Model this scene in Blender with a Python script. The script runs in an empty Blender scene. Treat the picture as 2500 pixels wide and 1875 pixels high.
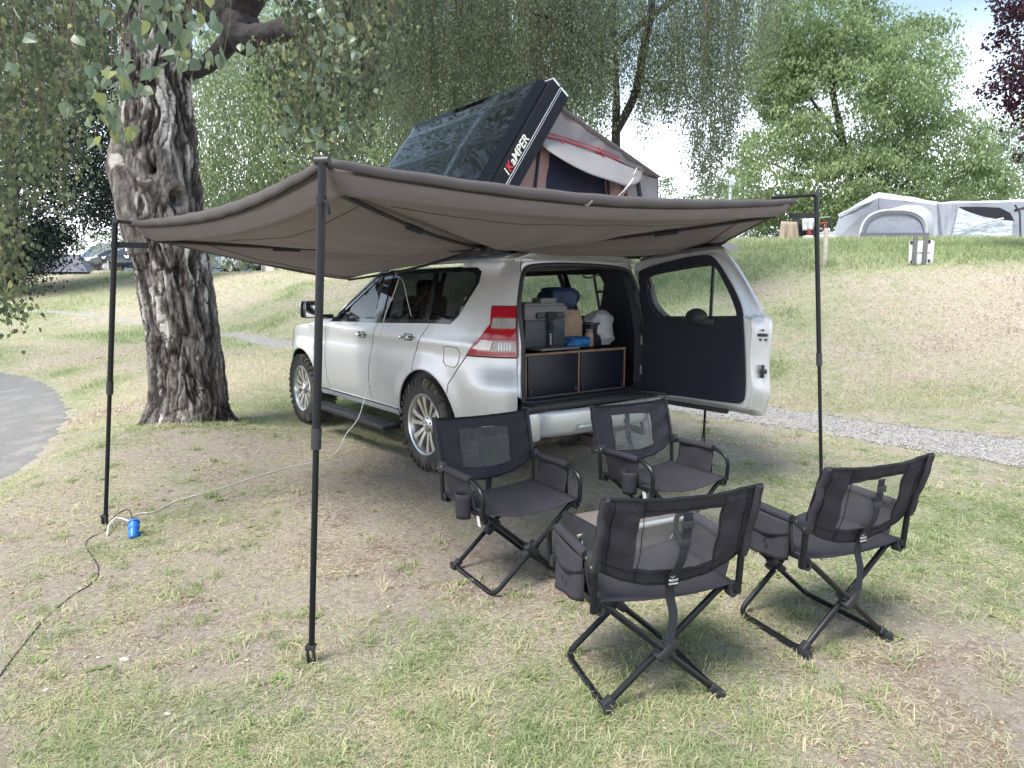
import bpy, bmesh, math, random
import numpy as np
from mathutils import Vector, Matrix
from mathutils.geometry import delaunay_2d_cdt
random.seed(7); RNG = np.random.default_rng(7)
SC = bpy.context.scene; COL = SC.collection
R = math.radians
# ------------------------------------------------------------ camera, sky, sun, exposure
CAM_H, CAM_F, CAM_T = 1.5, 1667.0, 0.134
cam = bpy.data.cameras.new('camera'); co = bpy.data.objects.new('camera', cam); COL.objects.link(co)
co.location = (0, 0, CAM_H); co.rotation_euler = (math.pi/2-CAM_T, 0, 0)
cam.sensor_width = 36; cam.lens = 24.0; cam.clip_start = .05; cam.clip_end = 3000
SC.camera = co
SUN_EL, SUN_AZ = 58, 222          # azimuth measured clockwise from +Y
W = bpy.data.worlds.new('World'); SC.world = W; W.use_nodes = True
nt = W.node_tree; nd = nt.nodes; bg = nd['Background']
sky = nd.new('ShaderNodeTexSky'); sky.sky_type = 'NISHITA'; sky.sun_disc = False
sky.sun_elevation = R(SUN_EL); sky.sun_rotation = R(SUN_AZ); sky.air_density = 1.0; sky.dust_density = 2.0; sky.ozone_density = 1.0
tc = nd.new('ShaderNodeTexCoord'); mp = nd.new('ShaderNodeMapping'); mp.inputs['Scale'].default_value = (1.5, 1.5, 4.5)
cn = nd.new('ShaderNodeTexNoise'); cn.inputs['Scale'].default_value = 1.6; cn.inputs['Detail'].default_value = 6; cn.inputs['Roughness'].default_value = .55
cr = nd.new('ShaderNodeMapRange'); cr.inputs['From Min'].default_value = .36; cr.inputs['From Max'].default_value = .62; cr.inputs['To Min'].default_value = .75; cr.inputs['To Max'].default_value = .97
mx = nd.new('ShaderNodeMix'); mx.data_type = 'RGBA'; gz_n = nd.new('ShaderNodeSeparateXYZ'); gr_n = nd.new('ShaderNodeMapRange'); gr_n.inputs[1].default_value = .12; gr_n.inputs[2].default_value = .32; gm_n = nd.new('ShaderNodeMix'); gm_n.data_type = 'RGBA'; gm_n.inputs[6].default_value = (6.8, 7.1, 7.6, 1); gm_n.inputs[7].default_value = (1.35, 1.85, 2.35, 1)
nt.links.new(tc.outputs['Generated'], gz_n.inputs[0]); nt.links.new(gz_n.outputs[2], gr_n.inputs[0]); nt.links.new(gr_n.outputs[0], gm_n.inputs[0]); nt.links.new(gm_n.outputs[2], mx.inputs[7])
nt.links.new(tc.outputs['Generated'], mp.inputs[0]); nt.links.new(mp.outputs[0], cn.inputs['Vector']); nt.links.new(cn.outputs[0], cr.inputs[0])
nt.links.new(cr.outputs[0], mx.inputs[0]); nt.links.new(sky.outputs[0], mx.inputs[6]); nt.links.new(mx.outputs[2], bg.inputs[0])
bg.inputs[1].default_value = .145
sl = bpy.data.lights.new('sun', 'SUN'); sl.energy = 2.3; sl.angle = R(24); sl.color = (1, .965, .92)
so = bpy.data.objects.new('sun', sl); COL.objects.link(so)
az, el = R(SUN_AZ), R(SUN_EL)
sdir = Vector((math.sin(az)*math.cos(el), math.cos(az)*math.cos(el), math.sin(el)))
so.rotation_euler = sdir.to_track_quat('Z', 'Y').to_euler()
SC.view_settings.view_transform = 'Standard'; SC.view_settings.look = 'None'
SC.view_settings.exposure = 1.6; SC.view_settings.gamma = 1
SC.cycles.max_bounces = 6; SC.cycles.transparent_max_bounces = 16

# ------------------------------------------------------------ helpers
def ray(u, v):
    a, b = (u-1250)/CAM_F, (937.5-v)/CAM_F
    return np.array([a, math.cos(CAM_T)+b*math.sin(CAM_T), -math.sin(CAM_T)+b*math.cos(CAM_T)])
def at(u, v, Y):                 # world point seen at photo pixel u,v that lies Y metres ahead
    r = ray(u, v); return np.array([0, 0, CAM_H])+r*(Y/r[1])
def atz(u, v, z):
    r = ray(u, v); return np.array([0, 0, CAM_H])+r*((z-CAM_H)/r[2])
def tag(o, label=None, cat=None, group=None, kind=None):
    for k, v in (('label', label), ('category', cat), ('group', group), ('kind', kind)):
        if v: o[k] = v
    return o
def empty(name, loc=(0, 0, 0), rz=0, label=None, cat=None, group=None, scale=1):
    o = bpy.data.objects.new(name, None); COL.objects.link(o); o.location = loc; o.rotation_euler = (0, 0, rz); o.scale = (scale,)*3
    o.empty_display_size = .1
    return tag(o, label, cat, group)
def children(o, al): return [c for c in al if c.parent == o]
def copy_tree(o, label=None):
    al = list(COL.objects)
    def rec(o, p):
        c = o.copy(); COL.objects.link(c); c.parent = p
        for ch in children(o, al): rec(ch, c)
        return c
    c = rec(o, None)
    if label: c['label'] = label
    return c
def link(name, me, mat=None, parent=None, smooth=True):
    o = bpy.data.objects.new(name, me); COL.objects.link(o)
    if mat is not None:
        for m in (mat if isinstance(mat, (list, tuple)) else [mat]): me.materials.append(m)
    if parent is not None: o.parent = parent
    if smooth and len(me.polygons): me.polygons.foreach_set('use_smooth', [True]*len(me.polygons))
    return o
def mesh(name, V, F, mat=None, parent=None, smooth=False):
    me = bpy.data.meshes.new(name); me.from_pydata([tuple(v) for v in V], [], [tuple(int(i) for i in f) for f in F]); me.update()
    return link(name, me, mat, parent, smooth)
def fast(name, V, idx, tot, mat, parent=None, tint=None, smooth=False):
    me = bpy.data.meshes.new(name); V = np.asarray(V, np.float32)
    me.vertices.add(len(V)); me.vertices.foreach_set('co', V.ravel())
    me.loops.add(len(idx)); me.loops.foreach_set('vertex_index', np.asarray(idx, np.int32))
    me.polygons.add(len(tot)); st = np.concatenate([[0], np.cumsum(tot)[:-1]]).astype(np.int32)
    me.polygons.foreach_set('loop_start', st); me.polygons.foreach_set('loop_total', np.asarray(tot, np.int32))
    if tint is not None:
        a = me.attributes.new('tint', 'FLOAT', 'POINT'); a.data.foreach_set('value', np.asarray(tint, np.float32))
    me.update(calc_edges=True)
    return link(name, me, mat, parent, smooth)
class B:                          # collects geometry for ONE mesh
    def __init__(s): s.V = []; s.F = []
    def add(s, V, F, M=None):
        n = len(s.V)
        s.V += [tuple((M @ Vector(v)) if M is not None else v) for v in V]; s.F += [tuple(n+i for i in f) for f in F]; return s
    def box(s, c, d, rot=(0, 0, 0), bev=0, M=None):
        bm = bmesh.new(); bmesh.ops.create_cube(bm, size=1)
        for v in bm.verts: v.co = Vector((v.co.x*d[0], v.co.y*d[1], v.co.z*d[2]))
        if bev: bmesh.ops.bevel(bm, geom=bm.edges[:], offset=bev, segments=2, affect='EDGES', profile=.6)
        X = Matrix.Translation(c) @ (rot if isinstance(rot, Matrix) else Matrix.Rotation(rot[2], 4, 'Z') @ Matrix.Rotation(rot[1], 4, 'Y') @ Matrix.Rotation(rot[0], 4, 'X'))
        if M is not None: X = M @ X
        bm.verts.index_update(); s.add([v.co for v in bm.verts], [[v.index for v in f.verts] for f in bm.faces], X); bm.free(); return s
    def tube(s, P, r, n=8, closed=False, cap=True, flat=None):
        P = [Vector(p) for p in P]; m = len(P); rs = r if isinstance(r, (list, tuple, np.ndarray)) else [r]*m
        base = len(s.V); up = None
        for i, p in enumerate(P):
            if closed: t = (P[(i+1) % m]-P[i-1])
            else: t = (P[min(i+1, m-1)]-P[max(i-1, 0)])
            if t.length < 1e-9: t = Vector((0, 0, 1))
            t.normalize()
            if up is None: up = Vector((0, 0, 1)) if abs(t.z) < .9 else Vector((1, 0, 0))
            a = (up - t*up.dot(t))
            if a.length < 1e-4: a = t.orthogonal()
            a.normalize(); b = t.cross(a); up = a
            for k in range(n):
                an = 2*math.pi*k/n; ca, sa = math.cos(an), math.sin(an)
                if flat: ca *= flat
                s.V.append(tuple(p+(a*ca+b*sa)*rs[i]))
        for i in range(m if closed else m-1):
            for k in range(n):
                a0 = base+i*n+k; a1 = base+i*n+(k+1) % n; j = (i+1) % m
                s.F.append((a0, a1, base+j*n+(k+1) % n, base+j*n+k))
        if cap and not closed:
            s.F.append(tuple(base+k for k in range(n))[::-1]); s.F.append(tuple(base+(m-1)*n+k for k in range(n)))
        return s
    def lathe(s, prof, n=32, M=None, closed=False):     # prof: (radius, axial) around Y axis
        base = len(s.V); m = len(prof); vs = []
        for k in range(n):
            an = 2*math.pi*k/n
            for (r, y) in prof: vs.append(Vector((r*math.cos(an), y, r*math.sin(an))))
        s.V += [tuple(M @ v) if M is not None else tuple(v) for v in vs]
        for k in range(n):
            for i in range(m if closed else m-1):
                a = base+k*m+i; b = base+k*m+(i+1) % m; c = base+((k+1) % n)*m+(i+1) % m; d = base+((k+1) % n)*m+i
                s.F.append((a, b, c, d))
        return s
    def grid(s, fn, nu, nv):
        base = len(s.V)
        for j in range(nv+1):
            for i in range(nu+1): s.V.append(tuple(fn(i/nu, j/nv)))
        for j in range(nv):
            for i in range(nu):
                a = base+j*(nu+1)+i; s.F.append((a, a+1, a+nu+2, a+nu+1))
        return s
    def build(s, name, mat=None, parent=None, smooth=True, solid=0, auto=True, off=-1):
        me = bpy.data.meshes.new(name); me.from_pydata(s.V, [], s.F); me.update()
        bm = bmesh.new(); bm.from_mesh(me)
        if auto: bmesh.ops.recalc_face_normals(bm, faces=bm.faces)
        for f in bm.faces: f.smooth = smooth
        if smooth:
            for e in bm.edges:
                if len(e.link_faces) == 2 and e.calc_face_angle(0) > .6: e.smooth = False
        bm.to_mesh(me); bm.free()
        o = link(name, me, mat, parent, False)
        if solid: m = o.modifiers.new('solid', 'SOLIDIFY'); m.thickness = solid; m.offset = off
        return o
def catmull(P, n=8, closed=False):
    P = [np.array(p, float) for p in P]; m = len(P); out = []
    for i in range(m if closed else m-1):
        if closed: a, b, c, d = P[i-1], P[i], P[(i+1) % m], P[(i+2) % m]
        else: a, b, c, d = P[max(i-1, 0)], P[i], P[i+1], P[min(i+2, m-1)]
        for k in range(n):
            t = k/n; out.append(.5*((2*b)+(c-a)*t+(2*a-5*b+4*c-d)*t*t+(-a+3*b-3*c+d)*t**3))
    if not closed: out.append(P[-1])
    return out
def curve_fn(xs, ys):
    p = np.array(catmull(list(zip(xs, ys)), 10)); o = np.argsort(p[:, 0]); p = p[o]
    return lambda x: np.interp(x, p[:, 0], p[:, 1])
def inpoly(pts, poly):
    pts = np.asarray(pts, float); x, y = pts[:, 0], pts[:, 1]; c = np.zeros(len(pts), bool); n = len(poly)
    for i in range(n):
        x1, y1 = poly[i][:2]; x2, y2 = poly[i-1][:2]
        if y1 == y2: continue
        cond = ((y1 > y) != (y2 > y)) & (x < (x2-x1)*(y-y1)/(y2-y1)+x1); c ^= cond
    return c
def densify(poly, h):
    out = []; n = len(poly)
    for i in range(n):
        a = np.array(poly[i], float); b = np.array(poly[(i+1) % n], float); k = max(1, int(np.ceil(np.linalg.norm(b-a)/h)))
        for j in range(k): out.append(a+(b-a)*j/k)
    return out
def tri2d(poly, h, holes=()):
    loops = [densify(poly, h)]+[densify(q, h) for q in holes]; pts = []; edges = []
    for lp in loops:
        b = len(pts); pts += [tuple(p) for p in lp]; edges += [(b+i, b+(i+1) % len(lp)) for i in range(len(lp))]
    bp = np.array(pts); lo = bp.min(0); hi = bp.max(0)
    gx, gy = np.meshgrid(np.arange(lo[0]+h/2, hi[0], h), np.arange(lo[1]+h/2, hi[1], h)); g = np.c_[gx.ravel(), gy.ravel()]
    if len(g):
        k = inpoly(g, poly)
        for q in holes: k &= ~inpoly(g, q)
        g = g[k]
    if len(g):
        d = np.sqrt(((g[:, None, :]-bp[None])**2).sum(2)).min(1); g = g[d > h*.45]; pts += [tuple(p) for p in g]
    r = delaunay_2d_cdt([Vector(p) for p in pts], edges, [], 0, 1e-6)
    V = np.array([tuple(v) for v in r[0]]); F = np.array([tuple(f) for f in r[2] if len(f) == 3])
    c = V[F].mean(1); k = inpoly(c, poly)
    for q in holes: k &= ~inpoly(c, q)
    return V, F[k]
def patch(name, poly, fn, mat, parent=None, h=.06, holes=(), solid=0, outdir=None, smooth=True, exact=False):
    V, F = tri2d(poly, h, holes); P = np.array([fn(a, b) for a, b in V]); flip = False
    if outdir is not None:
        nrm = np.cross(P[F[:, 1]]-P[F[:, 0]], P[F[:, 2]]-P[F[:, 0]]).sum(0)
        if nrm @ np.array(outdir) < 0: F = F[:, ::-1]; flip = True
    fn_n = np.cross(P[F[:, 1]]-P[F[:, 0]], P[F[:, 2]]-P[F[:, 0]]); vn = np.zeros_like(P)
    for k in range(3): np.add.at(vn, F[:, k], fn_n)
    if exact:                     # shading normals straight from the surface function, so paint reflects cleanly
        e = .02; N2 = np.array([np.cross(np.array(fn(a+e, b))-np.array(fn(a-e, b)), np.array(fn(a, b+e))-np.array(fn(a, b-e))) for a, b in V]); sg = np.sign((N2*vn).sum(1)); vn = N2*np.sign(sg.sum())
    vn /= np.linalg.norm(vn, axis=1)[:, None]+1e-12; nv = len(P); mats = [mat]; FF = [tuple(f) for f in F]; rim = []
    if solid:                     # a rim of its own round every edge gives the sheet its thickness
        cnt = {}
        for f in F:
            for a, b in ((f[0], f[1]), (f[1], f[2]), (f[2], f[0])): cnt[(a, b)] = 1
        be = [(a, b) for (a, b) in cnt if (b, a) not in cnt]; ids = {}
        PP_ = list(P); NN_ = list(vn)
        for a, b in be:
            for q in (a, b):
                if q not in ids: ids[q] = len(PP_); PP_ += [P[q], P[q]-vn[q]*solid]; NN_ += [vn[q], vn[q]]
            rim.append((ids[b], ids[a], ids[a]+1, ids[b]+1))
        P = np.array(PP_); vn = np.array(NN_)
        if mat is M.get('silver'): mats.append(M['dark'])
    o = mesh(name, P, FF+rim, mats, parent, smooth)
    if len(mats) > 1: o.data.polygons.foreach_set('material_index', [0]*len(FF)+[1]*len(rim))
    if exact and smooth: o.data.normals_split_custom_set_from_vertices([tuple(v) for v in vn])
    return o
def text_mesh(name, body, size, mat, parent, M, extrude=.001, shear=0, bold=False):
    cu = bpy.data.curves.new(name, 'FONT'); cu.body = body; cu.size = size; cu.extrude = extrude; cu.align_x = 'LEFT'; cu.shear = shear
    if bold: cu.offset = size*.02
    t = bpy.data.objects.new('t', cu); COL.objects.link(t); dg = bpy.context.evaluated_depsgraph_get(); dg.update()
    me = bpy.data.meshes.new_from_object(t.evaluated_get(dg)); bpy.data.objects.remove(t); me.materials.clear()
    me.transform(M); o = link(name, me, mat, parent, False); return o
# value noise, vectorised
def _h(i, j, k):
    n = (i*374761393+j*668265263+k*2147483647 ^ 0x5bd1e995) & 0xffffffff; n = ((n ^ (n >> 13))*1274126177) & 0xffffffff; return ((n ^ (n >> 16)) & 0xffff)/65535.
def vnoise(P):
    P = np.asarray(P, float); i = np.floor(P).astype(np.int64); f = P-i; f = f*f*(3-2*f); r = 0
    for a in (0, 1):
        for b in (0, 1):
            for c in (0, 1):
                w = (f[:, 0] if a else 1-f[:, 0])*(f[:, 1] if b else 1-f[:, 1])*(f[:, 2] if c else 1-f[:, 2])
                r = r+w*_h(i[:, 0]+a, i[:, 1]+b, i[:, 2]+c)
    return r
def fbm(P, o=4):
    P = np.asarray(P, float); s = 0; a = .5; t = 0
    for k in range(o): s = s+a*vnoise(P*2**k+17.3*k); t += a; a *= .5
    return s/t
# ------------------------------------------------------------ materials
def mat(name, base, rough=.6, metal=0, bump=0, bscale=50, var=0, vscale=6, trans=0, coat=0, spec=.5, sheen=0, alpha=1, emit=0, stretch=(1, 1, 1), coord='Object', bdist=.01, dirt=None):
    m = bpy.data.materials.new(name); m.use_nodes = True; t = m.node_tree; n = t.nodes; p = n['Principled BSDF']; L = t.links.new
    p.inputs['Base Color'].default_value = (*base, 1); p.inputs['Roughness'].default_value = rough; p.inputs['Metallic'].default_value = metal
    p.inputs['Coat Weight'].default_value = coat; p.inputs['Coat Roughness'].default_value = .06; p.inputs['Specular IOR Level'].default_value = spec
    p.inputs['Alpha'].default_value = alpha; p.inputs['Sheen Weight'].default_value = sheen
    if emit: p.inputs['Emission Color'].default_value = (*base, 1); p.inputs['Emission Strength'].default_value = emit
    if bump or var or dirt:
        c = n.new('ShaderNodeTexCoord'); mpp = n.new('ShaderNodeMapping'); mpp.inputs['Scale'].default_value = stretch; L(c.outputs[coord], mpp.inputs[0])
    if var:
        q = n.new('ShaderNodeTexNoise'); q.inputs['Scale'].default_value = vscale; q.inputs['Detail'].default_value = 5; L(mpp.outputs[0], q.inputs['Vector'])
        rr = n.new('ShaderNodeMapRange'); rr.inputs[1].default_value = .3; rr.inputs[2].default_value = .7; rr.inputs[3].default_value = 1-var; rr.inputs[4].default_value = 1+var; L(q.outputs[0], rr.inputs[0])
        vm = n.new('ShaderNodeVectorMath'); vm.operation = 'SCALE'; vm.inputs[0].default_value = base; L(rr.outputs[0], vm.inputs['Scale']); L(vm.outputs[0], p.inputs['Base Color'])
        if dirt:
            q2 = n.new('ShaderNodeTexNoise'); q2.inputs['Scale'].default_value = dirt[2]; q2.inputs['Detail'].default_value = 7; L(mpp.outputs[0], q2.inputs['Vector'])
            r2 = n.new('ShaderNodeMapRange'); r2.inputs[1].default_value = dirt[3]; r2.inputs[2].default_value = dirt[3]+.2; r2.inputs[4].default_value = dirt[1]; L(q2.outputs[0], r2.inputs[0])
            mm = n.new('ShaderNodeMix'); mm.data_type = 'RGBA'; L(r2.outputs[0], mm.inputs[0]); L(vm.outputs[0], mm.inputs[6]); mm.inputs[7].default_value = (*dirt[0], 1); L(mm.outputs[2], p.inputs['Base Color'])
    if bump:
        q = n.new('ShaderNodeTexNoise'); q.inputs['Scale'].default_value = bscale; q.inputs['Detail'].default_value = 6; L(mpp.outputs[0], q.inputs['Vector'])
        bb = n.new('ShaderNodeBump'); bb.inputs['Strength'].default_value = bump; bb.inputs['Distance'].default_value = bdist; L(q.outputs[0], bb.inputs['Height']); L(bb.outputs[0], p.inputs['Normal'])
    if trans:
        tr = n.new('ShaderNodeBsdfTranslucent'); tr.inputs[0].default_value = (*[min(1, c*1.3) for c in base], 1); ms = n.new('ShaderNodeMixShader'); ms.inputs[0].default_value = trans
        L(p.outputs[0], ms.inputs[1]); L(tr.outputs[0], ms.inputs[2]); L(ms.outputs[0], n['Material Output'].inputs[0])
    return m
def glass_mat(name, tint, gloss=.06, rough=.02):
    m = bpy.data.materials.new(name); m.use_nodes = True; t = m.node_tree; n = t.nodes; L = t.links.new; n.remove(n['Principled BSDF'])
    a = n.new('ShaderNodeBsdfTransparent'); a.inputs[0].default_value = (*tint, 1); g = n.new('ShaderNodeBsdfGlossy'); g.inputs['Roughness'].default_value = rough
    f = n.new('ShaderNodeFresnel'); ge = n.new('ShaderNodeNewGeometry'); gm = n.new('ShaderNodeMapRange'); gm.inputs[3].default_value = 1.5; gm.inputs[4].default_value = 1/1.5; L(ge.outputs['Backfacing'], gm.inputs[0]); L(gm.outputs[0], f.inputs[0]); ad = n.new('ShaderNodeMath'); ad.operation = 'ADD'; ad.inputs[1].default_value = gloss; L(f.outputs[0], ad.inputs[0])
    ms = n.new('ShaderNodeMixShader'); L(ad.outputs[0], ms.inputs[0]); L(a.outputs[0], ms.inputs[1]); L(g.outputs[0], ms.inputs[2]); L(ms.outputs[0], n['Material Output'].inputs[0])
    return m
def ramp_mat(name, stops, rough=.6, trans=.35, attr='tint', spec=.3, tmul=1.5):   # colour follows the attribute each leaf or blade carries
    m = bpy.data.materials.new(name); m.use_nodes = True; t = m.node_tree; n = t.nodes; p = n['Principled BSDF']; L = t.links.new
    a = n.new('ShaderNodeAttribute'); a.attribute_name = attr; r = n.new('ShaderNodeValToRGB'); e = r.color_ramp.elements
    e[0].position = stops[0][0]; e[0].color = (*stops[0][1], 1); e[1].position = stops[-1][0]; e[1].color = (*stops[-1][1], 1)
    for s_, c in stops[1:-1]: q = e.new(s_); q.color = (*c, 1)
    L(a.outputs['Fac'], r.inputs[0]); L(r.outputs[0], p.inputs['Base Color']); p.inputs['Roughness'].default_value = rough; p.inputs['Specular IOR Level'].default_value = spec
    if trans:
        tr = n.new('ShaderNodeBsdfTranslucent'); vm = n.new('ShaderNodeVectorMath'); vm.operation = 'SCALE'; vm.inputs['Scale'].default_value = tmul; L(r.outputs[0], vm.inputs[0]); L(vm.outputs[0], tr.inputs[0])
        ms = n.new('ShaderNodeMixShader'); ms.inputs[0].default_value = trans; L(p.outputs[0], ms.inputs[1]); L(tr.outputs[0], ms.inputs[2]); L(ms.outputs[0], n['Material Output'].inputs[0])
    return m
M = {}
M['silver'] = mat('silver_paint', (.58, .585, .60), .36, .42, coat=.55)
M['black_gloss'] = mat('black_gloss', (.008, .009, .012), .12, 0, coat=.7)
M['shell'] = mat('shell_gloss', (.003, .003, .0045), .04, 0, coat=.0, bump=.008, bscale=4, spec=.42)
M['black_plastic'] = mat('black_plastic', (.018, .019, .024), .5, 0, var=.15, vscale=20)
M['trim'] = mat('interior_trim', (.022, .024, .034), .65, 0, var=.1)
M['trim_light'] = mat('interior_light', (.16, .16, .17), .8, 0, var=.1)
M['carpet'] = mat('carpet_panel', (.010, .012, .024), .85, 0, bump=.3, bscale=300)
M['rubber'] = mat('tyre_rubber', (.045, .043, .04), .85, 0, bump=.3, bscale=60, var=.25, vscale=8, dirt=((.22, .18, .14), .5, 9, .5))
M['alloy'] = mat('alloy', (.62, .61, .60), .3, .85, var=.08, vscale=10)
M['chrome'] = mat('chrome', (.8, .8, .8), .12, 1)
M['black_metal'] = mat('black_metal', (.006, .007, .010), .38, 0, spec=.35)
M['rail_black'] = mat('rail_black', (.005, .006, .012), .5, 0, spec=.2)
M['dark_metal'] = mat('dark_metal', (.05, .05, .055), .4, .5)
M['tow'] = mat('rusty_tow', (.09, .075, .065), .7, .3, bump=.5, bscale=30, var=.4, vscale=15)
M['glass_dark'] = glass_mat('tinted_glass', (.055, .065, .085), .03)
M['glass'] = glass_mat('clear_glass', (.86, .9, .9), .01)
M['glass_side'] = glass_mat('side_glass', (.80, .84, .84), .02)
M['red_lens'] = mat('red_lens', (.33, .004, .015), .12, 0, coat=1)
M['clear_lens'] = mat('clear_lens', (.30, .28, .27), .12, .2, coat=1, bump=.4, bscale=60, stretch=(1, 1, 4))
M['pale_lens'] = mat('pale_lens', (.62, .58, .56), .1, 0, coat=1)
M['red_rib'] = mat('red_rib', (.50, .03, .04), .2, 0, coat=1)
M['white'] = mat('white_plastic', (.62, .62, .62), .5)
M['canopy'] = mat('canopy_fabric', (.185, .156, .163), .85, 0, bump=.35, bscale=3.2, var=.05, vscale=1.5, trans=.10, sheen=.1, stretch=(1, 1, 1), bdist=.05)
M['edge_tape'] = mat('edge_tape', (.075, .065, .064), .8, 0, bump=.3, bscale=8)
M['canopy_dark'] = mat('canopy_dark', (.025, .023, .026), .7, 0, bump=.3, bscale=8, trans=.05)
M['band'] = M['canopy']
M['chair'] = mat('chair_fabric', (.031, .0287, .036), .85, 0, bump=.35, bscale=12, var=.12, vscale=5, bdist=.015, spec=.25)
M['grey_fabric'] = mat('grey_tent_fabric', (.25, .235, .245), .85, 0, bump=.35, bscale=5, var=.06, trans=.12, bdist=.03)
M['tan_fabric'] = mat('tan_tent_fabric', (.30, .20, .18), .85, 0, bump=.35, bscale=7, var=.06, trans=.15, bdist=.03)
M['navy'] = mat('navy_mesh', (.014, .017, .042), .85)
M['red'] = mat('red_piping', (.36, .03, .045), .6)
M['wood'] = mat('plywood_edge', (.22, .14, .09), .6, 0, var=.2, vscale=12)
M['panel_black'] = mat('panel_black', (.006, .007, .018), .45, 0)
M['bluegrey'] = mat('fridge_body', (.035, .042, .055), .5)
M['lidgrey'] = mat('fridge_lid', (.12, .12, .125), .5)
M['paper'] = mat('paper_bag', (.30, .21, .15), .8, 0, bump=.7, bscale=8, var=.2, vscale=5, bdist=.03)
M['bluebag'] = mat('navy_bag', (.014, .03, .075), .6, 0, bump=.6, bscale=8, var=.4, vscale=9, bdist=.03)
M['bluetowel'] = mat('blue_towel', (.015, .12, .32), .7, 0, bump=.6, bscale=20, var=.6, vscale=14)
M['plasticbag'] = mat('plastic_bag', (.50, .52, .53), .3, 0, bump=.8, bscale=9, trans=.35, bdist=.03)
M['cable_w'] = mat('white_cable', (.62, .62, .58), .5)
M['blue'] = mat('blue_plug', (.015, .14, .55), .4)
M['asphalt'] = mat('asphalt', (.175, .168, .162), .9, 0, bump=.6, bscale=60, var=.22, vscale=25, dirt=((.33, .29, .26), .5, 2, .5))
M['brown_panel'] = mat('brown_panel', (.16, .135, .125), .5, 0, var=.08)
M['alu'] = mat('aluminium', (.72, .73, .74), .3, .7)
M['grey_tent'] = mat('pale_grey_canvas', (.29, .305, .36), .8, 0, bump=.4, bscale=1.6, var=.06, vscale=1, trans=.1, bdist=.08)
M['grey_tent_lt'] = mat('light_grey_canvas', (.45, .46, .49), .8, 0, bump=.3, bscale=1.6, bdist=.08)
M['grey_tent_dk'] = mat('dark_grey_canvas', (.12, .125, .16), .8, 0, bump=.3, bscale=3)
M['mesh_grey'] = mat('grey_mesh_panel', (.26, .27, .33), .7, 0, bump=.8, bscale=2.5, bdist=.08)
M['pvc'] = mat('clear_pvc', (.50, .54, .62), .1, 0, bump=1, bscale=2.2, coat=.5, var=.35, vscale=4, stretch=(1, 1, 3), bdist=.1)
M['dark'] = mat('dark_opening', (.012, .013, .02), .8)
# ------------------------------------------------------------ terrain
cp = [(-2.6, 4.2, 0), (-.8, 2.6, 0), (2.3, 4.9, 0), (1.9, 6.6, 0), (.5, 2.3, 0), (1.4, 2.8, 0), (0, 3.5, 0), (.9, 3.9, 0), (-.7, 5.6, -.02), (.7, 6.8, -.03), (-2.4, 7.6, -.02), (-.9, 8.9, -.02),
      (0, 1, 0), (3.2, 1.6, 0), (-3, 1.6, -.02), (3.6, 4.2, 0), (0, -5, 0), (-8, -5, -.15), (8, -4, 0), (-3.45, 7.15, .12), (-4.3, 6.4, .0), (-3.0, 9.5, 0), (-5, 3.5, -.12), (-7, 1, -.25), (5, 1, 0), (9, -1, .1), (14, 0, .6), (-20, 0, -.3), (0, -20, 0), (-20, -20, 0), (20, -20, .5)]
for u, v, z in ((0, 1190, -.3), (90, 1130, -.3), (180, 990, -.28), (120, 930, -.28), (0, 905, -.28), (-400, 1190, -.32), (-500, 950, -.3)):
    p = atz(u, v, z); cp.append(tuple(p))
for u, v, Y in ((0, 860, 16.5), (250, 890, 14.5), (0, 790, 22), (330, 786, 23), (-400, 785, 22), (533, 818, 20), (687, 841, 16.3), (600, 900, 12),
                (1640, 985, 9), (2170, 1053, 7.4), (2500, 1096, 6.6), (2900, 1150, 5.8), (1750, 950, 10.2), (2100, 1008, 8.5), (2500, 1046, 7.5),
                (2500, 860, 10.6), (2100, 830, 11.2), (1750, 800, 12.8), (2900, 860, 10.2), (1300, 790, 15), (900, 740, 19), (700, 745, 21), (300, 730, 26), (0, 725, 27),
                (2900, 660, 13.6), (2500, 657, 14.2), (2100, 655, 14.8), (1750, 652, 16.3), (1300, 655, 20), (1000, 660, 23.5), (700, 663, 28), (300, 664, 33), (0, 657, 34), (-500, 655, 34),
                (2900, 605, 18), (2500, 590, 20), (2100, 592, 20.5), (1850, 590, 22)):
    cp.append(tuple(at(u, v, Y)))
cp += [(22, 30, 3.7), (12, 34, 3.7), (-10, 45, 2.72), (-30, 50, 2.85), (40, 40, 4.2), (0, 80, 3.4), (60, 90, 4.5), (-60, 90, 3), (-60, 30, 2), (60, 10, 3.4), (0, 160, 4), (-120, 160, 4), (120, 160, 5), (-70, -30, 0), (90, -30, 3)]
cp += [tuple(at(u, v, Y)) for u, v, Y in ((0, 662, 40), (300, 666, 39), (562, 669, 39), (800, 668, 38), (300, 664, 47), (1000, 665, 34))]
cp = np.array(cp, float)
def _rbf(d): return d**2*np.log(d+1e-6)
_n = len(cp); _A = np.zeros((_n+3, _n+3)); _d = np.sqrt(((cp[:, None, :2]-cp[None, :, :2])**2).sum(2)); _A[:_n, :_n] = _rbf(_d)+np.eye(_n)*.02
_A[:_n, _n] = 1; _A[:_n, _n+1:] = cp[:, :2]; _A[_n, :_n] = 1; _A[_n+1:, :_n] = cp[:, :2].T
_w = np.linalg.solve(_A, np.r_[cp[:, 2], 0, 0, 0])
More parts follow.
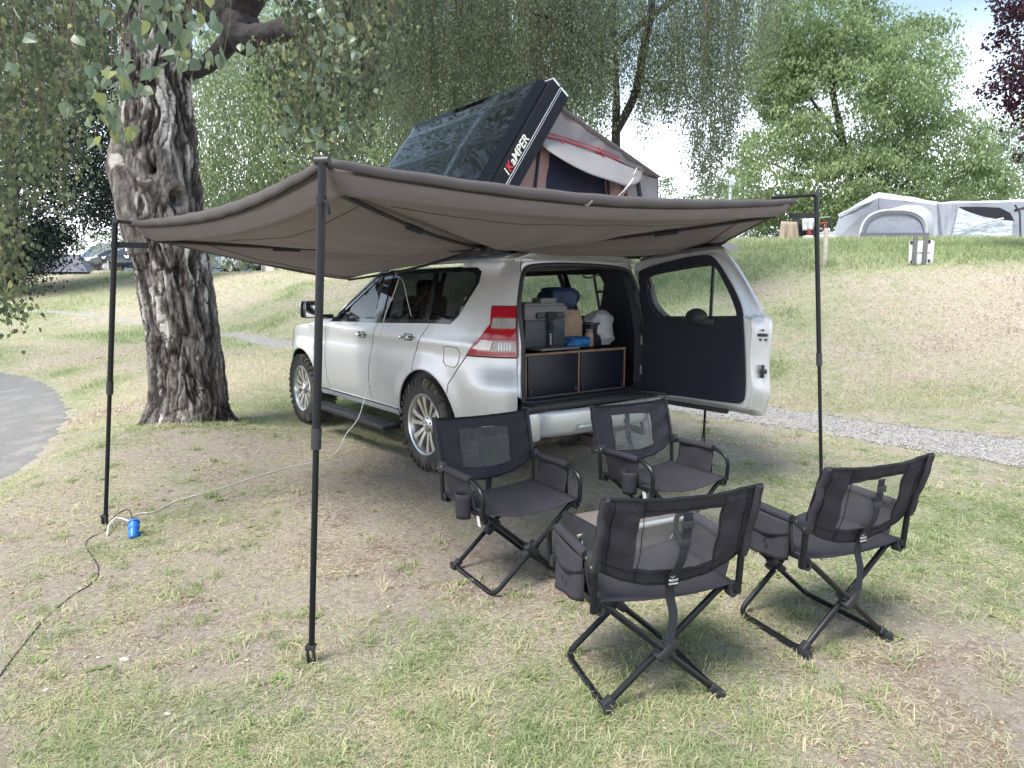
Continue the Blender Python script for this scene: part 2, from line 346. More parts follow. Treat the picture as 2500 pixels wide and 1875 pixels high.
def T(xy):
    xy = np.atleast_2d(np.asarray(xy, float))[:, :2]; out = np.empty(len(xy))
    for s in range(0, len(xy), 60000):
        q = xy[s:s+60000]; d = np.sqrt(((q[:, None]-cp[None, :, :2])**2).sum(2)); out[s:s+60000] = _rbf(d) @ _w[:_n]+_w[_n]+q @ _w[_n+1:]
    near = np.clip((14-xy[:, 1])/6, 0, 1)
    out += (fbm(np.c_[xy*1.3, xy[:, :1]*0], 3)-.5)*.05+(fbm(np.c_[xy*3.1+7, xy[:, :1]*0], 2)-.5)*.02
    return out
def Tz(x, y): return float(T([(x, y)])[0])
def axis(segs):
    o = []
    for a, b, h in segs: o += list(np.arange(a, b, h))
    o.append(segs[-1][1]); return np.array(o)
gx = axis([(-160, -30, 5), (-30, -16, .7), (-16, 12, .17), (12, 34, .7), (34, 200, 6)]); gy = axis([(-60, -2, 3), (-2, 1, .4), (1, 12, .14), (12, 36, .3), (36, 60, 1.5), (60, 220, 8)])
GX, GY = np.meshgrid(gx, gy); gp = np.c_[GX.ravel(), GY.ravel()]; gz = T(gp)
nx, ny = len(gx), len(gy); ii = (np.arange(ny-1)[:, None]*nx+np.arange(nx-1)[None]).ravel()
idx = np.c_[ii, ii+1, ii+nx+1, ii+nx].ravel()
def ground_mat():
    m = bpy.data.materials.new('grassy_ground'); m.use_nodes = True; t = m.node_tree; n = t.nodes; p = n['Principled BSDF']; L = t.links.new
    c = n.new('ShaderNodeTexCoord')
    def noise(sc, det=6, rough=.6): q = n.new('ShaderNodeTexNoise'); q.inputs['Scale'].default_value = sc; q.inputs['Detail'].default_value = det; q.inputs['Roughness'].default_value = rough; L(c.outputs['Object'], q.inputs['Vector']); return q.outputs[0]
    def rng(s, a, b): r = n.new('ShaderNodeMapRange'); r.inputs[1].default_value = a; r.inputs[2].default_value = b; L(s, r.inputs[0]); return r.outputs[0]
    def mixc(f, a, b):
        x = n.new('ShaderNodeMix'); x.data_type = 'RGBA'; L(f, x.inputs[0])
        for s, k in ((a, 6), (b, 7)):
            if isinstance(s, tuple): x.inputs[k].default_value = (*s, 1)
            else: L(s, x.inputs[k])
        return x.outputs[2]
    at_ = n.new('ShaderNodeAttribute'); at_.attribute_name = 'tint'
    dirt = mixc(rng(noise(22, 10, .8), .38, .62), (.31, .25, .21), (.54, .465, .405))
    straw = mixc(rng(noise(60, 10, .85), .40, .60), (.27, .24, .17), (.56, .52, .41))
    green = mixc(rng(noise(55, 10, .85), .40, .60), (.17, .19, .10), (.44, .45, .29))
    a = mixc(rng(noise(4.5, 8, .7), .45, .62), dirt, straw)
    ad = n.new('ShaderNodeMath'); ad.operation = 'ADD'; L(at_.outputs['Fac'], ad.inputs[0]); sb = n.new('ShaderNodeMath'); sb.operation = 'MULTIPLY_ADD'; L(noise(3.2, 8, .7), sb.inputs[0]); sb.inputs[1].default_value = 1.6; sb.inputs[2].default_value = -.8; L(sb.outputs[0], ad.inputs[1])
    L(mixc(rng(ad.outputs[0], .35, .75), a, green), p.inputs['Base Color']); p.inputs['Roughness'].default_value = .95; p.inputs['Specular IOR Level'].default_value = .1
    b = n.new('ShaderNodeBump'); b.inputs['Strength'].default_value = .9; b.inputs['Distance'].default_value = .03; L(noise(45, 10, .85), b.inputs['Height']); L(b.outputs[0], p.inputs['Normal'])
    return m
def greenness(P):                  # how green the turf is at a place: worn around the chairs, lush on the verge
    x, y = P[:, 0], P[:, 1]
    g = .37+(fbm(np.c_[x*.55, y*.55, x*0+3], 3)-.5)*1.1
    g -= .42*np.exp(-(((x-2.0)/1.4)**2+((y-1.9)/1.2)**2)); g -= .18*np.exp(-(((x+.9)/1.1)**2+((y-2.6)/.9)**2)); g -= .50*np.exp(-(((x+.1)/1.5)**2+((y-4.6)/1.5)**2)); g -= .35*np.exp(-(((x+2.4)/1.0)**2+((y-6.4)/.9)**2))
    g += .30*np.exp(-(((x-3.2)/1.5)**2+((y-4.6)/1.5)**2)); g += .35*np.exp(-(((x+3.1)/1.6)**2+((y-11)/2.2)**2))
    pass
    s = (x+1.2*y*.62)                                   # bank: brown near its foot on the right, green on the verge above
    bank = np.clip((y-9)/2, 0, 1)*np.clip((x+1)/6, 0, 1); verge = np.clip((y-14.3)/1.0, 0, 1)*np.clip((x+3)/4, 0, 1)
    g = g+bank*.10*(1-verge)+verge*.75
    lb = np.clip((y-13)/4, 0, 1)*np.clip((-x-1)/3, 0, 1); g += lb*.2
    return np.clip(g, 0, 1)
gt = greenness(gp)
ground = fast('ground', np.c_[gp, gz], idx, np.full(len(ii), 4), ground_mat(), None, gt, True); tag(ground, kind='structure')
# ------------------------------------------------------------ paths
pathc = [np.array((9.5, 2.2)), np.array((7.3, 4.6))]+[atz(u, v, 0)[:2] for u, v in ((2500, 1096), (2170, 1053), (1881, 1013), (1640, 985))]+[np.array((-.8, 12.6)), at(687, 841, 16.3)[:2], at(533, 818, 20)[:2], at(330, 790, 23)[:2], at(0, 785, 24.5)[:2], at(-600, 785, 25)[:2]]
pathc = catmull([np.r_[p, 0] for p in pathc], 14)
def strip(cl, w, off):
    L_, R_ = [], []
    for i, p in enumerate(cl):
        t = cl[min(i+1, len(cl)-1)]-cl[max(i-1, 0)]; t = t/np.linalg.norm(t); nn = np.array((-t[1], t[0], 0)); ww = (w if p[1] < 12 else w*max(.32, 1-(p[1]-11)*.085))*(1+.10*math.sin(i*1.7)*math.sin(i*.61)); L_.append((p+nn*ww)[:2]); R_.append((p-nn*ww)[:2])
    return L_+R_[::-1]
path_poly = strip(pathc, .68, 0)
asph_poly = [tuple(atz(u, v, -.29)[:2]) for u, v in ((0, 905), (60, 912), (120, 932), (165, 965), (184, 1000), (170, 1045), (110, 1115), (50, 1155), (0, 1185), (-350, 1330), (-900, 1400), (-900, 950))]
gravel = mat('gravel', (.34, .32, .30), .95, 0, bump=1, bscale=55, var=.30, vscale=42, bdist=.02, dirt=((.42, .34, .27), .7, 1.6, .56))
M['asphalt_l'] = M['asphalt']
def drape(name, poly, h, off, m):
    V, F = tri2d(poly, h); z = T(V)+off
    bp_e = np.array(densify(poly, h)); bd = np.array([np.sqrt(((bp_e-q)**2).sum(1)).min() for q in V]); z = z-.035*np.clip(1-bd/(h*.5), 0, 1); P3 = np.c_[V, z]; o = mesh(name, P3, F if np.cross(np.r_[V[F[0][1]]-V[F[0][0]], 0], np.r_[V[F[0][2]]-V[F[0][0]], 0])[2] > 0 else F[:, ::-1], m, None, True)
    tag(o, kind='structure'); return o
drape('gravel_path', path_poly, .12, .009, gravel); drape('asphalt_road', asph_poly, .17, .009, M['asphalt'])
# ------------------------------------------------------------ grass blades
def blades(name, P, L_, wid, lie, tint, m, curl=.5, seg=2):
    if seg == 1:
        n = len(P); a = RNG.uniform(0, 2*np.pi, n); d = np.c_[np.cos(a)*np.cos(lie), np.sin(a)*np.cos(lie), np.sin(lie)]; s_ = np.c_[-np.sin(a), np.cos(a), RNG.normal(0, .35, n)]*wid[:, None]*.5
        return fast(name, np.stack([P-s_, P+s_, P+d*L_[:, None]], 1).reshape(-1, 3), np.arange(n*3), np.full(n, 3), m, None, np.repeat(tint, 3))
    n = len(P); a = RNG.uniform(0, 2*np.pi, n); d = np.c_[np.cos(a), np.sin(a), np.zeros(n)]; side = np.c_[-np.sin(a), np.cos(a), np.zeros(n)]
    el = lie; up = np.array([0, 0, 1.])
    d1 = d*np.cos(el)[:, None]+up*np.sin(el)[:, None]; e2 = el-curl*RNG.uniform(.3, 1.3, n); d2 = d*np.cos(e2)[:, None]+up*np.sin(e2)[:, None]
    mid = P+d1*(L_*.5)[:, None]; tip = mid+d2*(L_*.5)[:, None]; w = wid[:, None]; tip[:, 2] = np.maximum(tip[:, 2], P[:, 2]+.002)
    tw = RNG.normal(0, .35, n)[:, None]*up; side = side+tw
    V = np.stack([P-side*w*.5, P+side*w*.5, mid+side*w*.42, mid-side*w*.42, tip], 1).reshape(-1, 3)
    b = np.arange(n)*5; idx = np.c_[b, b+1, b+2, b+3, b+3, b+2, b+4].ravel(); tot = np.tile([4, 3], n)
    return fast(name, V, idx, tot, m, None, np.repeat(tint, 5))
M['grass'] = ramp_mat('grass_blades', [(0, (.26, .19, .14)), (.10, (.50, .41, .31)), (.22, (.66, .59, .45)), (.34, (.54, .49, .33)), (.50, (.48, .47, .31)), (.72, (.34, .385, .20)), (1, (.21, .27, .125))], .75, .42)
def scatter(n, y0, y1, pw=1.6):
    u = RNG.random(n); y = (y0**(1-pw)+(y1**(1-pw)-y0**(1-pw))*u)**(1/(1-pw)); x = y*RNG.uniform(-.80, .80, n); return np.c_[x, y]
tree_xy = np.array((-3.47, 7.35))
def keep(P):
    J = P+RNG.normal(0, .05, P.shape)*(1+P[:, 1:2]*.05); k = ~inpoly(J, path_poly) & ~inpoly(J, asph_poly) & (np.hypot(P[:, 0]-tree_xy[0], P[:, 1]-tree_xy[1]) > .40); return k
P = scatter(420000, 1.35, 9.5, 1.6); P = P[keep(P)]; g = greenness(P); cl = fbm(np.c_[P*3.4, P[:, :1]*0+9], 3); dens = .20+1.25*np.clip(cl-.37, 0, 1)*2+g*.6; P = P[RNG.random(len(P)) < dens]
g = greenness(P); n = len(P); f = fbm(np.c_[P*2.6, P[:, :1]*0+31], 3); tint = np.clip(g+(f-.5)*1.5+RNG.normal(0, .27, n), 0, 1); z = T(P)-.003
sc = .55+P[:, 1]*.33; sl2 = .85+P[:, 1]*.10
gr = blades('short_grass', np.c_[P, z], RNG.uniform(.014, .046, n)*(1+tint*.5)*sl2, RNG.uniform(.0012, .0028, n)*sc, RNG.uniform(.02, .35, n)+tint*RNG.uniform(.0, .55, n), tint, M['grass'])
tag(gr, 'short trampled grass, part straw and part green, under and around the chairs', 'grass', kind='stuff')
# tufts
P0 = scatter(1500, 1.4, 8, 1.6); P0 = P0[keep(P0)]; P0 = P0[greenness(P0)*1.1+.1 > RNG.random(len(P0))]; _a = RNG.uniform(0, 6.283, 90); _r = RNG.uniform(.44, .62, 90); P0 = np.r_[P0, np.c_[tree_xy[0]+np.cos(_a)*_r-.05, tree_xy[1]+np.sin(_a)*_r]]; P0 = np.r_[P0, np.repeat(np.array([atz(u_, v_, 0)[:2] for u_, v_ in ((257, 1290), (762, 1628), (1483, 1745), (1757, 1692), (1392, 1616), (1980, 1600), (2150, 1552))]), 2, 0)+RNG.normal(0, .03, (14, 2))]
P = np.repeat(P0, 34, 0)+RNG.normal(0, .028, (len(P0)*34, 2)); n = len(P); tt = np.repeat(RNG.uniform(.35, 1, len(P0)), 34)+RNG.normal(0, .12, n)
tf = blades('grass_tufts', np.c_[P, T(P)-.003], RNG.uniform(.03, .085, n), RNG.uniform(.0018, .004, n)*(.6+P[:, 1]*.25), RNG.uniform(.35, 1.3, n), np.clip(tt, 0, 1), M['grass'], .9)
tag(tf, 'longer green grass tufts standing up in the trampled turf', 'grass', kind='stuff')
# far turf
P = scatter(260000, 8.5, 34, 1.35); P = P[keep(P)]; g = greenness(P); n = len(P); verge = (g > .72)
tint = np.clip(g+RNG.normal(0, .2, n)+(fbm(np.c_[P*1.2, P[:, :1]*0+5], 3)-.5)*.8, 0, 1); L_ = RNG.uniform(.04, .09, n)*(1+verge*.7)*(.7+P[:, 1]*.03)
fg = blades('bank_grass', np.c_[P, T(P)-.005], L_, RNG.uniform(.006, .012, n)*(.3+P[:, 1]*.09), RNG.uniform(.1, .9, n)+verge*.3, tint, M['grass'], seg=1)
tag(fg, 'coarse grass on the bank and verge behind the vehicle', 'grass', kind='stuff')
# broad-leaved weeds: rosettes of real leaves
M['weed'] = ramp_mat('weed_leaves', [(0, (.15, .22, .07)), (.6, (.24, .31, .11)), (1, (.36, .40, .17))], .6, .3)
V = []; I = []; TT = []
rr = random.Random(5)
for _ in range(900):
    y = rr.uniform(1.5, 5.5); x = y*rr.uniform(-.78, .75)
    gg = float(greenness(np.array([[x, y]]))[0])
    if rr.random() > gg*1.1+.05: continue
    z = Tz(x, y); s = rr.uniform(.5, 1.15); t0 = rr.random()
    for k in range(rr.randint(3, 8)):
        a = rr.uniform(0, 6.28); e = rr.uniform(.15, .8); L1 = s*rr.uniform(.014, .042); w = L1*rr.uniform(.2, .35); d = np.array((math.cos(a)*math.cos(e), math.sin(a)*math.cos(e), math.sin(e))); sd = np.array((-math.sin(a), math.cos(a), 0)); p = np.array((x+rr.gauss(0, .012), y+rr.gauss(0, .012), z))
        b = len(V); V += [p, p+d*L1*.45+sd*w, p+d*L1*.45+np.array((0, 0, -.003)), p+d*L1*.45-sd*w, p+d*L1*.85+sd*w*.6-np.array((0, 0, .15*L1)), p+d*L1*.85-sd*w*.6-np.array((0, 0, .15*L1)), p+d*L1*1.05-np.array((0, 0, .28*L1))]
        I += [b, b+1, b+2, b, b+2, b+3, b+1, b+4, b+2, b+2, b+4, b+6, b+2, b+6, b+5, b+2, b+5, b+3]; TT += [min(1, t0+rr.uniform(-.2, .2))]*7
wd = fast('ground_weeds', V, I, np.full(len(I)//3, 3), M['weed'], None, TT); tag(wd, 'small broad-leaved weeds and plantain rosettes in the foreground turf', 'weeds', kind='stuff')
# loose stones on the gravel path and pale pebbles in the grass
def stones(name, P, size, m, zoff, lab):
    n = len(P); z = T(P)+zoff; oc = np.array([(1, 0, 0), (-1, 0, 0), (0, 1, 0), (0, -1, 0), (0, 0, 1), (0, 0, -1)], float); fc = np.array([(0, 2, 4), (2, 1, 4), (1, 3, 4), (3, 0, 4), (2, 0, 5), (1, 2, 5), (3, 1, 5), (0, 3, 5)])
    V = oc[None]*size[:, None, None]*RNG.uniform(.6, 1.2, (n, 6, 1))*np.array((1, 1, .6)); V = V+np.c_[P, z][:, None]; idx = (fc.ravel()[None]+np.arange(n)[:, None]*6).ravel()
    o = fast(name, V.reshape(-1, 3), idx, np.full(n*8, 3), m, None, np.repeat(RNG.random(n), 6)); tag(o, lab, 'gravel', kind='stuff')
M['stone'] = ramp_mat('stones', [(0, (.15, .145, .14)), (.5, (.28, .27, .26)), (1, (.46, .44, .43))], .9, 0)
P = scatter(120000, 5.4, 24, 1.7); P = P[inpoly(P, path_poly)][:16000]; stones('path_gravel', P, RNG.uniform(.006, .016, len(P)), M['stone'], .011, 'loose grey gravel lying on the footpath')
M['litter'] = ramp_mat('dry_litter', [(0, (.22, .14, .09)), (.6, (.34, .26, .18)), (1, (.38, .33, .27))], .9, 0)
P = scatter(900, 1.4, 7, 1.6); P = P[keep(P)]; stones('dry_litter', P, RNG.uniform(.003, .009, len(P))*(1+RNG.random(len(P))), M['litter'], .003, 'dead leaf bits, bark crumbs and pale pebbles scattered in the grass')
# far hill
hp = [(-900, 0), (-700, 120), (-500, 210), (-330, 300), (-180, 250), (-60, 150), (100, 60), (300, 40), (700, 60), (1100, 0)]
hb = B(); c = catmull([np.r_[p, 0] for p in hp], 8)
for i, p in enumerate(c): hb.V += [(p[0], 1100, -20), (p[0], 1250, p[1]*.8+12*math.sin(i*1.3)), (p[0], 1500, p[1]*.4), (p[0], 1500, -20)]
for i in range(len(c)-1):
    for k in range(3): hb.F.append((4*i+k, 4*i+4+k, 4*i+5+k, 4*i+1+k))
tag(hb.build('hills', mat('far_hill', (.06, .09, .14), 1, var=.2, vscale=.01), None), kind='structure')
# ------------------------------------------------------------ the off-road estate car (own frame: x forward from rear axle, y to its left, z up)
CYAW = .657; CPOS = (-.018, 6.30, -.03); CRZ = math.pi/2+CYAW
def wcar(X, Y, Z): return np.array((CPOS[0]-X*math.sin(CYAW)-Y*math.cos(CYAW), CPOS[1]+X*math.cos(CYAW)-Y*math.sin(CYAW), CPOS[2]+Z))
car = empty('parked_car', CPOS, CRZ, 'silver off-road estate car under the awning with its rear door wide open', 'car')
pl = np.array([p[:2] for p in catmull([(-1.05, .60, 0), (-1.035, .67, 0), (-1.0, .735, 0), (-.92, .80, 0), (-.76, .862, 0), (-.5, .905, 0), (0, .922, 0), (.6, .915, 0), (1.4, .912, 0), (2.2, .91, 0), (2.8, .915, 0), (3.1, .895, 0), (3.32, .83, 0), (3.47, .70, 0), (3.55, .5, 0), (3.60, .25, 0), (3.62, 0, 0)], 10)])
sl_ = np.r_[0, np.cumsum(np.linalg.norm(np.diff(pl, axis=0), axis=1))]; i0 = np.argmin(np.abs(pl[:, 0])); sl_ = sl_-sl_[i0]
tn = np.gradient(pl, axis=0); tn /= np.linalg.norm(tn, axis=1)[:, None]; nn_ = np.c_[-tn[:, 1], tn[:, 0]]
insf = curve_fn([.30, .40, .48, .60, .75, .92, 1.02, 1.12, 1.22, 1.28, 1.40, 1.60, 1.72, 1.78, 1.83], [.10, .055, .03, .012, 0, .0, .012, .018, .035, .052, .088, .155, .20, .24, .33])
WC = ((0, .40), (2.82, .40))
def SIDE(s, Z, off=0, mir=1):
    s = float(s); X = np.interp(s, sl_, pl[:, 0]); Y = np.interp(s, sl_, pl[:, 1]); n = np.array((np.interp(s, sl_, nn_[:, 0]), np.interp(s, sl_, nn_[:, 1])))
    ins = float(insf(Z)); g = 0
    for cx, cz in WC:
        r = math.hypot(X-cx, Z-cz)
        if .40 < r < .64: t = (r-.40)/.24; g = max(g, .026*(1-t*t)**2 if t < 1 else 0)
    crease = .012*math.exp(-((Z-1.13-.02*X)/.05)**2)*(1 if -.7 < X < 2.6 else 0)
    if s < -.5 and Z < 1.0: k1 = float(np.clip((-.5-s)/.4, 0, 1)); k2 = float(np.clip((.98-Z)/.2, 0, 1)); g += .05*k1*k1*(3-2*k1)*k2*k2*(3-2*k2)      # rear bumper corner stands proud
    d = -ins+g+crease+off; kf = float(np.clip((ins-.01)/.16, 0, 1)); kf = kf*kf*(3-2*kf); f = np.array((1-.42*kf, 1-.5*kf*float(np.clip((-.55-s)/.4, 0, 1))))
    return np.array((X+n[0]*d*f[0], (Y+n[1]*d)*mir, Z))
def sx(X): k = len(pl)//2+10; return float(np.interp(X, pl[:130, 0], sl_[:130]))
def arc(cx, cz, r, a0, a1, n=14): return [(cx+r*math.cos(R(a0+(a1-a0)*i/n)), cz+r*math.sin(R(a0+(a1-a0)*i/n))) for i in range(n+1)]
sE = float(np.interp(.712, pl[:40, 1], sl_[:40]))
RA = .485
def shrink(poly, d=.004):
    P = np.array(poly); n = len(P); A = .5*sum(P[i][0]*P[(i+1) % n][1]-P[(i+1) % n][0]*P[i][1] for i in range(n)); sg = 1 if A > 0 else -1; out = []
    for i in range(n):
        e1 = P[i]-P[i-1]; e2 = P[(i+1) % n]-P[i]; e1 = e1/(np.linalg.norm(e1)+1e-9); e2 = e2/(np.linalg.norm(e2)+1e-9)
        nrm = np.array((-e1[1]-e2[1], e1[0]+e2[0]))*sg; l = np.linalg.norm(nrm); out.append(tuple(P[i]+(nrm/l*d if l > 1e-6 else 0)))
    return out
a0f = [(x, z) for x, z in arc(2.82, .40, RA, 172, 8)]
lampL = [(sx(-.79), 1.425), (sx(-.81), 1.29), (sx(-.74), 1.20), (sx(-.60), 1.045)]
door_f = [(2.06, .47), (2.13, .60), (2.14, 1.21), (1.90, 1.225), (.93, 1.25), (.99, 1.05), (1.06, .80), (1.09, .64), (1.06, .47)]
door_r = [(1.06, .47), (1.09, .64), (1.06, .80), (.99, 1.05), (.93, 1.25), (.40, 1.268), (-.04, 1.28), (.10, 1.10), (.16, 1.0), (.17, .87)]+arc(0, .40, RA, 70, 9, 7)
quarter = [(.17, .87), (.16, 1.0), (.10, 1.10), (-.04, 1.28), (-.33, 1.285), (-.42, 1.36), (-.57, 1.60), (-.575, 1.68), (-.52, 1.715), (-.30, 1.72), (-.30, 1.785), (sE, 1.785), (sE, 1.425)]+lampL+[(-.50, .93), (-.385, .80), (-.375, .72)]+arc(0, .40, RA, 139, 72, 8)
lamp = [(sE, 1.425)]+lampL+[(sE, 1.045)]
bumper = [(sE, 1.04)]+[(sx(-.60), 1.04), (-.50, .93), (-.385, .80), (-.375, .71)]+arc(0, .40, RA, 141, 166, 4)+[(-.50, .46), (sx(-.8), .50), (sE, .56)]
fender = [(2.06, .47), (2.13, .60), (2.14, 1.21), (2.6, 1.185), (3.0, 1.14), (3.16, 1.10), (3.14, .98), (3.24, .86), (3.40, .80), (3.42, .70), (3.30, .42)]+arc(2.82, .40, RA, 2, 172, 16)
headl = [(3.17, 1.095), (3.15, .985), (3.25, .865), (3.55, .84), (3.62, .95), (3.45, 1.03)]
nose = [(3.41, .70), (3.41, .80), (3.26, .855), (3.56, .83), (3.63, .94), (3.66, .98), (sl_[-1], .98), (sl_[-1], .40), (3.31, .40)]
grille = [(3.74, .96), (sl_[-1], .96), (sl_[-1], .72), (3.80, .72)]
sill = [(.51, .405), (2.33, .405), (2.33, .462), (.51, .462)]
glass_f = [(1.86, 1.255), (1.12, 1.66), (1.02, 1.685), (1.0, 1.275)]; glass_r = [(.86, 1.28), (.86, 1.69), (.10, 1.70), (.06, 1.30)]
glass_q = [(-.02, 1.30), (.03, 1.70), (-.46, 1.69), (-.52, 1.665), (-.545, 1.60), (-.42, 1.40), (-.35, 1.33), (-.28, 1.305)]
band = [(2.02, 1.225), (1.16, 1.70), (1.06, 1.725), (-.50, 1.725), (-.58, 1.69), (-.585, 1.60), (-.43, 1.345), (-.335, 1.272), (-.04, 1.27), (.93, 1.24)]
for mir in (1, -1):
    od = (0, mir, 0); nm = {}
    def P_(name, poly, m, off=0, par=car, h=.05, holes=(), solid=.012, sh=.005):
        return patch(name, shrink(poly, sh), lambda a, b: SIDE(a, b, off, mir), m, par, h, [shrink(q, -.001) for q in holes], solid, od, exact=(m is M['silver'] or m is M['red_lens']))
    df = P_('front_door', door_f, M['silver']); dr = P_('passenger_door', door_r, M['silver']); P_('rear_quarter', quarter, M['silver']); P_('front_fender', fender, M['silver'], h=.06)
    P_('rear_bumper_corner', bumper, M['silver']); P_('sill', sill, M['silver']); P_('front_bumper', nose, M['silver'], h=.08); P_('grille', grille, M['black_gloss'], .012)
    P_('headlight', headl, M['clear_lens'], .004)
    P_('window_surround', band, M['black_gloss'], .004, holes=[glass_f, glass_r, glass_q], solid=.01, sh=0)
    for g in (glass_f, glass_r, glass_q): P_('side_window', g, M['glass_dark'] if mir == 1 else M['glass_side'], -.004, solid=0, sh=-.004, h=.08)
    # backing behind the shut lines so that they read as dark gaps
    P_('inner_body', [(3.2, .42), (2.33, .46), (.50, .46)]+arc(0, .40, RA+.02, 8, 168, 12)+[(-.52, .5), (sE, .6), (sE, 1.44), (-.6, 1.78), (-.585, 1.60), (-.43, 1.345), (-.335, 1.272), (.93, 1.24), (2.02, 1.225), (3.1, 1.1)], M['dark'], -.02, solid=0, h=.1, holes=[arc(2.82, .40, RA+.02, 0, 345, 20)])
    # tail lamp: red housing, clear windows
    tl = P_('tail_lamp', [(sx(-.95), 1.425)]+lampL+[(sx(-.95), 1.045)] if mir < 0 else lamp, M['red_lens'], .012, solid=.03, h=.03)
    if mir > 0:
        def lens(name, q, m, d): return patch(name, q, lambda s_, Z: SIDE(s_, Z, d, mir), m, tl, .03, (), .003, od, exact=True)
        b = sE+.012; lens('reversing_lens', [(b, 1.335), (sx(-.835), 1.335), (sx(-.83), 1.26), (b, 1.26)], M['clear_lens'], .0165)
        lens('indicator_lens', [(sx(-.86), 1.165), (sx(-.755), 1.17), (sx(-.68), 1.098), (sx(-.84), 1.092)], M['pale_lens'], .0165); lens('reversing_lens', [(b, 1.165), (sx(-.87), 1.165), (sx(-.85), 1.088), (b, 1.088)], M['clear_lens'], .0165)
        for zc in (1.345, 1.25, 1.18, 1.078, 1.066):
            lb_ = B(); a_ = sx(-.82 if zc > 1.2 else -.70 if zc > 1.1 else -.64); lb_.tube([SIDE(q, zc, .015, mir) for q in np.linspace(a_, sE+.015, 10)], .0022, 5); lb_.build('lamp_rib', M['red_rib'], tl)
        for zc, a_ in ((1.30, -.87), (1.125, -.90)):
            for k in range(5): lb_ = B(); q = sx(a_)-.012-.022*k; lb_.tube([SIDE(q, zc-.028, .0185, mir), SIDE(q, zc+.028, .0185, mir)], .0014, 4); lb_.build('reflector_rib', M['chrome'], tl)
    # fuel flap outline and door handles
    if mir == 1:
        fl = [(-.30, 1.09), (-.34, 1.10), (-.48, 1.095), (-.52, 1.06), (-.50, .97), (-.46, .935), (-.34, .94), (-.30, .97)]
        fb = B(); fb.tube([SIDE(a, b, .0015) for a, b in densify(fl, .03)], .0022, 5, closed=True); fb.build('fuel_flap', M['dark'], car)
    for par, cx, cz in ((df, 1.22, 1.115), (dr, .28, 1.14)):
        hb = B(); hb.tube(catmull([SIDE(cx-.105, cz+.002, .004, mir), SIDE(cx-.085, cz+.002, .035, mir), SIDE(cx, cz, .042, mir), SIDE(cx+.085, cz-.003, .035, mir), SIDE(cx+.11, cz-.004, .004, mir)], 4), [.010]*4+[.016]*9+[.010]*4, 8, flat=1.0); hb.build('door_handle', M['chrome'], par)
        rb = B(); rb.grid(lambda u, v: SIDE(cx-.07+.14*u, cz-.03+.06*v, .003-.010*math.sin(math.pi*u)*math.sin(math.pi*v), mir), 8, 4); rb.build('handle_recess', M['dark_metal'], par)
    # rubbing line above the sill
    lb = B(); lb.tube([SIDE(x, .475+.004*math.sin(x), .004, mir) for x in np.linspace(.52, 2.08, 14)], .006, 6); lb.build('door_moulding', M['chrome'] if 0 else M['silver'], car)
    # wheel arch liners
    for cx, cz in WC:
        w = B(); w.grid(lambda u, v: np.array((cx+(RA-.004)*math.cos(math.pi*(1.08*u-.04)), mir*(.50+(.40)*v), cz+(RA-.004)*math.sin(math.pi*(1.08*u-.04)))), 24, 3); w.grid(lambda u, v: np.array((cx+(RA-.004)*v*math.cos(math.pi*(1.08*u-.04)), mir*.52, cz+(RA-.004)*v*math.sin(math.pi*(1.08*u-.04)))), 16, 2); w.build('wheel_arch_liner', M['black_plastic'], car, auto=False)
        e = B(); e.tube([SIDE(cx+RA*math.cos(a) if cx > 1 else sx(cx+RA*math.cos(a)) if cx+RA*math.cos(a) < -.5 else cx+RA*math.cos(a), cz+RA*math.sin(a), .0, mir)-np.array((0, mir*.008, 0)) for a in np.linspace(R(4), R(172), 30)], .009, 6); e.build('arch_lip', M['silver'], car)
    # running board
    rb = B(); rb.box((1.33, mir*.985, .315), (1.72, .19, .05), bev=.022); rb.build('running_board', M['black_plastic'], car)
    rb = B()
    for k in range(14): rb.box((.62+k*.11, mir*.99, .343), (.05, .12, .006))
    rb.build('step_tread', M['dark_metal'], car)
    # door mirror
    mb = B(); mb.box((2.10, mir*1.06, 1.345), (.13, .23, .19), rot=(0, 0, mir*.15), bev=.045); mb.box((2.05, mir*.92, 1.27), (.08, .16, .05), bev=.02); mo = mb.build('door_mirror', M['black_gloss'], car)
    mb = B(); mb.box((2.028, mir*1.06, 1.345), (.006, .19, .15), rot=(0, 0, mir*.15), bev=.002); mb.build('mirror_glass', M['chrome'], mo)
    # roof rail
    rr_ = B(); rr_.tube(catmull([(-.75, mir*.62, 1.84), (-.6, mir*.62, 1.90), (.2, mir*.63, 1.92), (1.0, mir*.62, 1.90), (1.15, mir*.62, 1.83)], 6), .016, 8); rr_.build('roof_rail', M['black_metal'], car)
    # pale weather strip over the front door glass
    ws = B(); ws.tube([SIDE(a, b, .012, mir) for a, b in ((1.84, 1.32), (1.5, 1.50), (1.2, 1.665), (1.05, 1.70), (.9, 1.71))], .006, 6); ws.build('window_bright_strip', M['chrome'], car)
    # inner trim with window openings
    P_('inner_trim', [(2.1, .60), (-.45, .60), (sx(-.9), .72), (sx(-.93), 1.5), (sx(-.9), 1.74), (1.1, 1.74), (1.95, 1.2)], M['trim'], -.075, holes=[glass_f, glass_r, glass_q], solid=0, h=.1, sh=0)
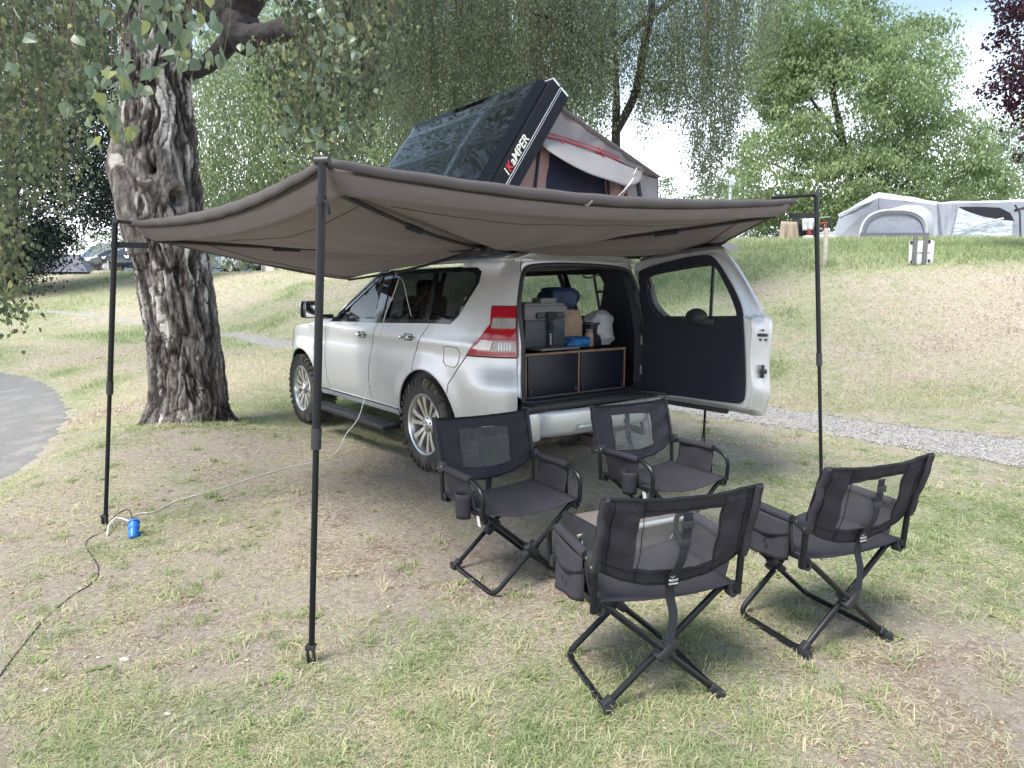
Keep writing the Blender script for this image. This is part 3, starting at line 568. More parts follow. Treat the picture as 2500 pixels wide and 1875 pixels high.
# roof, windscreen, bonnet
rf = B(); rf.grid(lambda u, v: np.array((-.93+u*(2.05)+(.0), (v-.5)*2*(.66-.03*abs(u-.4)), 1.785+.085*(1-(2*v-1)**4)*(1-.25*(2*u-1)**2))), 24, 20); rf.build('roof', M['silver'], car, solid=.02)
rl = B(); rl.grid(lambda u, v: np.array((-.88+u*1.95, (v-.5)*1.24, 1.74+.02*(1-(2*v-1)**2))), 12, 8); rl.build('roof_lining', M['trim_light'], car)
wsn = B(); wsn.grid(lambda u, v: np.array((1.10+u*1.0+.10*(1-(2*v-1)**2)*(1), (v-.5)*2*(.64+.15*u), 1.79-u*.56)), 12, 16); wsn.build('windscreen', M['glass_side'], car)
bn = B(); bn.grid(lambda u, v: np.array((2.05+u*(1.36+.12*(1-(2*v-1)**2)), (v-.5)*2*(.86-.10*u**3), 1.215-.13*u**1.6+.045*(1-(2*v-1)**6)-.02*math.exp(-((abs(2*v-1)-.55)/.12)**2))), 24, 28); bn.build('bonnet', M['silver'], car, solid=.02)
for sg in (-1, 1):
    ap = B(); ap.tube([(1.08, sg*.655, 1.775), (1.6, sg*.73, 1.50), (2.12, sg*.80, 1.21)], .03, 8); ap.build('windscreen_pillar', M['black_gloss'], car)
gb = B()
for k in range(4): gb.box((3.63, 0, .75+k*.06), (.03, .9, .02), bev=.006)
gb.build('grille_bar', M['chrome'], car)
# underbody, axles
ub = B(); ub.box((1.3, 0, .50), (4.2, 1.3, .2), bev=.05); ub.box((1.4, 0, .60), (3.6, 1.55, .08)); ub.build('underbody', M['black_plastic'], car)
ax = B(); ax.tube([(0, -.8, .40), (0, .8, .40)], .045, 10); ax.lathe([(.0, -.16), (.12, -.12), (.15, 0), (.12, .12), (0, .16)], 14, Matrix.Translation((0, 0, .40))); ax.tube([(2.82, -.8, .40), (2.82, .8, .40)], .045, 10); ax.build('axle', M['tow'], car)
# wheels
def make_wheel(parent, cx, mir):
    w = empty('wheel', (cx, mir*.80, .405)); w.parent = parent; w.rotation_euler = (0, 0, 0 if mir > 0 else math.pi)
    t = B(); Ro = .400
    prof = [(.248, -.11), (.268, -.128), (.31, -.137), (.36, -.135), (.385, -.122), (.392, -.09), (.393, 0), (.392, .09), (.385, .122), (.36, .135), (.31, .137), (.268, .128), (.252, .11)]
    t.lathe(prof, 56)
    n = 34
    for k in range(n):
        a = 2*math.pi*k/n
        for sg in (-1, 1):
            Mx = Matrix.Rotation(-a-(0 if sg > 0 else math.pi/n), 4, 'Y')
            t.box((.392, sg*.108, 0), (.026, .052, .046 if k % 2 else .036), bev=.003, M=Mx)
            t.box((.366, sg*.136, 0), (.052, .014, .030 if k % 2 else .022), bev=.003, M=Mx)
            t.box((.394, sg*.045, .012*sg), (.020, .052, .036), rot=(.5*sg, 0, 0), bev=.002, M=Mx)
    ty = t.build('tyre', M['rubber'], w, auto=False); ty.rotation_euler = (0, 0, 0)
    r = B(); r.lathe([(.262, .118), (.268, .130), (.260, .137), (.246, .128), (.230, .09), (.225, -.05), (.24, -.11)], 48)
    r.lathe([(.0, .118), (.030, .116), (.034, .108), (.060, .100), (.078, .088), (.085, .06), (.08, .02)], 32)
    for k in range(6):
        a = k*math.pi/3+.2
        for sg in (-1, 1):
            Mx = Matrix.Rotation(-a, 4, 'Y')
            p0 = Vector((.050, .088, sg*.014)); p1 = Vector((.15, .104, sg*.032)); p2 = Vector((.246, .112, sg*.058))
            wv = []
            for p, ww, dd in ((p0, .016, .03), (p1, .018, .03), (p2, .027, .034)):
                wv += [p+Vector((0, 0, -ww)), p+Vector((0, 0, ww)), p+Vector((0, -dd, ww*1.1)), p+Vector((0, -dd, -ww*1.1))]
            F = []
            for i in (0, 1):
                b = i*4
                for q in range(4): F.append((b+q, b+(q+1) % 4, b+4+(q+1) % 4, b+4+q))
            r.add(wv, F, Mx)
    r.build('rim', M['alloy'], w)
    d = B(); d.lathe([(.0, .0), (.15, .0), (.165, .012), (.165, -.02)], 32); d.lathe([(.225, -.02), (.0, -.03)], 32); d.build('brake_disc', M['dark_metal'], w)
    l = B()
    for k in range(6): a = k*math.pi/3+.72; l.lathe([(0, .104), (.010, .103), (.011, .085)], 8, Matrix.Translation((.056*math.cos(a), 0, .056*math.sin(a))))
    l.build('wheel_nut', M['dark_metal'], w)
    e = B()
    for rx, rz, dz in ((.020, .013, 0), (.013, .0055, .005), (.005, .0125, 0)): e.tube([(rx*math.cos(q), .1195, dz+rz*math.sin(q)) for q in np.linspace(0, 2*math.pi, 17)[:-1]], .0014, 5, closed=True)
    e.build('wheel_emblem', M['chrome'], w)
for cx in (0, 2.82):
    for mir in (1, -1): make_wheel(car, cx, mir)
# ---- rear opening
def ring(u):                      # u 0..1 around the rear opening, (Y, Z)
    return ring_pts[int(u) % len(ring_pts)]
rp = [(.655, .76), (.66, 1.0), (.66, 1.25), (.655, 1.42), (.635, 1.56), (.59, 1.67), (.50, 1.722), (.25, 1.742), (0, 1.745)]
rpl = rp+[(-y, z) for y, z in rp[:-1][::-1]]+[(-.60, .70), (0, .695), (.60, .70)]
rpl = [(y*1.03 if y > 0 and z < 1.5 else y, z) for y, z in rpl]
opening = [tuple(p[:2]) for p in catmull([np.r_[p, 0] for p in rpl], 6, True)]
XR = lambda Z: -1.045+.13*max(0, Z-1.15)/.6     # rear face leans forward with height
ws = B(); ws.tube([(XR(z)-.004, y, z) for y, z in opening], .017, 8, closed=True); ws.build('door_seal', M['black_plastic'], car)
tu = B(); N = len(opening)
tu.V = [(XR(z)+dx, y*(1-k), (z-1.2)*(1-k)+1.2) for dx, k in ((0, 0), (.10, .03), (.12, -.06)) for y, z in opening]; tu.F = [(r_*N+i, r_*N+(i+1) % N, (r_+1)*N+(i+1) % N, (r_+1)*N+i) for r_ in (0, 1) for i in range(N)]; tu.build('opening_flange', M['trim'], car, auto=False)
# painted frame between the flange and the body corners
outer = []
for y, z in opening:
    if z > 1.60: oy = y*1.06; oz = min(1.80, z+.06)
    elif z < .74: oy = y; oz = z-.02
    else: oy = y; oz = z
    p = SIDE(sE, np.clip(oz, .5, 1.785), 0); yy = min(abs(p[1]), .715) if z > .74 and z < 1.60 else abs(oy); yy = max(yy, abs(oy)) if abs(y) > .5 else abs(oy)
    outer.append((float(p[0])-.002, math.copysign(abs(float(p[1])), y), oz) if abs(y) > .45 and z > .74 else (XR(oz)-.0, math.copysign(yy, y), oz))
fr = B(); fr.V = [(XR(z)-.0, y, z) for y, z in opening]+outer; fr.F = [(i, (i+1) % N, N+(i+1) % N, N+i) for i in range(N)]; fr.build('rear_frame', M['silver'], car, auto=False, solid=.01)
hd = B(); hd.grid(lambda u, v: np.array((XR(1.76)-.0+.05*v, (u-.5)*1.30, 1.765+.05*v+.05*(1-(2*u-1)**4)*v)), 20, 3); hd.build('roof_rear_edge', M['silver'], car, solid=.015)
fl = B(); fl.box((.4, 0, .68), (2.7, 1.36, .03)); fl.build('load_floor', M['carpet'], car)
# rear step bumper
bp = B(); bp.box((-1.075, 0, .665), (.19, 1.42, .05), bev=.015)
for k in range(5): bp.box((-1.04-.03*k, 0, .694), (.012, 1.34, .006))
bp.build('bumper_step', M['black_plastic'], car)
bb = B(); bb.grid(lambda u, v: np.array((-1.165-.035*math.sin(math.pi*u)+.06*abs(2*u-1)**8-.012*math.sin(math.pi*v), (u-.5)*1.24, .44+.20*v)), 30, 6); bb.build('rear_bumper', M['silver'], car, solid=.02)
b2 = B()
for sg in (-1, 1): b2.box((-1.09, sg*.66, .53), (.16, .12, .22), bev=.03)
b2.box((-1.05, 0, .50), (.1, 1.2, .14)); b2.build('bumper_bracket', M['silver'], car)
b3 = B(); b3.lathe([(0, -.003), (.014, -.003), (.016, .003)], 12, Matrix.Translation((-1.207, .10, .55)) @ Matrix.Rotation(R(90), 4, 'Z')); b3.build('parking_sensor', M['silver'], car)
b4 = B(); b4.grid(lambda u, v: np.array((-1.213, .02+.26*u-.02*v*(1 if u < .5 else -1)*-1, .47+.045*v)), 4, 1); b4.build('tow_cover', M['silver'], car, solid=.004)
# tow hitch, exhaust and spare wheel underneath
tw = B(); tw.box((-1.10, 0, .33), (.20, .09, .09), bev=.01); tw.box((-1.2, 0, .33), (.03, .20, .15), bev=.01); tw.tube(catmull([(-1.2, 0, .34), (-1.28, 0, .33), (-1.33, 0, .36), (-1.33, 0, .42)], 4), .018, 8); tw.lathe([(0, .028), (.02, .02), (.028, 0), (.02, -.02), (0, -.028)], 12, Matrix.Translation((-1.33, 0, .44)) @ Matrix.Rotation(R(90), 4, 'X'))
tw.tube([(-.95, -.5, .36), (-.95, .5, .36)], .032, 10)
for k in range(7): tw.tube([(-1.215, .03*math.cos(k), .33+.05*math.sin(k*2)), (-1.24, .05*math.cos(k*1.7), .33+.06*math.sin(k))], .012, 6)
tw.build('tow_bar', M['tow'], car)
sp = B(); sp.lathe([(.0, .06), (.22, .06), (.25, .1), (.36, .1), (.39, .06), (.39, -.06), (.36, -.1), (.0, -.1)], 36, Matrix.Translation((-.62, 0, .42)) @ Matrix.Rotation(R(90), 4, 'X')); sp.build('spare_wheel', M['rubber'], car)
ex = B(); ex.tube([(-.4, -.55, .36), (-1.02, -.58, .35), (-1.12, -.60, .33)], .03, 10); ex.build('exhaust_pipe', M['tow'], car)
# seats
for sg in (-1, 1):
    st = B(); st.box((1.15, sg*.38, .95), (.5, .5, .16), bev=.05); st.box((.92, sg*.38, 1.2), (.14, .46, .6), rot=(0, -.22, 0), bev=.06); s_ = st.build('front_seat', M['trim'], car)
    hh = B(); hh.box((.80, sg*.38, 1.56), (.10, .26, .17), bev=.05); hh.tube([(.84, sg*.38-.05, 1.42), (.82, sg*.38-.05, 1.54)], .007, 6); hh.tube([(.84, sg*.38+.05, 1.42), (.82, sg*.38+.05, 1.54)], .007, 6); hh.build('headrest', M['trim'], s_)
st = B(); st.box((-.02, 0, 1.05), (.16, 1.24, .66), rot=(0, -.2, 0), bev=.05); s_ = st.build('rear_seat', M['trim'], car)
for y in (-.38, .38): hh = B(); hh.box((-.10, y, 1.45), (.09, .27, .13), rot=(0, -.2, 0), bev=.045); hh.build('headrest', M['trim'], s_)
for sg in (-1, 1):
    gh = B(); gh.tube(catmull([(-.55, sg*.585, 1.69), (-.52, sg*.56, 1.665), (-.40, sg*.555, 1.66), (-.36, sg*.585, 1.69)], 4), .009, 6); gh.build('grab_handle', M['trim_light'], car)
# ---- side-hinged rear door, standing open at a right angle; own frame drawn straight in car coordinates
DX = lambda x, z, y: np.array((x, y, z))
outl = [(-1.06, .64), (-1.05, .80), (-1.05, 1.0), (-1.03, 1.30), (-.97, 1.52), (-.93, 1.66), (-.93, 1.765), (-1.10, 1.81), (-1.38, 1.855), (-1.66, 1.875), (-1.76, 1.865), (-1.86, 1.78), (-1.97, 1.62), (-2.07, 1.44), (-2.10, 1.375), (-2.155, 1.335), (-2.17, 1.22), (-2.16, 1.0), (-2.175, .84), (-2.18, .76), (-2.15, .655), (-2.11, .60), (-1.9, .60), (-1.6, .605), (-1.37, .61), (-1.20, .615)]
winl = [(-1.07, 1.60), (-1.07, 1.67), (-1.30, 1.71), (-1.66, 1.745), (-1.735, 1.73), (-1.80, 1.66), (-1.90, 1.50), (-1.955, 1.38), (-1.95, 1.345), (-1.9, 1.335), (-1.30, 1.315), (-1.21, 1.33), (-1.13, 1.40), (-1.09, 1.48)]
outs = [tuple(p[:2]) for p in catmull([np.r_[p, 0] for p in outl], 3, True)]; wins = [tuple(p[:2]) for p in catmull([np.r_[p, 0] for p in winl], 3, True)]
def yout(x, z): return -.775-.035*(1-((x+1.62)/.62)**2)+.10*max(0, z-1.30)/.5   # outer skin bulges
rd = empty('tailgate', (0, 0, 0)); rd.parent = car
jam = B(); n = len(outs); cxo = np.mean([p[0] for p in outs]); czo = 1.2
def inset(p, d): v = np.array((cxo-p[0], czo-p[1])); return (p[0]+v[0]/np.linalg.norm(v)*d, p[1]+v[1]/np.linalg.norm(v)*d)
lev = [(0, lambda x, z: yout(x, z)), (-.004, lambda x, z: yout(x, z)+.02), (.0, lambda x, z: yout(x, z)+.035), (.030, lambda x, z: -.735), (.05, lambda x, z: -.70), (.062, lambda x, z: -.655), (.10, lambda x, z: -.645)]
for d, fy in lev:
    for p in outs: q = inset(p, d); jam.V.append((q[0], fy(*q), q[1]))
jam.F = [(r_*n+i, r_*n+(i+1) % n, (r_+1)*n+(i+1) % n, (r_+1)*n+i) for r_ in range(len(lev)-1) for i in range(n)]; jam.build('door_edge', M['silver'], rd, auto=False)
patch('outer_skin', outs, lambda x, z: DX(x, z, yout(x, z)), M['silver'], rd, .08, [wins], 0, (0, -1, 0))
inn = [inset(p, .085) for p in outs]; wfr = [(x+(.0), z) for x, z in wins]
patch('inner_frame', inn, lambda x, z: DX(x, z, -.643), M['silver'], rd, .08, [wins], 0, (0, 1, 0))
panl = [(-1.07, .70), (-1.05, .80), (-1.05, 1.30), (-1.0, 1.52), (-.985, 1.66), (-1.02, 1.72), (-1.38, 1.79), (-1.64, 1.815), (-1.73, 1.79), (-1.82, 1.70), (-1.93, 1.54), (-2.0, 1.40), (-2.02, 1.28), (-2.055, .95), (-2.06, .76), (-2.03, .705), (-1.95, .69), (-1.5, .685), (-1.15, .675)]
pans = [tuple(p[:2]) for p in catmull([np.r_[p, 0] for p in panl], 3, True)]
patch('inner_panel', pans, lambda x, z: DX(x, z, -.625-.008*(z > 1.3)), M['carpet'], rd, .08, [wins], .02, (0, 1, 0))
gl = patch('rear_window', [(x, z) for x, z in wins], lambda x, z: DX(x, z, -.70+.03*(z-1.5)), M['glass'], rd, .1, (), 0, (0, 1, 0))
hw = B()
for k in range(3): hw.tube([(-1.08-.02*k, -.695, 1.64), (-1.085-.02*k, -.697, 1.5), (-1.11-.02*k, -.70, 1.40), (-1.16-.02*k, -.702, 1.34)], .0012, 4)
hw.build('heater_wire', M['black_plastic'], gl)
wr = B(); wr.tube([(x, -.675, z) for x, z in wins], .016, 6, closed=True); wr.build('window_seal', M['black_plastic'], rd)
cv = B(); cv.lathe([(0, .03), (.05, .026), (.075, .012), (.085, -.01)], 20, Matrix.Translation((-1.60, -.62, 1.335)) @ Matrix.Diagonal((1.25, 1, .8, 1))); cv.box((-1.62, -.625, 1.30), (.32, .03, .05), bev=.01); cv.build('wiper_motor_cover', M['black_plastic'], rd)
lt = B(); lt.box((-2.135, -.700, 1.215), (.085, .028, .022), rot=(0, 0, .35), bev=.004); lt.box((-2.155, -.715, .945), (.05, .04, .03), rot=(0, 0, .35), bev=.006); lt.box((-2.150, -.712, .945), (.022, .03, .10), rot=(0, 0, .35), bev=.008); lt.build('door_latch', M['black_plastic'], rd)
for z, x in ((1.25, -2.14), (1.18, -2.16), (1.18, -2.125), (1.06, -2.085)): q = B(); q.lathe([(0, .006), (.008, .004), (.009, -.004)], 8, Matrix.Translation((x, -.688-(-2.09-x)*.4, z))); q.build('bolt', M['dark_metal'] if z > 1.1 else M['black_plastic'], rd)
spb = B()
spb.V = []
for t_ in np.linspace(0, 1, 9):
    x = -.99-.80*t_-.02*t_**3; z = 1.80+.075*math.sin(min(1, t_*1.1)*math.pi/2)
    for dy, dz in ((-.62, .0), (-.70, .035), (-.86+.03*(1-t_), .0), (-.86, -.02), (-.74, -.03)): spb.V.append((x, dy-.0, z+dz-.02*t_**4*(dy < -.9)))
for i in range(8):
    for k in range(5): spb.F.append((i*5+k, i*5+(k+1) % 5, i*5+5+(k+1) % 5, i*5+5+k))
spb.F += [tuple(range(5)), tuple(range(40, 45))]; spb.build('roof_spoiler', M['black_gloss'], rd)
wb = B(); wb.box((-1.55, -.72, .602), (.62, .035, .035), bev=.008); wb.build('lower_hinge_bar', M['black_plastic'], rd)
sty = B(); sty.box((-1.22, -.52, .70), (.36, .03, .025), rot=(0, 0, .2), bev=.005); sty.build('door_check_strut', M['black_plastic'], rd)
for z in (.86, 1.12): hg = B(); hg.box((-1.04, -.675, z), (.07, .06, .09), bev=.015); hg.tube([(-1.05, -.70, z-.06), (-1.05, -.70, z+.06)], .014, 8); hg.build('door_hinge', M['silver'], rd)
hs = B(); hs.tube(catmull([(-.99, -.665, 1.22), (-1.03, -.66, 1.18), (-1.05, -.655, 1.12)], 4), .02, 8); hs.build('cable_gaiter', M['black_plastic'], rd)
# ---- things in the load bay
def incar(o): o.rotation_euler = (0, 0, CRZ); return o
def at_car(name, X, Y, Z, *a): return empty(name, tuple(wcar(X, Y, Z)), CRZ, *a)
cb = at_car('drawer_cabinet', -.66, 0.0, .695, 'black two-door drawer cabinet with plywood edges built into the boot floor', 'cabinet')
q = B(); q.box((0, 0, .17), (.50, 1.06, .34)); q.box((.4, 0, .17), (.4, 1.04, .33)); q.build('carcass', M['panel_black'], cb)
def slab(name, c, d, m, bev=.002): x = B(); x.box(c, d, bev=bev); return x.build(name, m, cb)
slab('top_edge', (-.253, 0, .352), (.014, 1.12, .020), M['wood']); slab('bottom_edge', (-.253, 0, .008), (.014, 1.12, .018), M['wood'])
for y in (-.55, .55): slab('side_edge', (-.253, y, .18), (.0136, .018, .326), M['wood'])
slab('centre_edge', (-.253, -.01, .18), (.0132, .016, .324), M['wood'])
for y, w in ((.27, .535), (-.28, .52)):
    dr_ = slab('cabinet_door', (-.256, y, .18), (.014, w-.012, .318), M['panel_black'])
    x = B(); x.box((-.267, y-w/2+.03, .05), (.01, .03, .04), bev=.003); x.box((-.267, y+w/2-.03, .05), (.01, .02, .05), bev=.003); x.build('hinge', M['dark_metal'], dr_)
slab('left_side_board', (-.02, .563, .17), (.46, .012, .35), M['wood'])
fg = at_car('fridge_box', -.60, .30, 1.075, 'grey and dark blue portable fridge box strapped on the cabinet', 'fridge')
x = B(); x.box((0, 0, .125), (.52, .42, .22), bev=.02); x.build('fridge_body', M['bluegrey'], fg)
x = B(); x.box((0, 0, .29), (.54, .45, .12), bev=.025); x.box((0, 0, .345), (.50, .42, .05), bev=.02); ld = x.build('fridge_lid', M['lidgrey'], fg)
x = B(); x.box((-.20, -.03, .385), (.12, .17, .05), bev=.02); x.build('lid_handle', M['lidgrey'], ld)
for y in (-.13, .07): x = B(); x.box((-.275, y, .27), (.03, .09, .05), bev=.015); x.build('lid_latch', M['black_plastic'], ld)
x = B(); x.box((-.30, -.04, .012), (.20, .40, .016), bev=.004)
sp_ = x.build('slide_plate', M['lidgrey'], fg)
x = B(); x.box((-.282, -.03, .15), (.006, .045, .26)); x.box((-.29, -.03, .27), (.02, .09, .06), bev=.01); x.box((-.292, -.03, .18), (.018, .05, .04), bev=.006); x.build('tie_strap', M['dark'], fg)
x = B()
for k in range(6): x.box((-.2865, -.03+.004*(k % 2), .045+k*.015), (.002, .012, .009))
x.build('strap_print', M['white'], fg)
def blob(name, c, d, m, lab, cat, seed, amp=.18, par=None, pinch=0, n=(40, 30), group=None, pw=.55):
    e = at_car(name, *c); 
    bq = B(); rs = np.random.default_rng(seed); ph = rs.uniform(0, 6, 6)
    def fn(u, v):
        a = 2*math.pi*u; b = math.pi*(v-.5); ca, sa, cb_, sb_ = math.cos(a), math.sin(a), math.cos(b), math.sin(b)
        f = lambda t: math.copysign(abs(t)**pw, t)
        r = 1+amp*(math.sin(3*a+ph[0]+2*b)*.5+math.sin(5*a+ph[1])*.3*cb_+math.sin(7*b+ph[2]+a*2)*.35)
        tp = 1-pinch*max(0, sb_); cr_ = fbm(np.array([(ca*cb_*2.6+seed, sa*cb_*2.6, sb_*2.6)]), 3)[0]; r += amp*1.5*(abs(2*cr_-1)-.3)
        return np.array((d[0]*.5*f(ca)*f(cb_)*r*tp, d[1]*.5*f(sa)*f(cb_)*r*tp, d[2]*.5*(f(sb_)+1)*(1+.08*amp*math.sin(4*a+ph[3]))))
    bq.grid(fn, *n); o = bq.build(name, m, None, auto=True); o.location = e.location; o.rotation_euler = e.rotation_euler; bpy.data.objects.remove(e); return tag(o, lab, cat, group)
blob('paper_bag', (-.62, -.10, 1.07), (.24, .25, .32), M['paper'], 'crumpled brown paper bag standing in the boot beneath the navy rucksack', 'bag', 1, .10, pinch=.0, pw=.35)
blob('paper_bag', (-.70, .055, 1.07), (.16, .13, .28), M['paper'], 'narrow folded beige paper bag squeezed beside the fridge box', 'bag', 7, .2, pinch=.5)
blob('rucksack', (-.58, -.07, 1.37), (.26, .34, .20), M['bluebag'], 'navy blue rucksack lying on top of the brown paper bag', 'rucksack', 3, .16)
blob('towel', (-.78, -.08, 1.07), (.22, .28, .09), M['bluetowel'], 'crumpled bright blue patterned cloth on the front edge of the cabinet', 'cloth', 4, .25)
blob('plastic_bag', (-.73, -.42, 1.07), (.22, .26, .30), M['plasticbag'], 'translucent white plastic bag slumped at the right end of the cabinet', 'bag', 5, .2, pinch=.25)
dk = at_car('storage_box', -.72, -.30, 1.07, 'small dark box behind the plastic bag on the cabinet', 'box'); x = B(); x.box((0, 0, .09), (.2, .14, .18), bev=.015); x.build('box_body', M['panel_black'], dk); x = B(); x.box((0, 0, .19), (.21, .15, .02), bev=.006); x.build('box_lid', M['bluegrey'], dk)
jg = at_car('water_bottle', -.80, -.235, 1.07, 'small beige flask beside the blue cloth in the boot', 'bottle'); x = B(); x.lathe([(0, 0), (.035, 0), (.037, .01), (.037, .10), (.03, .12)], 16, Matrix.Rotation(R(90), 4, 'X')); x.build('flask_body', M['paper'], jg); x = B(); x.lathe([(.03, .12), (.03, .15), (0, .152)], 16, Matrix.Rotation(R(90), 4, 'X')); x.build('flask_cap', M['lidgrey'], jg)
blob('cloth_bundle', (-.80, -.62, .75), (.08, .05, .26), M['paper'], 'beige cloth wedged between the cabinet and the right boot wall', 'cloth', 9, .2)
# ------------------------------------------------------------ roof tent (car frame, lies on the roof bars)
rt = empty('roof_tent', tuple(wcar(0, 0, 1.95)), CRZ, 'black hard-shell roof tent with grey canvas, opened on the car roof', 'roof tent')
def RT(X, Y, Z): return np.array((X, Y, Z-1.95))
xb = [B() for _ in range(2)]
for i, x in enumerate((-.45, .85)): xb[i].box(tuple(RT(x, 0, 1.955)), (.06, 1.34, .035), bev=.012); xb[i].build('roof_bar', M['black_metal'], rt)
x = B(); x.box(tuple(RT(.33, -.18, 2.03)), (2.16, 2.02, .09), bev=.03); x.build('tent_base', M['black_plastic'], rt)
# shell: local u across (0 hinge .. 1 free edge), X along
SH = np.array((.86, 2.04)); SF = np.array((.125, 3.115)); sd = (SF-SH)/np.linalg.norm(SF-SH); sn = np.array((sd[1], -sd[0])) # outward normal (left/up)
if sn[0] < 0: sn = -sn
SLn = np.linalg.norm(SF-SH); TH = .17
def shell(u, v):                  # u along X 0 rear..1 front; v across
    X = -.76+2.2*u; ed = min(1, u/.014); ef = min(1, (1-u)/.16); eh = min(1, v/.10); el_ = min(1, (1-v)/.055)
    h = TH*(ed*(2-ed))**.5*(ef*(2-ef))**.6*(eh*(2-eh))**.5*(el_*(2-el_))**.5
    rib = .006*math.exp(-((v-.5)/.02)**2)+.006*math.exp(-((v-.2)/.02)**2)+.006*math.exp(-((v-.8)/.02)**2)
    gro = -.022/(1+math.exp(-(u-.26)*60))*(1 if .05 < v < .95 else 0)
    p = SH+sd*(SLn*v)+sn*(h+(rib+gro)*min(ed, ef, eh, el_)+.05*math.sin(math.pi*v)*min(1, u*3)*ef)
    return RT(X, p[0], p[1])
x = B(); x.grid(lambda u, v: shell(u**1.35, v), 110, 44); shl = x.build('shell', M['shell'], rt, auto=False)
# rear edge: two dark extrusions with bright ends
def edge_pt(v, d, X): p = SH+sd*(SLn*v)+sn*d; return RT(X, p[0], p[1])
def bar(name, d0, d1, X0, X1, v0, v1, m, par):
    x = B(); x.V = [tuple(edge_pt(v, d, X)) for v in (v0, v1) for d in (d0, d1) for X in (X0, X1)]
    x.F = [(0, 1, 3, 2), (4, 6, 7, 5), (0, 4, 5, 1), (2, 3, 7, 6), (0, 2, 6, 4), (1, 5, 7, 3)]; return x.build(name, m, par, smooth=False)
e1 = bar('rear_frame_rail', -.005, .085, -.80, -.745, 0, 1.0, M['rail_black'], rt); e2 = bar('rear_frame_rail', -.115, -.012, -.80, -.745, 0, 1.0, M['rail_black'], rt)
bar('rail_end', .004, .085, -.798, -.62, 1.0, 1.012, M['alu'], rt); bar('rail_end', -.105, -.015, -.798, -.62, 1.0, 1.012, M['alu'], rt)
bar('rail_trim', -.0105, -.0065, -.8025, -.746, 0, 1.0, M['alu'], rt); bar('rail_trim', -.0265, -.0240, -.8015, -.80, 0, 1.0, M['alu'], rt)
bar('shell_lining', -.03, -.002, -.74, 1.38, 0.01, .99, M['dark'], rt)
# lettering on the rail, running up the slope
def letters(body, v0, size, m, name):
    ex = np.array((0, sd[0], sd[1])); ey = np.array((0, sn[0], sn[1])); ez = np.cross(ex, ey); o = edge_pt(v0, .008, -.8015)
    if ez[0] > 0: ez = -ez
    Mx = Matrix(((ex[0], ey[0], ez[0], o[0]), (ex[1], ey[1], ez[1], o[1]), (ex[2], ey[2], ez[2], o[2]), (0, 0, 0, 1)))
    return text_mesh(name, body, size, m, rt, Mx, .0008, .15, True)
M['cream'] = mat('cream_print', (.78, .77, .66), .6); M['redp'] = mat('red_print', (.60, .02, .03), .6)
sc_ = .092
l1 = letters('i', .325, sc_, M['cream'], 'lettering'); l2 = letters('K', .348, sc_, M['redp'], 'lettering'); l3 = letters('aMPER', .396, sc_, M['cream'], 'lettering')
# canvas body
Xr = -.70; Xf = 1.42
FA = np.array((.13, 3.03)); RE = np.array((-1.13, 2.56)); RB = np.array((-1.17, 2.07)); LB = np.array((.80, 2.06))
def quadsheet(name, a, b, c, d, m, nu=14, nv=14, sag=.02, nrm=(0, 0, 1), seed=0, solid=.004, par=None):
    a, b, c, d = [np.array(t, float) for t in (a, b, c, d)]; nrm = np.array(nrm, float); x = B(); rs = np.random.default_rng(seed); ph = rs.uniform(0, 6, 4)
    def fn(u, v):
        p = (a*(1-u)+b*u)*(1-v)+(d*(1-u)+c*u)*v; w = math.sin(math.pi*u)*math.sin(math.pi*v)
        return p+nrm*(-sag*w+.006*math.sin(9*u+5*v+ph[0])*w**.5+.004*math.sin(19*v-8*u+ph[1])*w**.5)
    x.grid(fn, nu, nv); return x.build(name, m, par or rt, solid=solid, auto=False, off=0)
quadsheet('fly_sheet', RT(Xr-.03, *FA), RT(Xf, *FA), RT(Xf, *RE), RT(Xr-.08, *RE), M['grey_fabric'], 20, 16, .05, (0, -.4, .9), 1)
quadsheet('side_wall', RT(Xr-.04, *RE), RT(Xf, *RE), RT(Xf, *RB), RT(Xr-.04, *RB), M['grey_fabric'], 16, 8, .02, (0, -1, 0), 2)
def wall(name, poly, m, Xo, par=rt, solid=.004, h=.07, holes=(), wr=.012):
    return patch(name, poly, lambda y, z: RT(Xo+wr*math.sin(y*23+z*5)+wr*.5*math.sin(z*31+y*9), y, z), m, par, h, holes, solid, (-1, 0, 0))
outp = [tuple(LB), tuple(FA+(0, -.02)), tuple(RE+(.02, 0)), tuple(RB)]
doorh = [(.27, 2.09), (.19, 2.30), (.135, 2.66), (-.33, 2.66), (-.50, 2.50), (-.52, 2.09)]
wall('end_wall', outp, M['tan_fabric'], Xr, holes=[doorh]); wall('end_wall', outp, M['tan_fabric'], Xf)
wall('door_opening', doorh, M['navy'], Xr+.02)
for a, b in (((.33, 2.08), (.24, 2.75)), ((-.56, 2.08), (-.50, 2.62))): x = B(); x.tube([RT(Xr-.012, *a), RT(Xr-.012, *b)], .012, 6); x.build('wall_seam', M['dark'], rt)
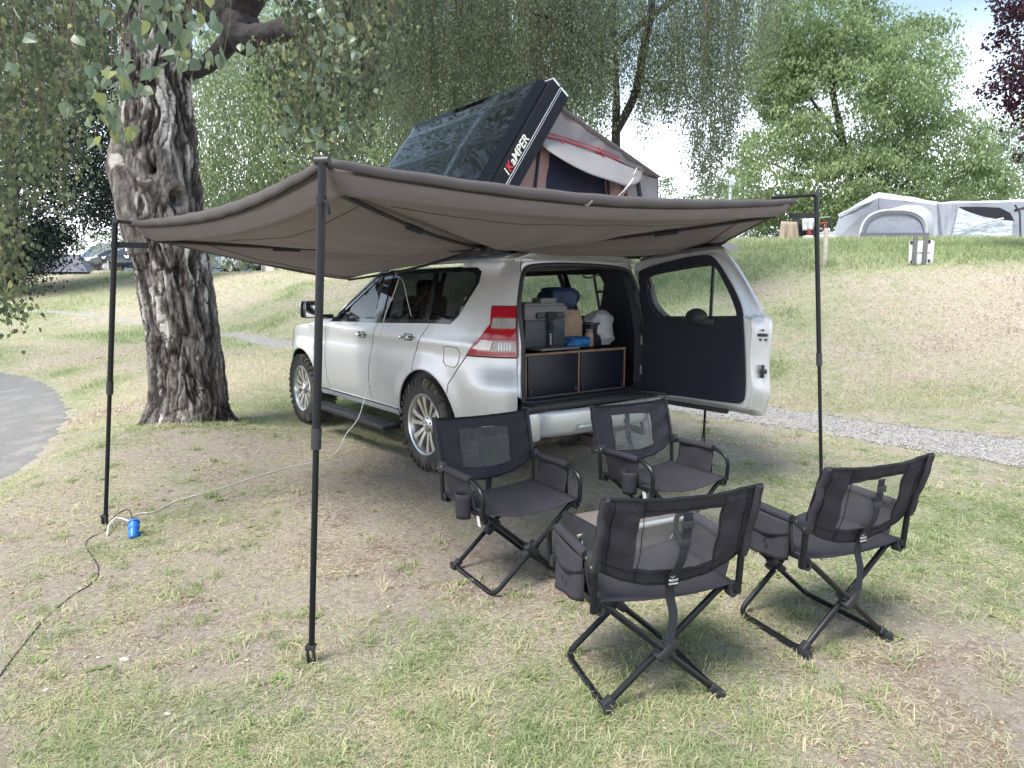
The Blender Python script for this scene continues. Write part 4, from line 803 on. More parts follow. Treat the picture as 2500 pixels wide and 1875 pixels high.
# grey upper gusset over the rear wall, red zip and the propped door flap
wall('gusset', [(.16, 2.99), (.33, 2.74), (-.60, 2.66), (-1.10, 2.57)], M['grey_fabric'], Xr-.02, wr=.016)
fq = [(.31, 2.745), (.05, 2.735), (-.20, 2.71), (-.45, 2.68), (-.62, 2.645)]
x = B(); x.tube([RT(Xr-.05, *p) for p in fq], .007, 6); rz = x.build('zip', M['red'], rt)
x = B(); x.tube([RT(Xr-.045, *(np.array(p)+(0, .03))) for p in fq], .004, 6); x.build('zip', M['red'], rt)
x = B(); x.tube([RT(Xr-.03, .32, 2.74), RT(Xr-.04, .62, 2.30)], .007, 6); x.build('zip', M['red'], rt)
for y in (.06, -.36): x = B(); x.tube(catmull([RT(Xr-.06, y, 2.735), RT(Xr-.07, y-.01, 2.69), RT(Xr-.07, y-.045, 2.655)], 3), .006, 6); x.build('zip_toggle', M['red'], rt)
x = B()
def flap(u, v):
    top = np.array((.31-1.22*u, 2.735-.15*u**1.4)); e = v
    tipd = (.20*math.sin(math.pi*min(1, u*1.05))**.8)*e
    return RT(Xr-.05-tipd*1.15, top[0]-.03*e+.02*math.sin(11*u)*e, top[1]-.27*e*math.sin(math.pi*min(1, u*1.02+.02))**.55-.004*math.sin(17*u+3*v))
x.grid(flap, 26, 10); x.build('door_flap', M['grey_fabric'], rt, solid=.004, auto=False, off=0)
x = B(); x.tube(catmull([RT(Xr-.44, -.37, 2.43), RT(Xr-.40, -.30, 2.33), RT(Xr-.20, -.20, 2.12)], 5), .006, 6); x.build('flap_pole', M['alu'], rt)
x = B(); x.tube([RT(Xr-.10, -.78, 2.60), RT(Xr-.07, -.60, 2.30), RT(Xr-.05, -.70, 2.08)], .004, 5); x.build('guy_line', M['cable_w'], rt)
# corner panel with printed logo, dark webbing
gp_ = wall('corner_panel', [(-.66, 2.58), (-1.12, 2.55), (-1.16, 2.08), (-.84, 2.08)], M['grey_fabric'], Xr-.03, wr=.006)
x = B(); x.tube([RT(Xr-.045, -.655, 2.57), RT(Xr-.045, -.83, 2.10)], .006, 6); x.build('corner_piping', M['red'], rt)
x = B(); x.box(tuple(RT(Xr-.05, -.90, 2.33)), (.008, .035, .50), rot=(-.25, 0, 0)); x.build('webbing_strap', M['dark'], rt)
x = B()
for k, (y, z) in enumerate(((-.86, 2.32), (-.92, 2.30), (-.99, 2.29))):
    for a in np.linspace(0, 2*math.pi, 7)[:-1]: x.tube([RT(Xr-.048, y+.03*math.cos(a), z+.055*math.sin(a)), RT(Xr-.048, y+.03*math.cos(a+1.05), z+.055*math.sin(a+1.05))], .003, 4)
x.build('printed_emblem', M['white'], rt)
# ladder hanging on the far side of the tent
x = B()
for s_ in (0, .36): x.tube([RT(-.10+s_, -1.22, 2.1), RT(-.10+s_, -1.75, -.0)], .016, 8)
x.build('ladder_rail', M['black_metal'], rt)
for k in range(6): x = B(); t_ = .12+k*.15; x.tube([RT(-.10, -1.22-.53*t_, 2.1-2.1*t_), RT(.26, -1.22-.53*t_, 2.1-2.1*t_)], .013, 8); x.build('ladder_rung', M['black_metal'], rt)
# ------------------------------------------------------------ 270 degree awning
HUB = wcar(-.80, .86, 1.90)
aw = empty('vehicle_awning', (HUB[0], HUB[1], 0), 0, 'brown wrap-around awning hung from the car roof on four black poles', 'awning')
def AW(p): return np.array(p, float)-np.array((HUB[0], HUB[1], 0))
baseL, baseF, baseR, baseB = atz(257, 1285, 0), atz(760, 1622, 0), np.array((2.275, 4.86, 0)), atz(1717, 1085, 0)
topL, topF, topR, topB = at(281, 538, 4.23), at(787, 392, 2.62), at(1993, 474, 4.87), np.array((1.93, 6.62, 1.96))
E0 = np.array((-1.70, 7.0, 1.72))
def inb(p, d, dz=0): v = HUB-p; v[2] = 0; v /= np.linalg.norm(v); q = p+v*d; q[2] += dz; return q
tips = [E0, at(330, 547, 4.31), inb(topF, .05, -.005), at(1930, 492, 4.87), inb(topB, .12, -.02)]
hubs = HUB+np.array((0, 0, -.02))
def edgec(i, a, sagh=.09, sagz=None):
    p = tips[i]*(1-a)+tips[i+1]*a; k = 4*a*(1-a); v = hubs-p; v[2] = 0; v /= np.linalg.norm(v)
    sz = [-.03, -.035, -.05, -.04][i] if sagz is None else sagz
    return p+v*sagh*k+np.array((0, 0, sz*k))
ph = RNG.uniform(0, 6, (4, 6))
BD = [.03, .075, .085, .05]
for i in range(4):
    L1 = np.linalg.norm(tips[i]-tips[i+1])
    def under(u, v):              # u across, v hub..edge
        e = edgec(i, u)+np.array((0, 0, -.088-.006*4*u*(1-u)))
        e = e+(hubs-e)*np.array((1, 1, 0))*.045
        p = hubs*(1-v)+e*v; w = 4*u*(1-u)
        sg = -.055*math.sin(math.pi*v)*w-.03*w*v*(1-v)*4
        wr_ = .009*math.sin(26*(u-.5)*(1+.3*v)+ph[i, 0]+2*v)*math.sin(math.pi*v)*w+.012*math.sin(40*u+3*v+ph[i, 4])*math.exp(-(v/.35)**2)*w+.006*math.sin(13*v+7*u+ph[i, 1])*w+.010*math.sin(9*u+ph[i, 2])*w*v*math.exp(-((v-.7)/.3)**2)
        return AW(p+np.array((0, 0, sg+wr_)))
    x = B(); x.tube([under(q_, .90)+np.array((0, 0, -.002)) for q_ in np.linspace(.04, .96, 40)], .0035, 5); x.build('stitched_seam', M['edge_tape'], aw)
    x = B(); x.grid(under, 44, 36); x.build('canopy_panel', M['canopy'], aw, solid=.002, auto=False, off=0)
    def top(u, v):
        e = edgec(i, u); p = hubs*(1-v)+e*v; return AW(p+np.array((0, 0, .05*math.sin(math.pi*v)+.02)))
    x = B(); x.grid(top, 24, 12); x.build('canopy_top', M['canopy'], aw, auto=False)
    def bandf(u, v):              # light hem between the outer edge and the underside
        e = edgec(i, u); n_ = hubs-e; n_[2] = 0; n_ /= np.linalg.norm(n_); lo = e+(hubs-e)*np.array((1, 1, 0))*.045+np.array((0, 0, -.088-.006*4*u*(1-u)))
        p = e*(1-v)+lo*v; return AW(p-n_*(.028*math.sin(math.pi*v)+.004*math.sin(30*u+ph[i, 3]+4*v)*math.sin(math.pi*v))+np.array((0, 0, -.012)))
    x = B(); x.grid(bandf, 48, 8); x.build('hem_band', M['band'], aw, solid=.002, auto=False, off=0)
    def lip(u, v):                # dark strip with the zip hanging just outside the edge
        e = edgec(i, u); n_ = hubs-e; n_[2] = 0; n_ /= np.linalg.norm(n_)
        hgt = .034+.022*4*u*(1-u)
        return AW(e-n_*(.034+.012*math.sin(v*3))+np.array((0, 0, .018-hgt*v+.002*math.sin(60*u))))
    x = B(); x.grid(lip, 48, 4); x.build('edge_strip', M['edge_tape'], aw, solid=.002, auto=False, off=0)
    x = B(); x.tube([edgec(i, u)-AW((0, 0, 0))*0-np.array((HUB[0], HUB[1], 0))+np.array((0, 0, -.012-.02*4*u*(1-u)))+(edgec(i, u)-hubs)*np.array((1, 1, 0))*.006 for u in np.linspace(.03, .97, 40)], .011, 6); x.build('zip_channel', M['canopy_dark'], aw)
    x = B(); x.tube([AW(edgec(i, u)+(hubs-edgec(i, u))*np.array((1, 1, 0))*.045+np.array((0, 0, -.090-.006*4*u*(1-u)))) for u in np.linspace(0, 1, 40)], .006, 6); x.build('hem_seam', M['band'], aw)
# ribs from the hub to each tip, with black sleeves
for i, t in enumerate(tips):
    e = t+(hubs-t)*np.array((1, 1, 0))*.045+np.array((0, 0, -.10)); h0 = hubs+np.array((0, 0, -.035)); mid = (h0+e)/2+np.array((0, 0, -.028))
    x = B(); x.tube([AW(p) for p in catmull([h0, mid, e], 8)], .011, 8); rb_ = x.build('rib', M['canopy_dark'], aw)
    a = h0+(e-h0)*.60+np.array((0, 0, -.03)); b_ = h0+(e-h0)*.68+np.array((0, 0, -.028)); x = B(); x.tube([AW(a), AW(b_)], .019, 8); x.build('rib_strap', M['dark'], rb_)
    x = B(); x.tube([AW(h0), AW(h0+(e-h0)*.12+np.array((0, 0, -.012)))], .018, 8); x.build('rib_socket', M['black_metal'], rb_)
x = B(); x.box(tuple(AW(HUB+np.array((0, 0, -.05)))), (.11, .11, .10), rot=(0, 0, .7), bev=.015)
for k in range(5): a = k*1.2; x.tube([AW(HUB+np.array((0, 0, -.06))), AW(HUB+np.array((.09*math.cos(a), .09*math.sin(a), -.06-.02*(k % 2))))], .016, 6)
x.build('hub_bracket', M['black_metal'], aw)
x = B(); x.box(tuple(AW(wcar(.15, .90, 1.86))), (2.0, .13, .10), rot=(0, 0, CRZ), bev=.03); x.build('awning_bag', M['canopy_dark'], aw)
for X in (-.4, .8): x = B(); x.box(tuple(AW(wcar(X, .78, 1.89))), (.04, .26, .03), rot=(0, 0, CRZ)); x.build('mounting_bracket', M['black_metal'], aw)
# legs
for nm, b_, t in (('L', baseL, topL), ('F', baseF, topF), ('R', baseR, topR), ('B', baseB, topB)):
    b_ = b_.copy(); b_[2] = Tz(b_[0], b_[1]); lg = empty('leg'); lg.parent = aw; d = t-b_; k = .46
    x = B(); x.tube([AW(b_+d*.03), AW(b_+d*(k+.01))], .0125, 12); x.build('lower_tube', M['black_metal'], lg)
    x = B(); x.tube([AW(b_+d*k), AW(t)], .0165, 12); x.build('upper_tube', M['black_metal'], lg)
    x = B(); x.tube([AW(b_+d*(k-.012)), AW(b_+d*(k+.03))], .0205, 12); x.build('height_clamp', M['dark_metal'], lg)
    x = B(); x.box(tuple(AW(b_+np.array((-.012, 0, .035)))), (.007, .03, .075), bev=.003); x.box(tuple(AW(b_+np.array((.012, 0, .035)))), (.007, .03, .075), bev=.003); x.box(tuple(AW(b_+np.array((0, 0, .068)))), (.04, .035, .02), bev=.005); x.lathe([(0, -.022), (.005, -.02), (.005, .0)], 8, Matrix.Translation(AW(b_+np.array((-.012, .0, .045))))); x.build('foot', M['dark_metal'], lg)
    v = hubs-t; v[2] = 0; v /= np.linalg.norm(v)
    x = B(); x.tube([AW(t+np.array((0, 0, -.005))), AW(t+v*.30+np.array((0, 0, -.02)))], .011, 8); x.build('leg_arm', M['black_metal'], lg)
    sdv = np.array((-v[1], v[0], 0)); x = B(); x.tube([AW(t-sdv*.028), AW(t+sdv*.028)], .017, 12); x.build('pivot', M['dark_metal'], lg)
    z_ = -.145; tt = t+(b_-t)*(.145/ (t[2]-b_[2]))
    if nm != 'F': x = B(); x.box(tuple(AW(tt+v*.085)), (.20, .006, .034), rot=(0, 0, math.atan2(v[1], v[0]))); x.tube([AW(tt+np.array((0, 0, -.017))), AW(tt+np.array((0, 0, .017)))], .0195, 12); x.build('velcro_strap', M['dark'], lg)
    else:
        x = B(); x.tube([AW(tt+np.array((0, 0, -.018))), AW(tt+np.array((0, 0, .018)))], .0205, 12); x.tube(catmull([AW(tt+np.array((.012, -.02, 0))), AW(tt+np.array((.03, -.03, -.02))), AW(tt+np.array((.035, -.03, -.055)))], 4), .008, 6, flat=.5); x.build('velcro_strap', M['dark'], lg)
# pleats / toggles on the hem
for i, u in ((2, .42),):
    e = edgec(i, u)+(edgec(i, u)-hubs)*np.array((1, 1, 0))*.02; x = B(); x.tube([AW(e+np.array((-.03, 0, -.02))), AW(e+np.array((0, 0, -.045))), AW(e+np.array((.03, 0, -.02)))], [.005, .012, .005], 6); x.build('hem_toggle', M['band'] if u > .4 and i == 2 else M['dark'], aw)
# ------------------------------------------------------------ camping chairs
M['mesh_win'] = bpy.data.materials.new('chair_mesh'); M['mesh_win'].use_nodes = True
_mt = M['mesh_win'].node_tree; _mn = _mt.nodes; _p = _mn['Principled BSDF']; _p.inputs['Base Color'].default_value = (.17, .17, .18, 1); _p.inputs['Roughness'].default_value = .7
_a = _mn.new('ShaderNodeBsdfTransparent'); _m = _mn.new('ShaderNodeMixShader'); _m.inputs[0].default_value = .30; _mt.links.new(_a.outputs[0], _m.inputs[1]); _mt.links.new(_p.outputs[0], _m.inputs[2]); _mt.links.new(_m.outputs[0], _mn['Material Output'].inputs[0])
def seg(P, r, n=10): x = B(); x.tube(P, r, n); return x
def rnd(P, rad=.04, k=5):          # polyline with rounded corners
    P = [np.array(p, float) for p in P]; out = [P[0]]
    for i in range(1, len(P)-1):
        a, b, c = P[i-1], P[i], P[i+1]; d1 = (a-b)/np.linalg.norm(a-b); d2 = (c-b)/np.linalg.norm(c-b); r = min(rad, np.linalg.norm(a-b)*.45, np.linalg.norm(c-b)*.45)
        for t in np.linspace(0, 1, k): out.append((b+d1*r)*(1-t)**2+2*b*t*(1-t)+(b+d2*r)*t*t)
    return out+[P[-1]]
def make_chair(label, loc, rz):
    c = empty('camping_chair', loc, rz, label, 'chair', 'black folding camping chairs set out behind the car'); m = M['black_metal']; rt_ = .0125
    for sg, yo in ((1, .215), (-1, .188)):
        P = rnd([(-sg*.262, yo, .425), (-sg*.225, yo, .405), (sg*.220, yo, .020), (sg*.220, -yo, .020), (-sg*.225, -yo, .405), (-sg*.262, -yo, .425)], .05)
        f = seg(P, rt_).build('leg_frame', m, c)
        x = B(); x.box((sg*.220, -yo-.012, .018), (.036, .05, .034), bev=.008); x.box((sg*.207, -yo, .034), (.045, .034, .034), rot=(0, sg*.7, 0), bev=.008); x.build('foot_joint', M['black_plastic'], f)
    for y in (.20, -.20):
        x = B(); x.box((0, y, .21), (.10, .05, .036), rot=(0, .71, 0), bev=.01); x.box((0, y-.012*(1 if y < 0 else -1), .215), (.085, .05, .034), rot=(0, -.71, 0), bev=.01); x.lathe([(0, .034), (.011, .032), (.012, -.034), (0, -.034)], 12, Matrix.Translation((0, y, .213))); h = x.build('cross_joint', M['black_plastic'], c)
        x = B()
        for dx in (-.022, .0, .022): x.lathe([(0, -.032), (.004, -.031), (.0045, -.028)], 8, Matrix.Translation((dx, y, .213+dx*.8)))
        x.build('rivet', M['chrome'], h)
    for sg in (-1, 1):
        seg([(sg*.265, -.235, .43), (sg*.265, .235, .43)], .012).build('seat_tube', m, c)
        for y in (-.215, .215): x = B(); x.box((sg*.268, y, .418), (.038, .036, .05), bev=.01); x.tube([(sg*.262, y-.018, .405), (sg*.262, y+.018, .405)], .017, 10); x.build('corner_bracket', M['black_plastic'], c)
        seg(rnd([(sg*.285, .225, .42), (sg*.287, .235, .55), (sg*.289, .13, .592), (sg*.289, -.20, .582)], .09, 8), .0115).build('arm_tube', m, c)
        seg([(sg*.285, -.222, .40), (sg*.287, -.232, .56)], .0125).build('rear_post', m, c)
        seg([(sg*.287, -.228, .56), (sg*.289, -.262, .68), (sg*.291, -.305, .820)], .012).build('back_post', m, c)
        x = B(); x.box((sg*.288, -.222, .582), (.03, .075, .055), rot=(.35, 0, 0), bev=.012); bk = x.build('recline_bracket', M['black_plastic'], c)
        x = B()
        for dy, dz in ((.022, .008), (-.02, -.008)): x.lathe([(0, .018), (.005, .0175), (.0055, .012)], 8, Matrix.Translation((sg*.288, -.222+dy, .582+dz)) @ Matrix.Rotation(-sg*math.pi/2, 4, 'Z'))
        x.build('rivet', M['chrome'], bk)
        seg(rnd([(sg*.289, .115, .590), (sg*.289, -.16, .584)], .02), .0185, 12).build('arm_pad', M['chair'], c)
        x = B(); x.grid(lambda u, v: np.array((sg*(.289-.022*v+.006*math.sin(7*u+3*v)), -.165+(.27+.015*v)*u, .578+.006*u-.145*v)), 14, 10); sp_ = x.build('side_panel', M['chair'], c, solid=.003, off=0)
        if sg == -1:               # left of the sitter: pocket with a flap
            x = B(); x.grid(lambda u, v: np.array((sg*(.292+.050*math.sin(math.pi*u)**.6*(.45+.55*v)+.006*math.sin(14*u)), -.155+.255*u, .535-.125*v-.02*math.sin(math.pi*u)*(1-v))), 16, 8); x.build('pocket', M['chair'], sp_, solid=.003, off=0)
            x = B(); x.grid(lambda u, v: np.array((sg*(.300+.030*math.sin(math.pi*u)**.5*(.3+.7*v)), -.158+.262*u, .572+.008*u-.05*v-.035*v*math.sin(math.pi*u))), 14, 6); x.build('pocket_flap', M['chair'], sp_, solid=.003, off=0)
            x = B(); x.box((sg*.345, -.075, .475), (.003, .012, .02)); x.build('pocket_tag', M['dark'], sp_)
        else:                      # right of the sitter: round drinks pocket
            x = B(); x.grid(lambda u, v: np.array((sg*.300+sg*.045*math.sin(math.pi*(1.25*u-.125))*(1-.12*v), .105-.045*math.cos(math.pi*(1.25*u-.125))*(1-.1*v)-.045, .515-.125*v)), 18, 6)
            x.build('drinks_pocket', M['chair'], sp_, solid=.004, off=0)
    # seat sheet, hanging slightly
    x = B(); x.grid(lambda u, v: np.array(((u-.5)*.54, -.222+.455*v, .442-.034*(1-(2*u-1)**2)**.9*(.7+.3*v)+.003*math.sin(9*u)*v)), 18, 14); x.build('seat', M['chair'], c, solid=.004, off=0)
    # back rest: a sheet bowed backwards with a see-through window
    def back(a, b):               # a -1..1, b 0 bottom .. 1 top
        ze = .575+b*.245; low = .10*(1-abs(a)**2.2)*(1-b)**1.1; z = ze-low-.008*(1-a*a)*b; ys = -.232-(z-.575)*.30
        bow = -.038*(1-a*a)*(.5+.5*math.sin(math.pi*min(1, b+.2)))
        wr_ = .003*math.sin(9*a+14*b)+.0035*math.sin(17*b+4*a)+.003*math.sin(23*a-9*b)
        return np.array((a*.303, ys+bow+wr_-.012*(abs(a) > .97), z+.01*abs(a)**3*b))
    win = [(-.52, .18), (.50, .18), (.50, .82), (.2, .83), (-.2, .82), (-.52, .78)]
    full = [(-1, 0), (1, 0), (1, 1), (-1, 1)]
    P2 = patch('backrest', full, lambda a, b: back(a, b), M['chair'], c, .09, [win], .004, (0, -1, 0))
    patch('mesh_window', win, lambda a, b: back(a, b)+np.array((0, .001, 0)), M['mesh_win'], c, .12, (), 0, (0, -1, 0))
    for sg in (-1, 1): x = B(); x.tube([back(sg*.995, b)+np.array((-sg*.012, .0, 0)) for b in np.linspace(.0, 1, 8)], .0145, 10); x.build('post_sleeve', M['chair'], P2)
    x = B(); x.tube([back(a, .985)+np.array((0, 0, .004)) for a in np.linspace(-1, 1, 22)], .0065, 6); x.tube([back(a, .012) for a in np.linspace(-1, 1, 22)], .005, 6)
    for a in (-.84, .84, -.47, .51): x.tube([back(a, b)+np.array((0, -.0035, 0)) for b in np.linspace(.03, .97, 12)], .0017, 4)
    x.tube([back(a, .86)+np.array((0, -.004, 0)) for a in np.linspace(-.84, .84, 20)], .0016, 4); x.tube([back(a, .13)+np.array((0, -.004, 0)) for a in np.linspace(-.9, .9, 20)], .0016, 4); x.build('seam', M['black_metal'], P2)
    x = B()
    for sg in (-1, 1): x.lathe([(0, .006), (.009, .005), (.010, -.002)], 10, Matrix.Translation(back(sg*.93, .62)+np.array((0, -.004, 0))) @ Matrix.Rotation(math.pi, 4, 'Z'))
    x.build('press_stud', M['dark_metal'], P2)
    # webbing strap down the back with its woven label and loose end
    sp0 = [back(.06, .82)+np.array((0, -.006, 0)), back(.06, .55)+np.array((0, -.012, 0)), back(.02, .3)+np.array((0, -.012, 0)), back(-.02, .05)+np.array((0, -.010, 0)), np.array((.0, -.235, .43)), np.array((.01, -.245, .36)), np.array((-.012, -.26, .27))]
    sp0 = catmull(sp0, 6); x = B(); x.V = [tuple(p+np.array((dx, dy, 0))) for p in sp0 for dx, dy in ((-.0175, 0), (.0175, 0), (.0175, -.0025), (-.0175, -.0025))]
    for i in range(len(sp0)-1):
        for k in range(4): x.F.append((i*4+k, i*4+(k+1) % 4, i*4+4+(k+1) % 4, i*4+4+k))
    st_ = x.build('webbing_strap', M['dark'], c, smooth=False)
    x = B(); pb = back(.05, .50); x.box(tuple(pb+np.array((0, -.017, 0))), (.044, .010, .028), bev=.004); x.build('buckle', M['black_plastic'], st_); x = B(); x.box(tuple(back(.06, .70)+np.array((0, -.012, 0))), (.046, .006, .026), bev=.002); x.build('buckle', M['black_plastic'], st_)
    o = back(-.01, .10)+np.array((0, -.0165, 0)); x = B(); x.box(tuple(o+np.array((0, 0, -.006))), (.040, .003, .056)); lb = x.build('woven_label', M['black_metal'], st_)
    # label lettering seen from behind the chair
    def tx(s, dz, size): 
        Mx = Matrix.Translation(Vector(o)+Vector((-.0175, -.0018, dz))) @ Matrix.Rotation(math.pi/2, 4, 'X'); return text_mesh('label_lettering', s, size, M['white'], st_, Mx, .0002, 0, True)
    tx('FRONT', -.014, .0115); tx('RUNNER', -.026, .0092)
    x = B(); ll = [(-.012, .010), (-.004, .006), (.004, .012), (.012, .014), (.004, .004), (-.002, -.001), (-.010, .003)]; x.tube([o+np.array((a, -.002, b)) for a, b in ll], .0011, 4, closed=True); x.build('label_emblem', M['white'], st_)
    x = B(); x.box((.262, .14, .385), (.002, .028, .055), rot=(.1, .1, 0)); x.build('care_tag', M['white'], c)
    return c
def fwd(x, y): return math.atan2(-x, y)
CH = [('black folding camping chair nearest the camera, seen from behind, in front of the wheeled case', (.490, 2.51), (-.28, .96)),
      ('black folding camping chair standing at the far right by the right awning leg', (1.330, 2.91), (-.39, .92)),
      ('black folding camping chair facing the camera in front of the rear wheel', (-.01, 3.49), (.51, -.86)),
      ('black folding camping chair facing the camera in front of the open tailgate', (.887, 3.91), (.51, -.86))]
ch0 = make_chair(CH[0][0], (CH[0][1][0], CH[0][1][1], Tz(*CH[0][1])), fwd(*CH[0][2]))
for lab, (x_, y_), f_ in CH[1:]:
    c_ = copy_tree(ch0, lab); c_.location = (x_, y_, Tz(x_, y_)); c_.rotation_euler = (0, 0, fwd(*f_))
# ------------------------------------------------------------ wheeled case behind the nearest chair
pa = atz(1462, 1478, .03); pb_ = atz(1705, 1418, .03); dv = (pb_-pa)[:2]; ca_ = math.atan2(dv[1], dv[0]); Lc = float(np.linalg.norm(dv))
cs = empty('wheeled_case', (pa[0], pa[1], Tz(pa[0], pa[1])), ca_, 'brown panelled wheeled case with aluminium edges, half hidden by the nearest chair', 'case')
x = B(); x.box((Lc/2, .15, .215), (Lc-.04, .26, .33), bev=.006); x.build('case_body', M['brown_panel'], cs)
x = B(); x.box((Lc/2, .012, .045), (Lc, .024, .03), bev=.004); x.build('edge_rail', M['alu'], cs)
x = B(); x.tube([(.02, .006, .372), (Lc-.03, .006, .372)], .0145, 12); x.build('edge_rail', M['alu'], cs)
x = B(); x.box((-.012, .15, .215), (.035, .30, .37), bev=.012); ec = x.build('end_panel', M['black_plastic'], cs)
for k in range(5):
    x = B(); x.lathe([(.0, -.004), (.012, -.004), (.015, .003), (.017, .0)], 14, Matrix.Translation((-.0305, .285-.0, .13+k*.045)) @ Matrix.Rotation(math.pi/2, 4, 'Z')); x.build('socket', M['dark'], ec)
x = B(); x.lathe([(0, .02), (.008, .018), (.010, 0)], 10, Matrix.Translation((-.03, .12, .33)) @ Matrix.Rotation(math.pi/2, 4, 'Z')); x.build('knob', M['chrome'], ec)
x = B(); x.tube(catmull([(-.032, .10, .31), (-.04, .09, .24), (-.035, .13, .15)], 5), .003, 5); x.build('lead', M['grey_fabric'], ec)
x = B(); x.box((.03, .015, .06), (.07, .036, .06), bev=.008); x.lathe([(0, -.006), (.006, -.005), (.007, .0)], 8, Matrix.Translation((.03, -.003, .065))); x.build('corner_cap', M['black_plastic'], cs)
x = B(); x.tube(catmull([(Lc*.62, -.004, .16), (Lc*.64, -.01, .25), (Lc*.74, -.012, .31), (Lc*.84, -.01, .25), (Lc*.86, -.004, .16)], 6), .012, 8); x.build('carry_handle', M['black_plastic'], cs)
for px, py in ((.05, .04), (Lc-.06, .04), (.05, .26), (Lc-.06, .26)): x = B(); x.lathe([(0, -.012), (.02, -.012), (.024, -.008), (.024, .008), (.02, .012), (0, .012)], 16, Matrix.Translation((px, py, .024))); x.build('castor', M['black_plastic'], cs)
# ------------------------------------------------------------ cables
def ground_line(pts, lift=.008): return [np.array((*atz(u, v, 0)[:2], Tz(*atz(u, v, 0)[:2])+lift)) for u, v in pts]
g = ground_line([(322, 1264), (345, 1258), (380, 1252), (430, 1228), (480, 1216), (545, 1202), (620, 1178), (700, 1152), (760, 1140), (800, 1130)])
def sidept(u, v, Y=.955):          # where the line of sight meets a plane beside the car's flank
    f = np.array((-math.sin(CYAW), math.cos(CYAW))); l = np.array((-math.cos(CYAW), -math.sin(CYAW))); r = ray(u, v); c = np.array(CPOS[:2]); t = (Y+(c@l))/(r[:2]@l); return np.array((0, 0, CAM_H))+r*t
air = [sidept(u, v, y) for u, v, y in ((830, 1092, 1.35), (845, 1060, 1.22), (875, 1020, 1.10), (893, 960, .99), (905, 920, .97), (922, 850, .96), (935, 795, .96), (940, 770, .94), (962, 715, .92), (975, 676, .90))]
x = B(); x.tube(catmull(g+air, 6), .0038, 6); tag(x.build('power_cable', M['cable_w'], None), 'white power cable from the blue plug across the grass up to the car window', 'cable')
x = B(); x.tube(catmull([sidept(975, 676, .90), sidept(985, 690, .93), sidept(995, 735, .93), sidept(1004, 772, .935)], 6), .003, 6); tag(x.build('charging_lead', M['cable_w'], None), 'thin white lead hanging against the rear passenger window', 'cable')
bp_ = atz(326, 1298, .03); zz = Tz(bp_[0], bp_[1])
bl = empty('plug_coupler', (bp_[0], bp_[1], zz), .4, 'blue mains coupler lying in the grass near the left awning leg', 'plug')
x = B(); x.lathe([(0, .058), (.026, .058), (.032, .052), (.033, .015), (.028, .008), (.028, -.03), (.022, -.05), (0, -.052)], 20, Matrix.Translation((0, 0, .038)) @ Matrix.Rotation(R(40), 4, 'X')); x.build('coupler_body', M['blue'], bl)
x = B(); x.lathe([(0, .072), (.030, .070), (.034, .064), (.034, .056)], 20, Matrix.Translation((0, 0, .038)) @ Matrix.Rotation(R(40), 4, 'X')); x.build('hinged_cap', M['blue'], bl)
x = B(); x.tube(catmull([(.01, .05, .02), (.03, .04, .0), (.04, .0, .01)], 4), .009, 6); x.build('plug_grip', M['blue'], bl)
x = B(); x.tube(catmull([p+np.array((0, 0, z)) for p, z in zip(ground_line([(318, 1285), (300, 1284), (282, 1286), (266, 1296), (262, 1308)]), (.03, .045, .05, .03, 0))], 6), .0055, 6); tag(x.build('pigtail_cable', M['cable_w'], None), 'short thick white cable end curling behind the blue coupler', 'cable')
x = B(); pts = ground_line([(324, 1280), (316, 1268), (296, 1270), (272, 1282), (255, 1296), (228, 1308), (212, 1322), (212, 1338), (228, 1360), (240, 1385), (236, 1410), (215, 1430), (180, 1450), (150, 1475), (110, 1510), (70, 1560), (30, 1610), (-10, 1660), (-80, 1720)], .0015)
for k in (0, 1, 2, 3): pts[k] = pts[k]+np.array((0, 0, (.04, .06, .05, .03)[k]))
x.tube(catmull(pts, 6), .0036, 6); tag(x.build('mains_cable', M['black_plastic'], None), 'black mains cable snaking through the grass to the lower left corner', 'cable')
# pale stones in the foreground grass
M['pebble'] = mat('pale_stone', (.40, .37, .33), .9, 0, bump=.5, bscale=30, var=.2)
for k, (u, v, s, lab) in enumerate(((305, 1607, .022, 'largest pale stone in the lower left grass'), (113, 1684, .012, 'small oval pale stone nearest the lower left corner'), (408, 1745, .014, 'flat whitish stone low in the foreground grass'), (240, 1604, .011, 'small buff stone left of the largest pale stone'), (603, 1615, .010, 'tiny pinkish stone left of the front awning leg'))):
    p = atz(u, v, 0); z = Tz(p[0], p[1]); x = B(); rs = np.random.default_rng(k); ph_ = rs.uniform(0, 6, 3)
    x.grid(lambda a, b: np.array((s*math.cos(6.2832*a)*math.sin(math.pi*b)*(1+.15*math.sin(3*6.2832*a+ph_[0])), .7*s*math.sin(6.2832*a)*math.sin(math.pi*b)*(1+.15*math.sin(2*6.2832*a+ph_[1])), .38*s*math.cos(math.pi*b))), 12, 7)
    o = x.build('stone', M['pebble'], None); o.location = (p[0], p[1], z+.004); tag(o, lab, 'stone', 'pale stones in the grass')
# ------------------------------------------------------------ camp on the bank behind
def pv(name, pts, m, par, Yb, thick=.03, h=.4):   # a panel given by photo pixels and depths, in its owner's frame
    P = [at(u, v, Y) for u, v, Y in pts]; o = np.array(par.location); x = B(); x.V = [tuple(p-o) for p in P]; x.F = [tuple(range(len(P)))]
    return x.build(name, m, par, smooth=False, solid=thick, auto=False, off=0)
def gz_at(u, v, Y): p = at(u, v, Y); return p
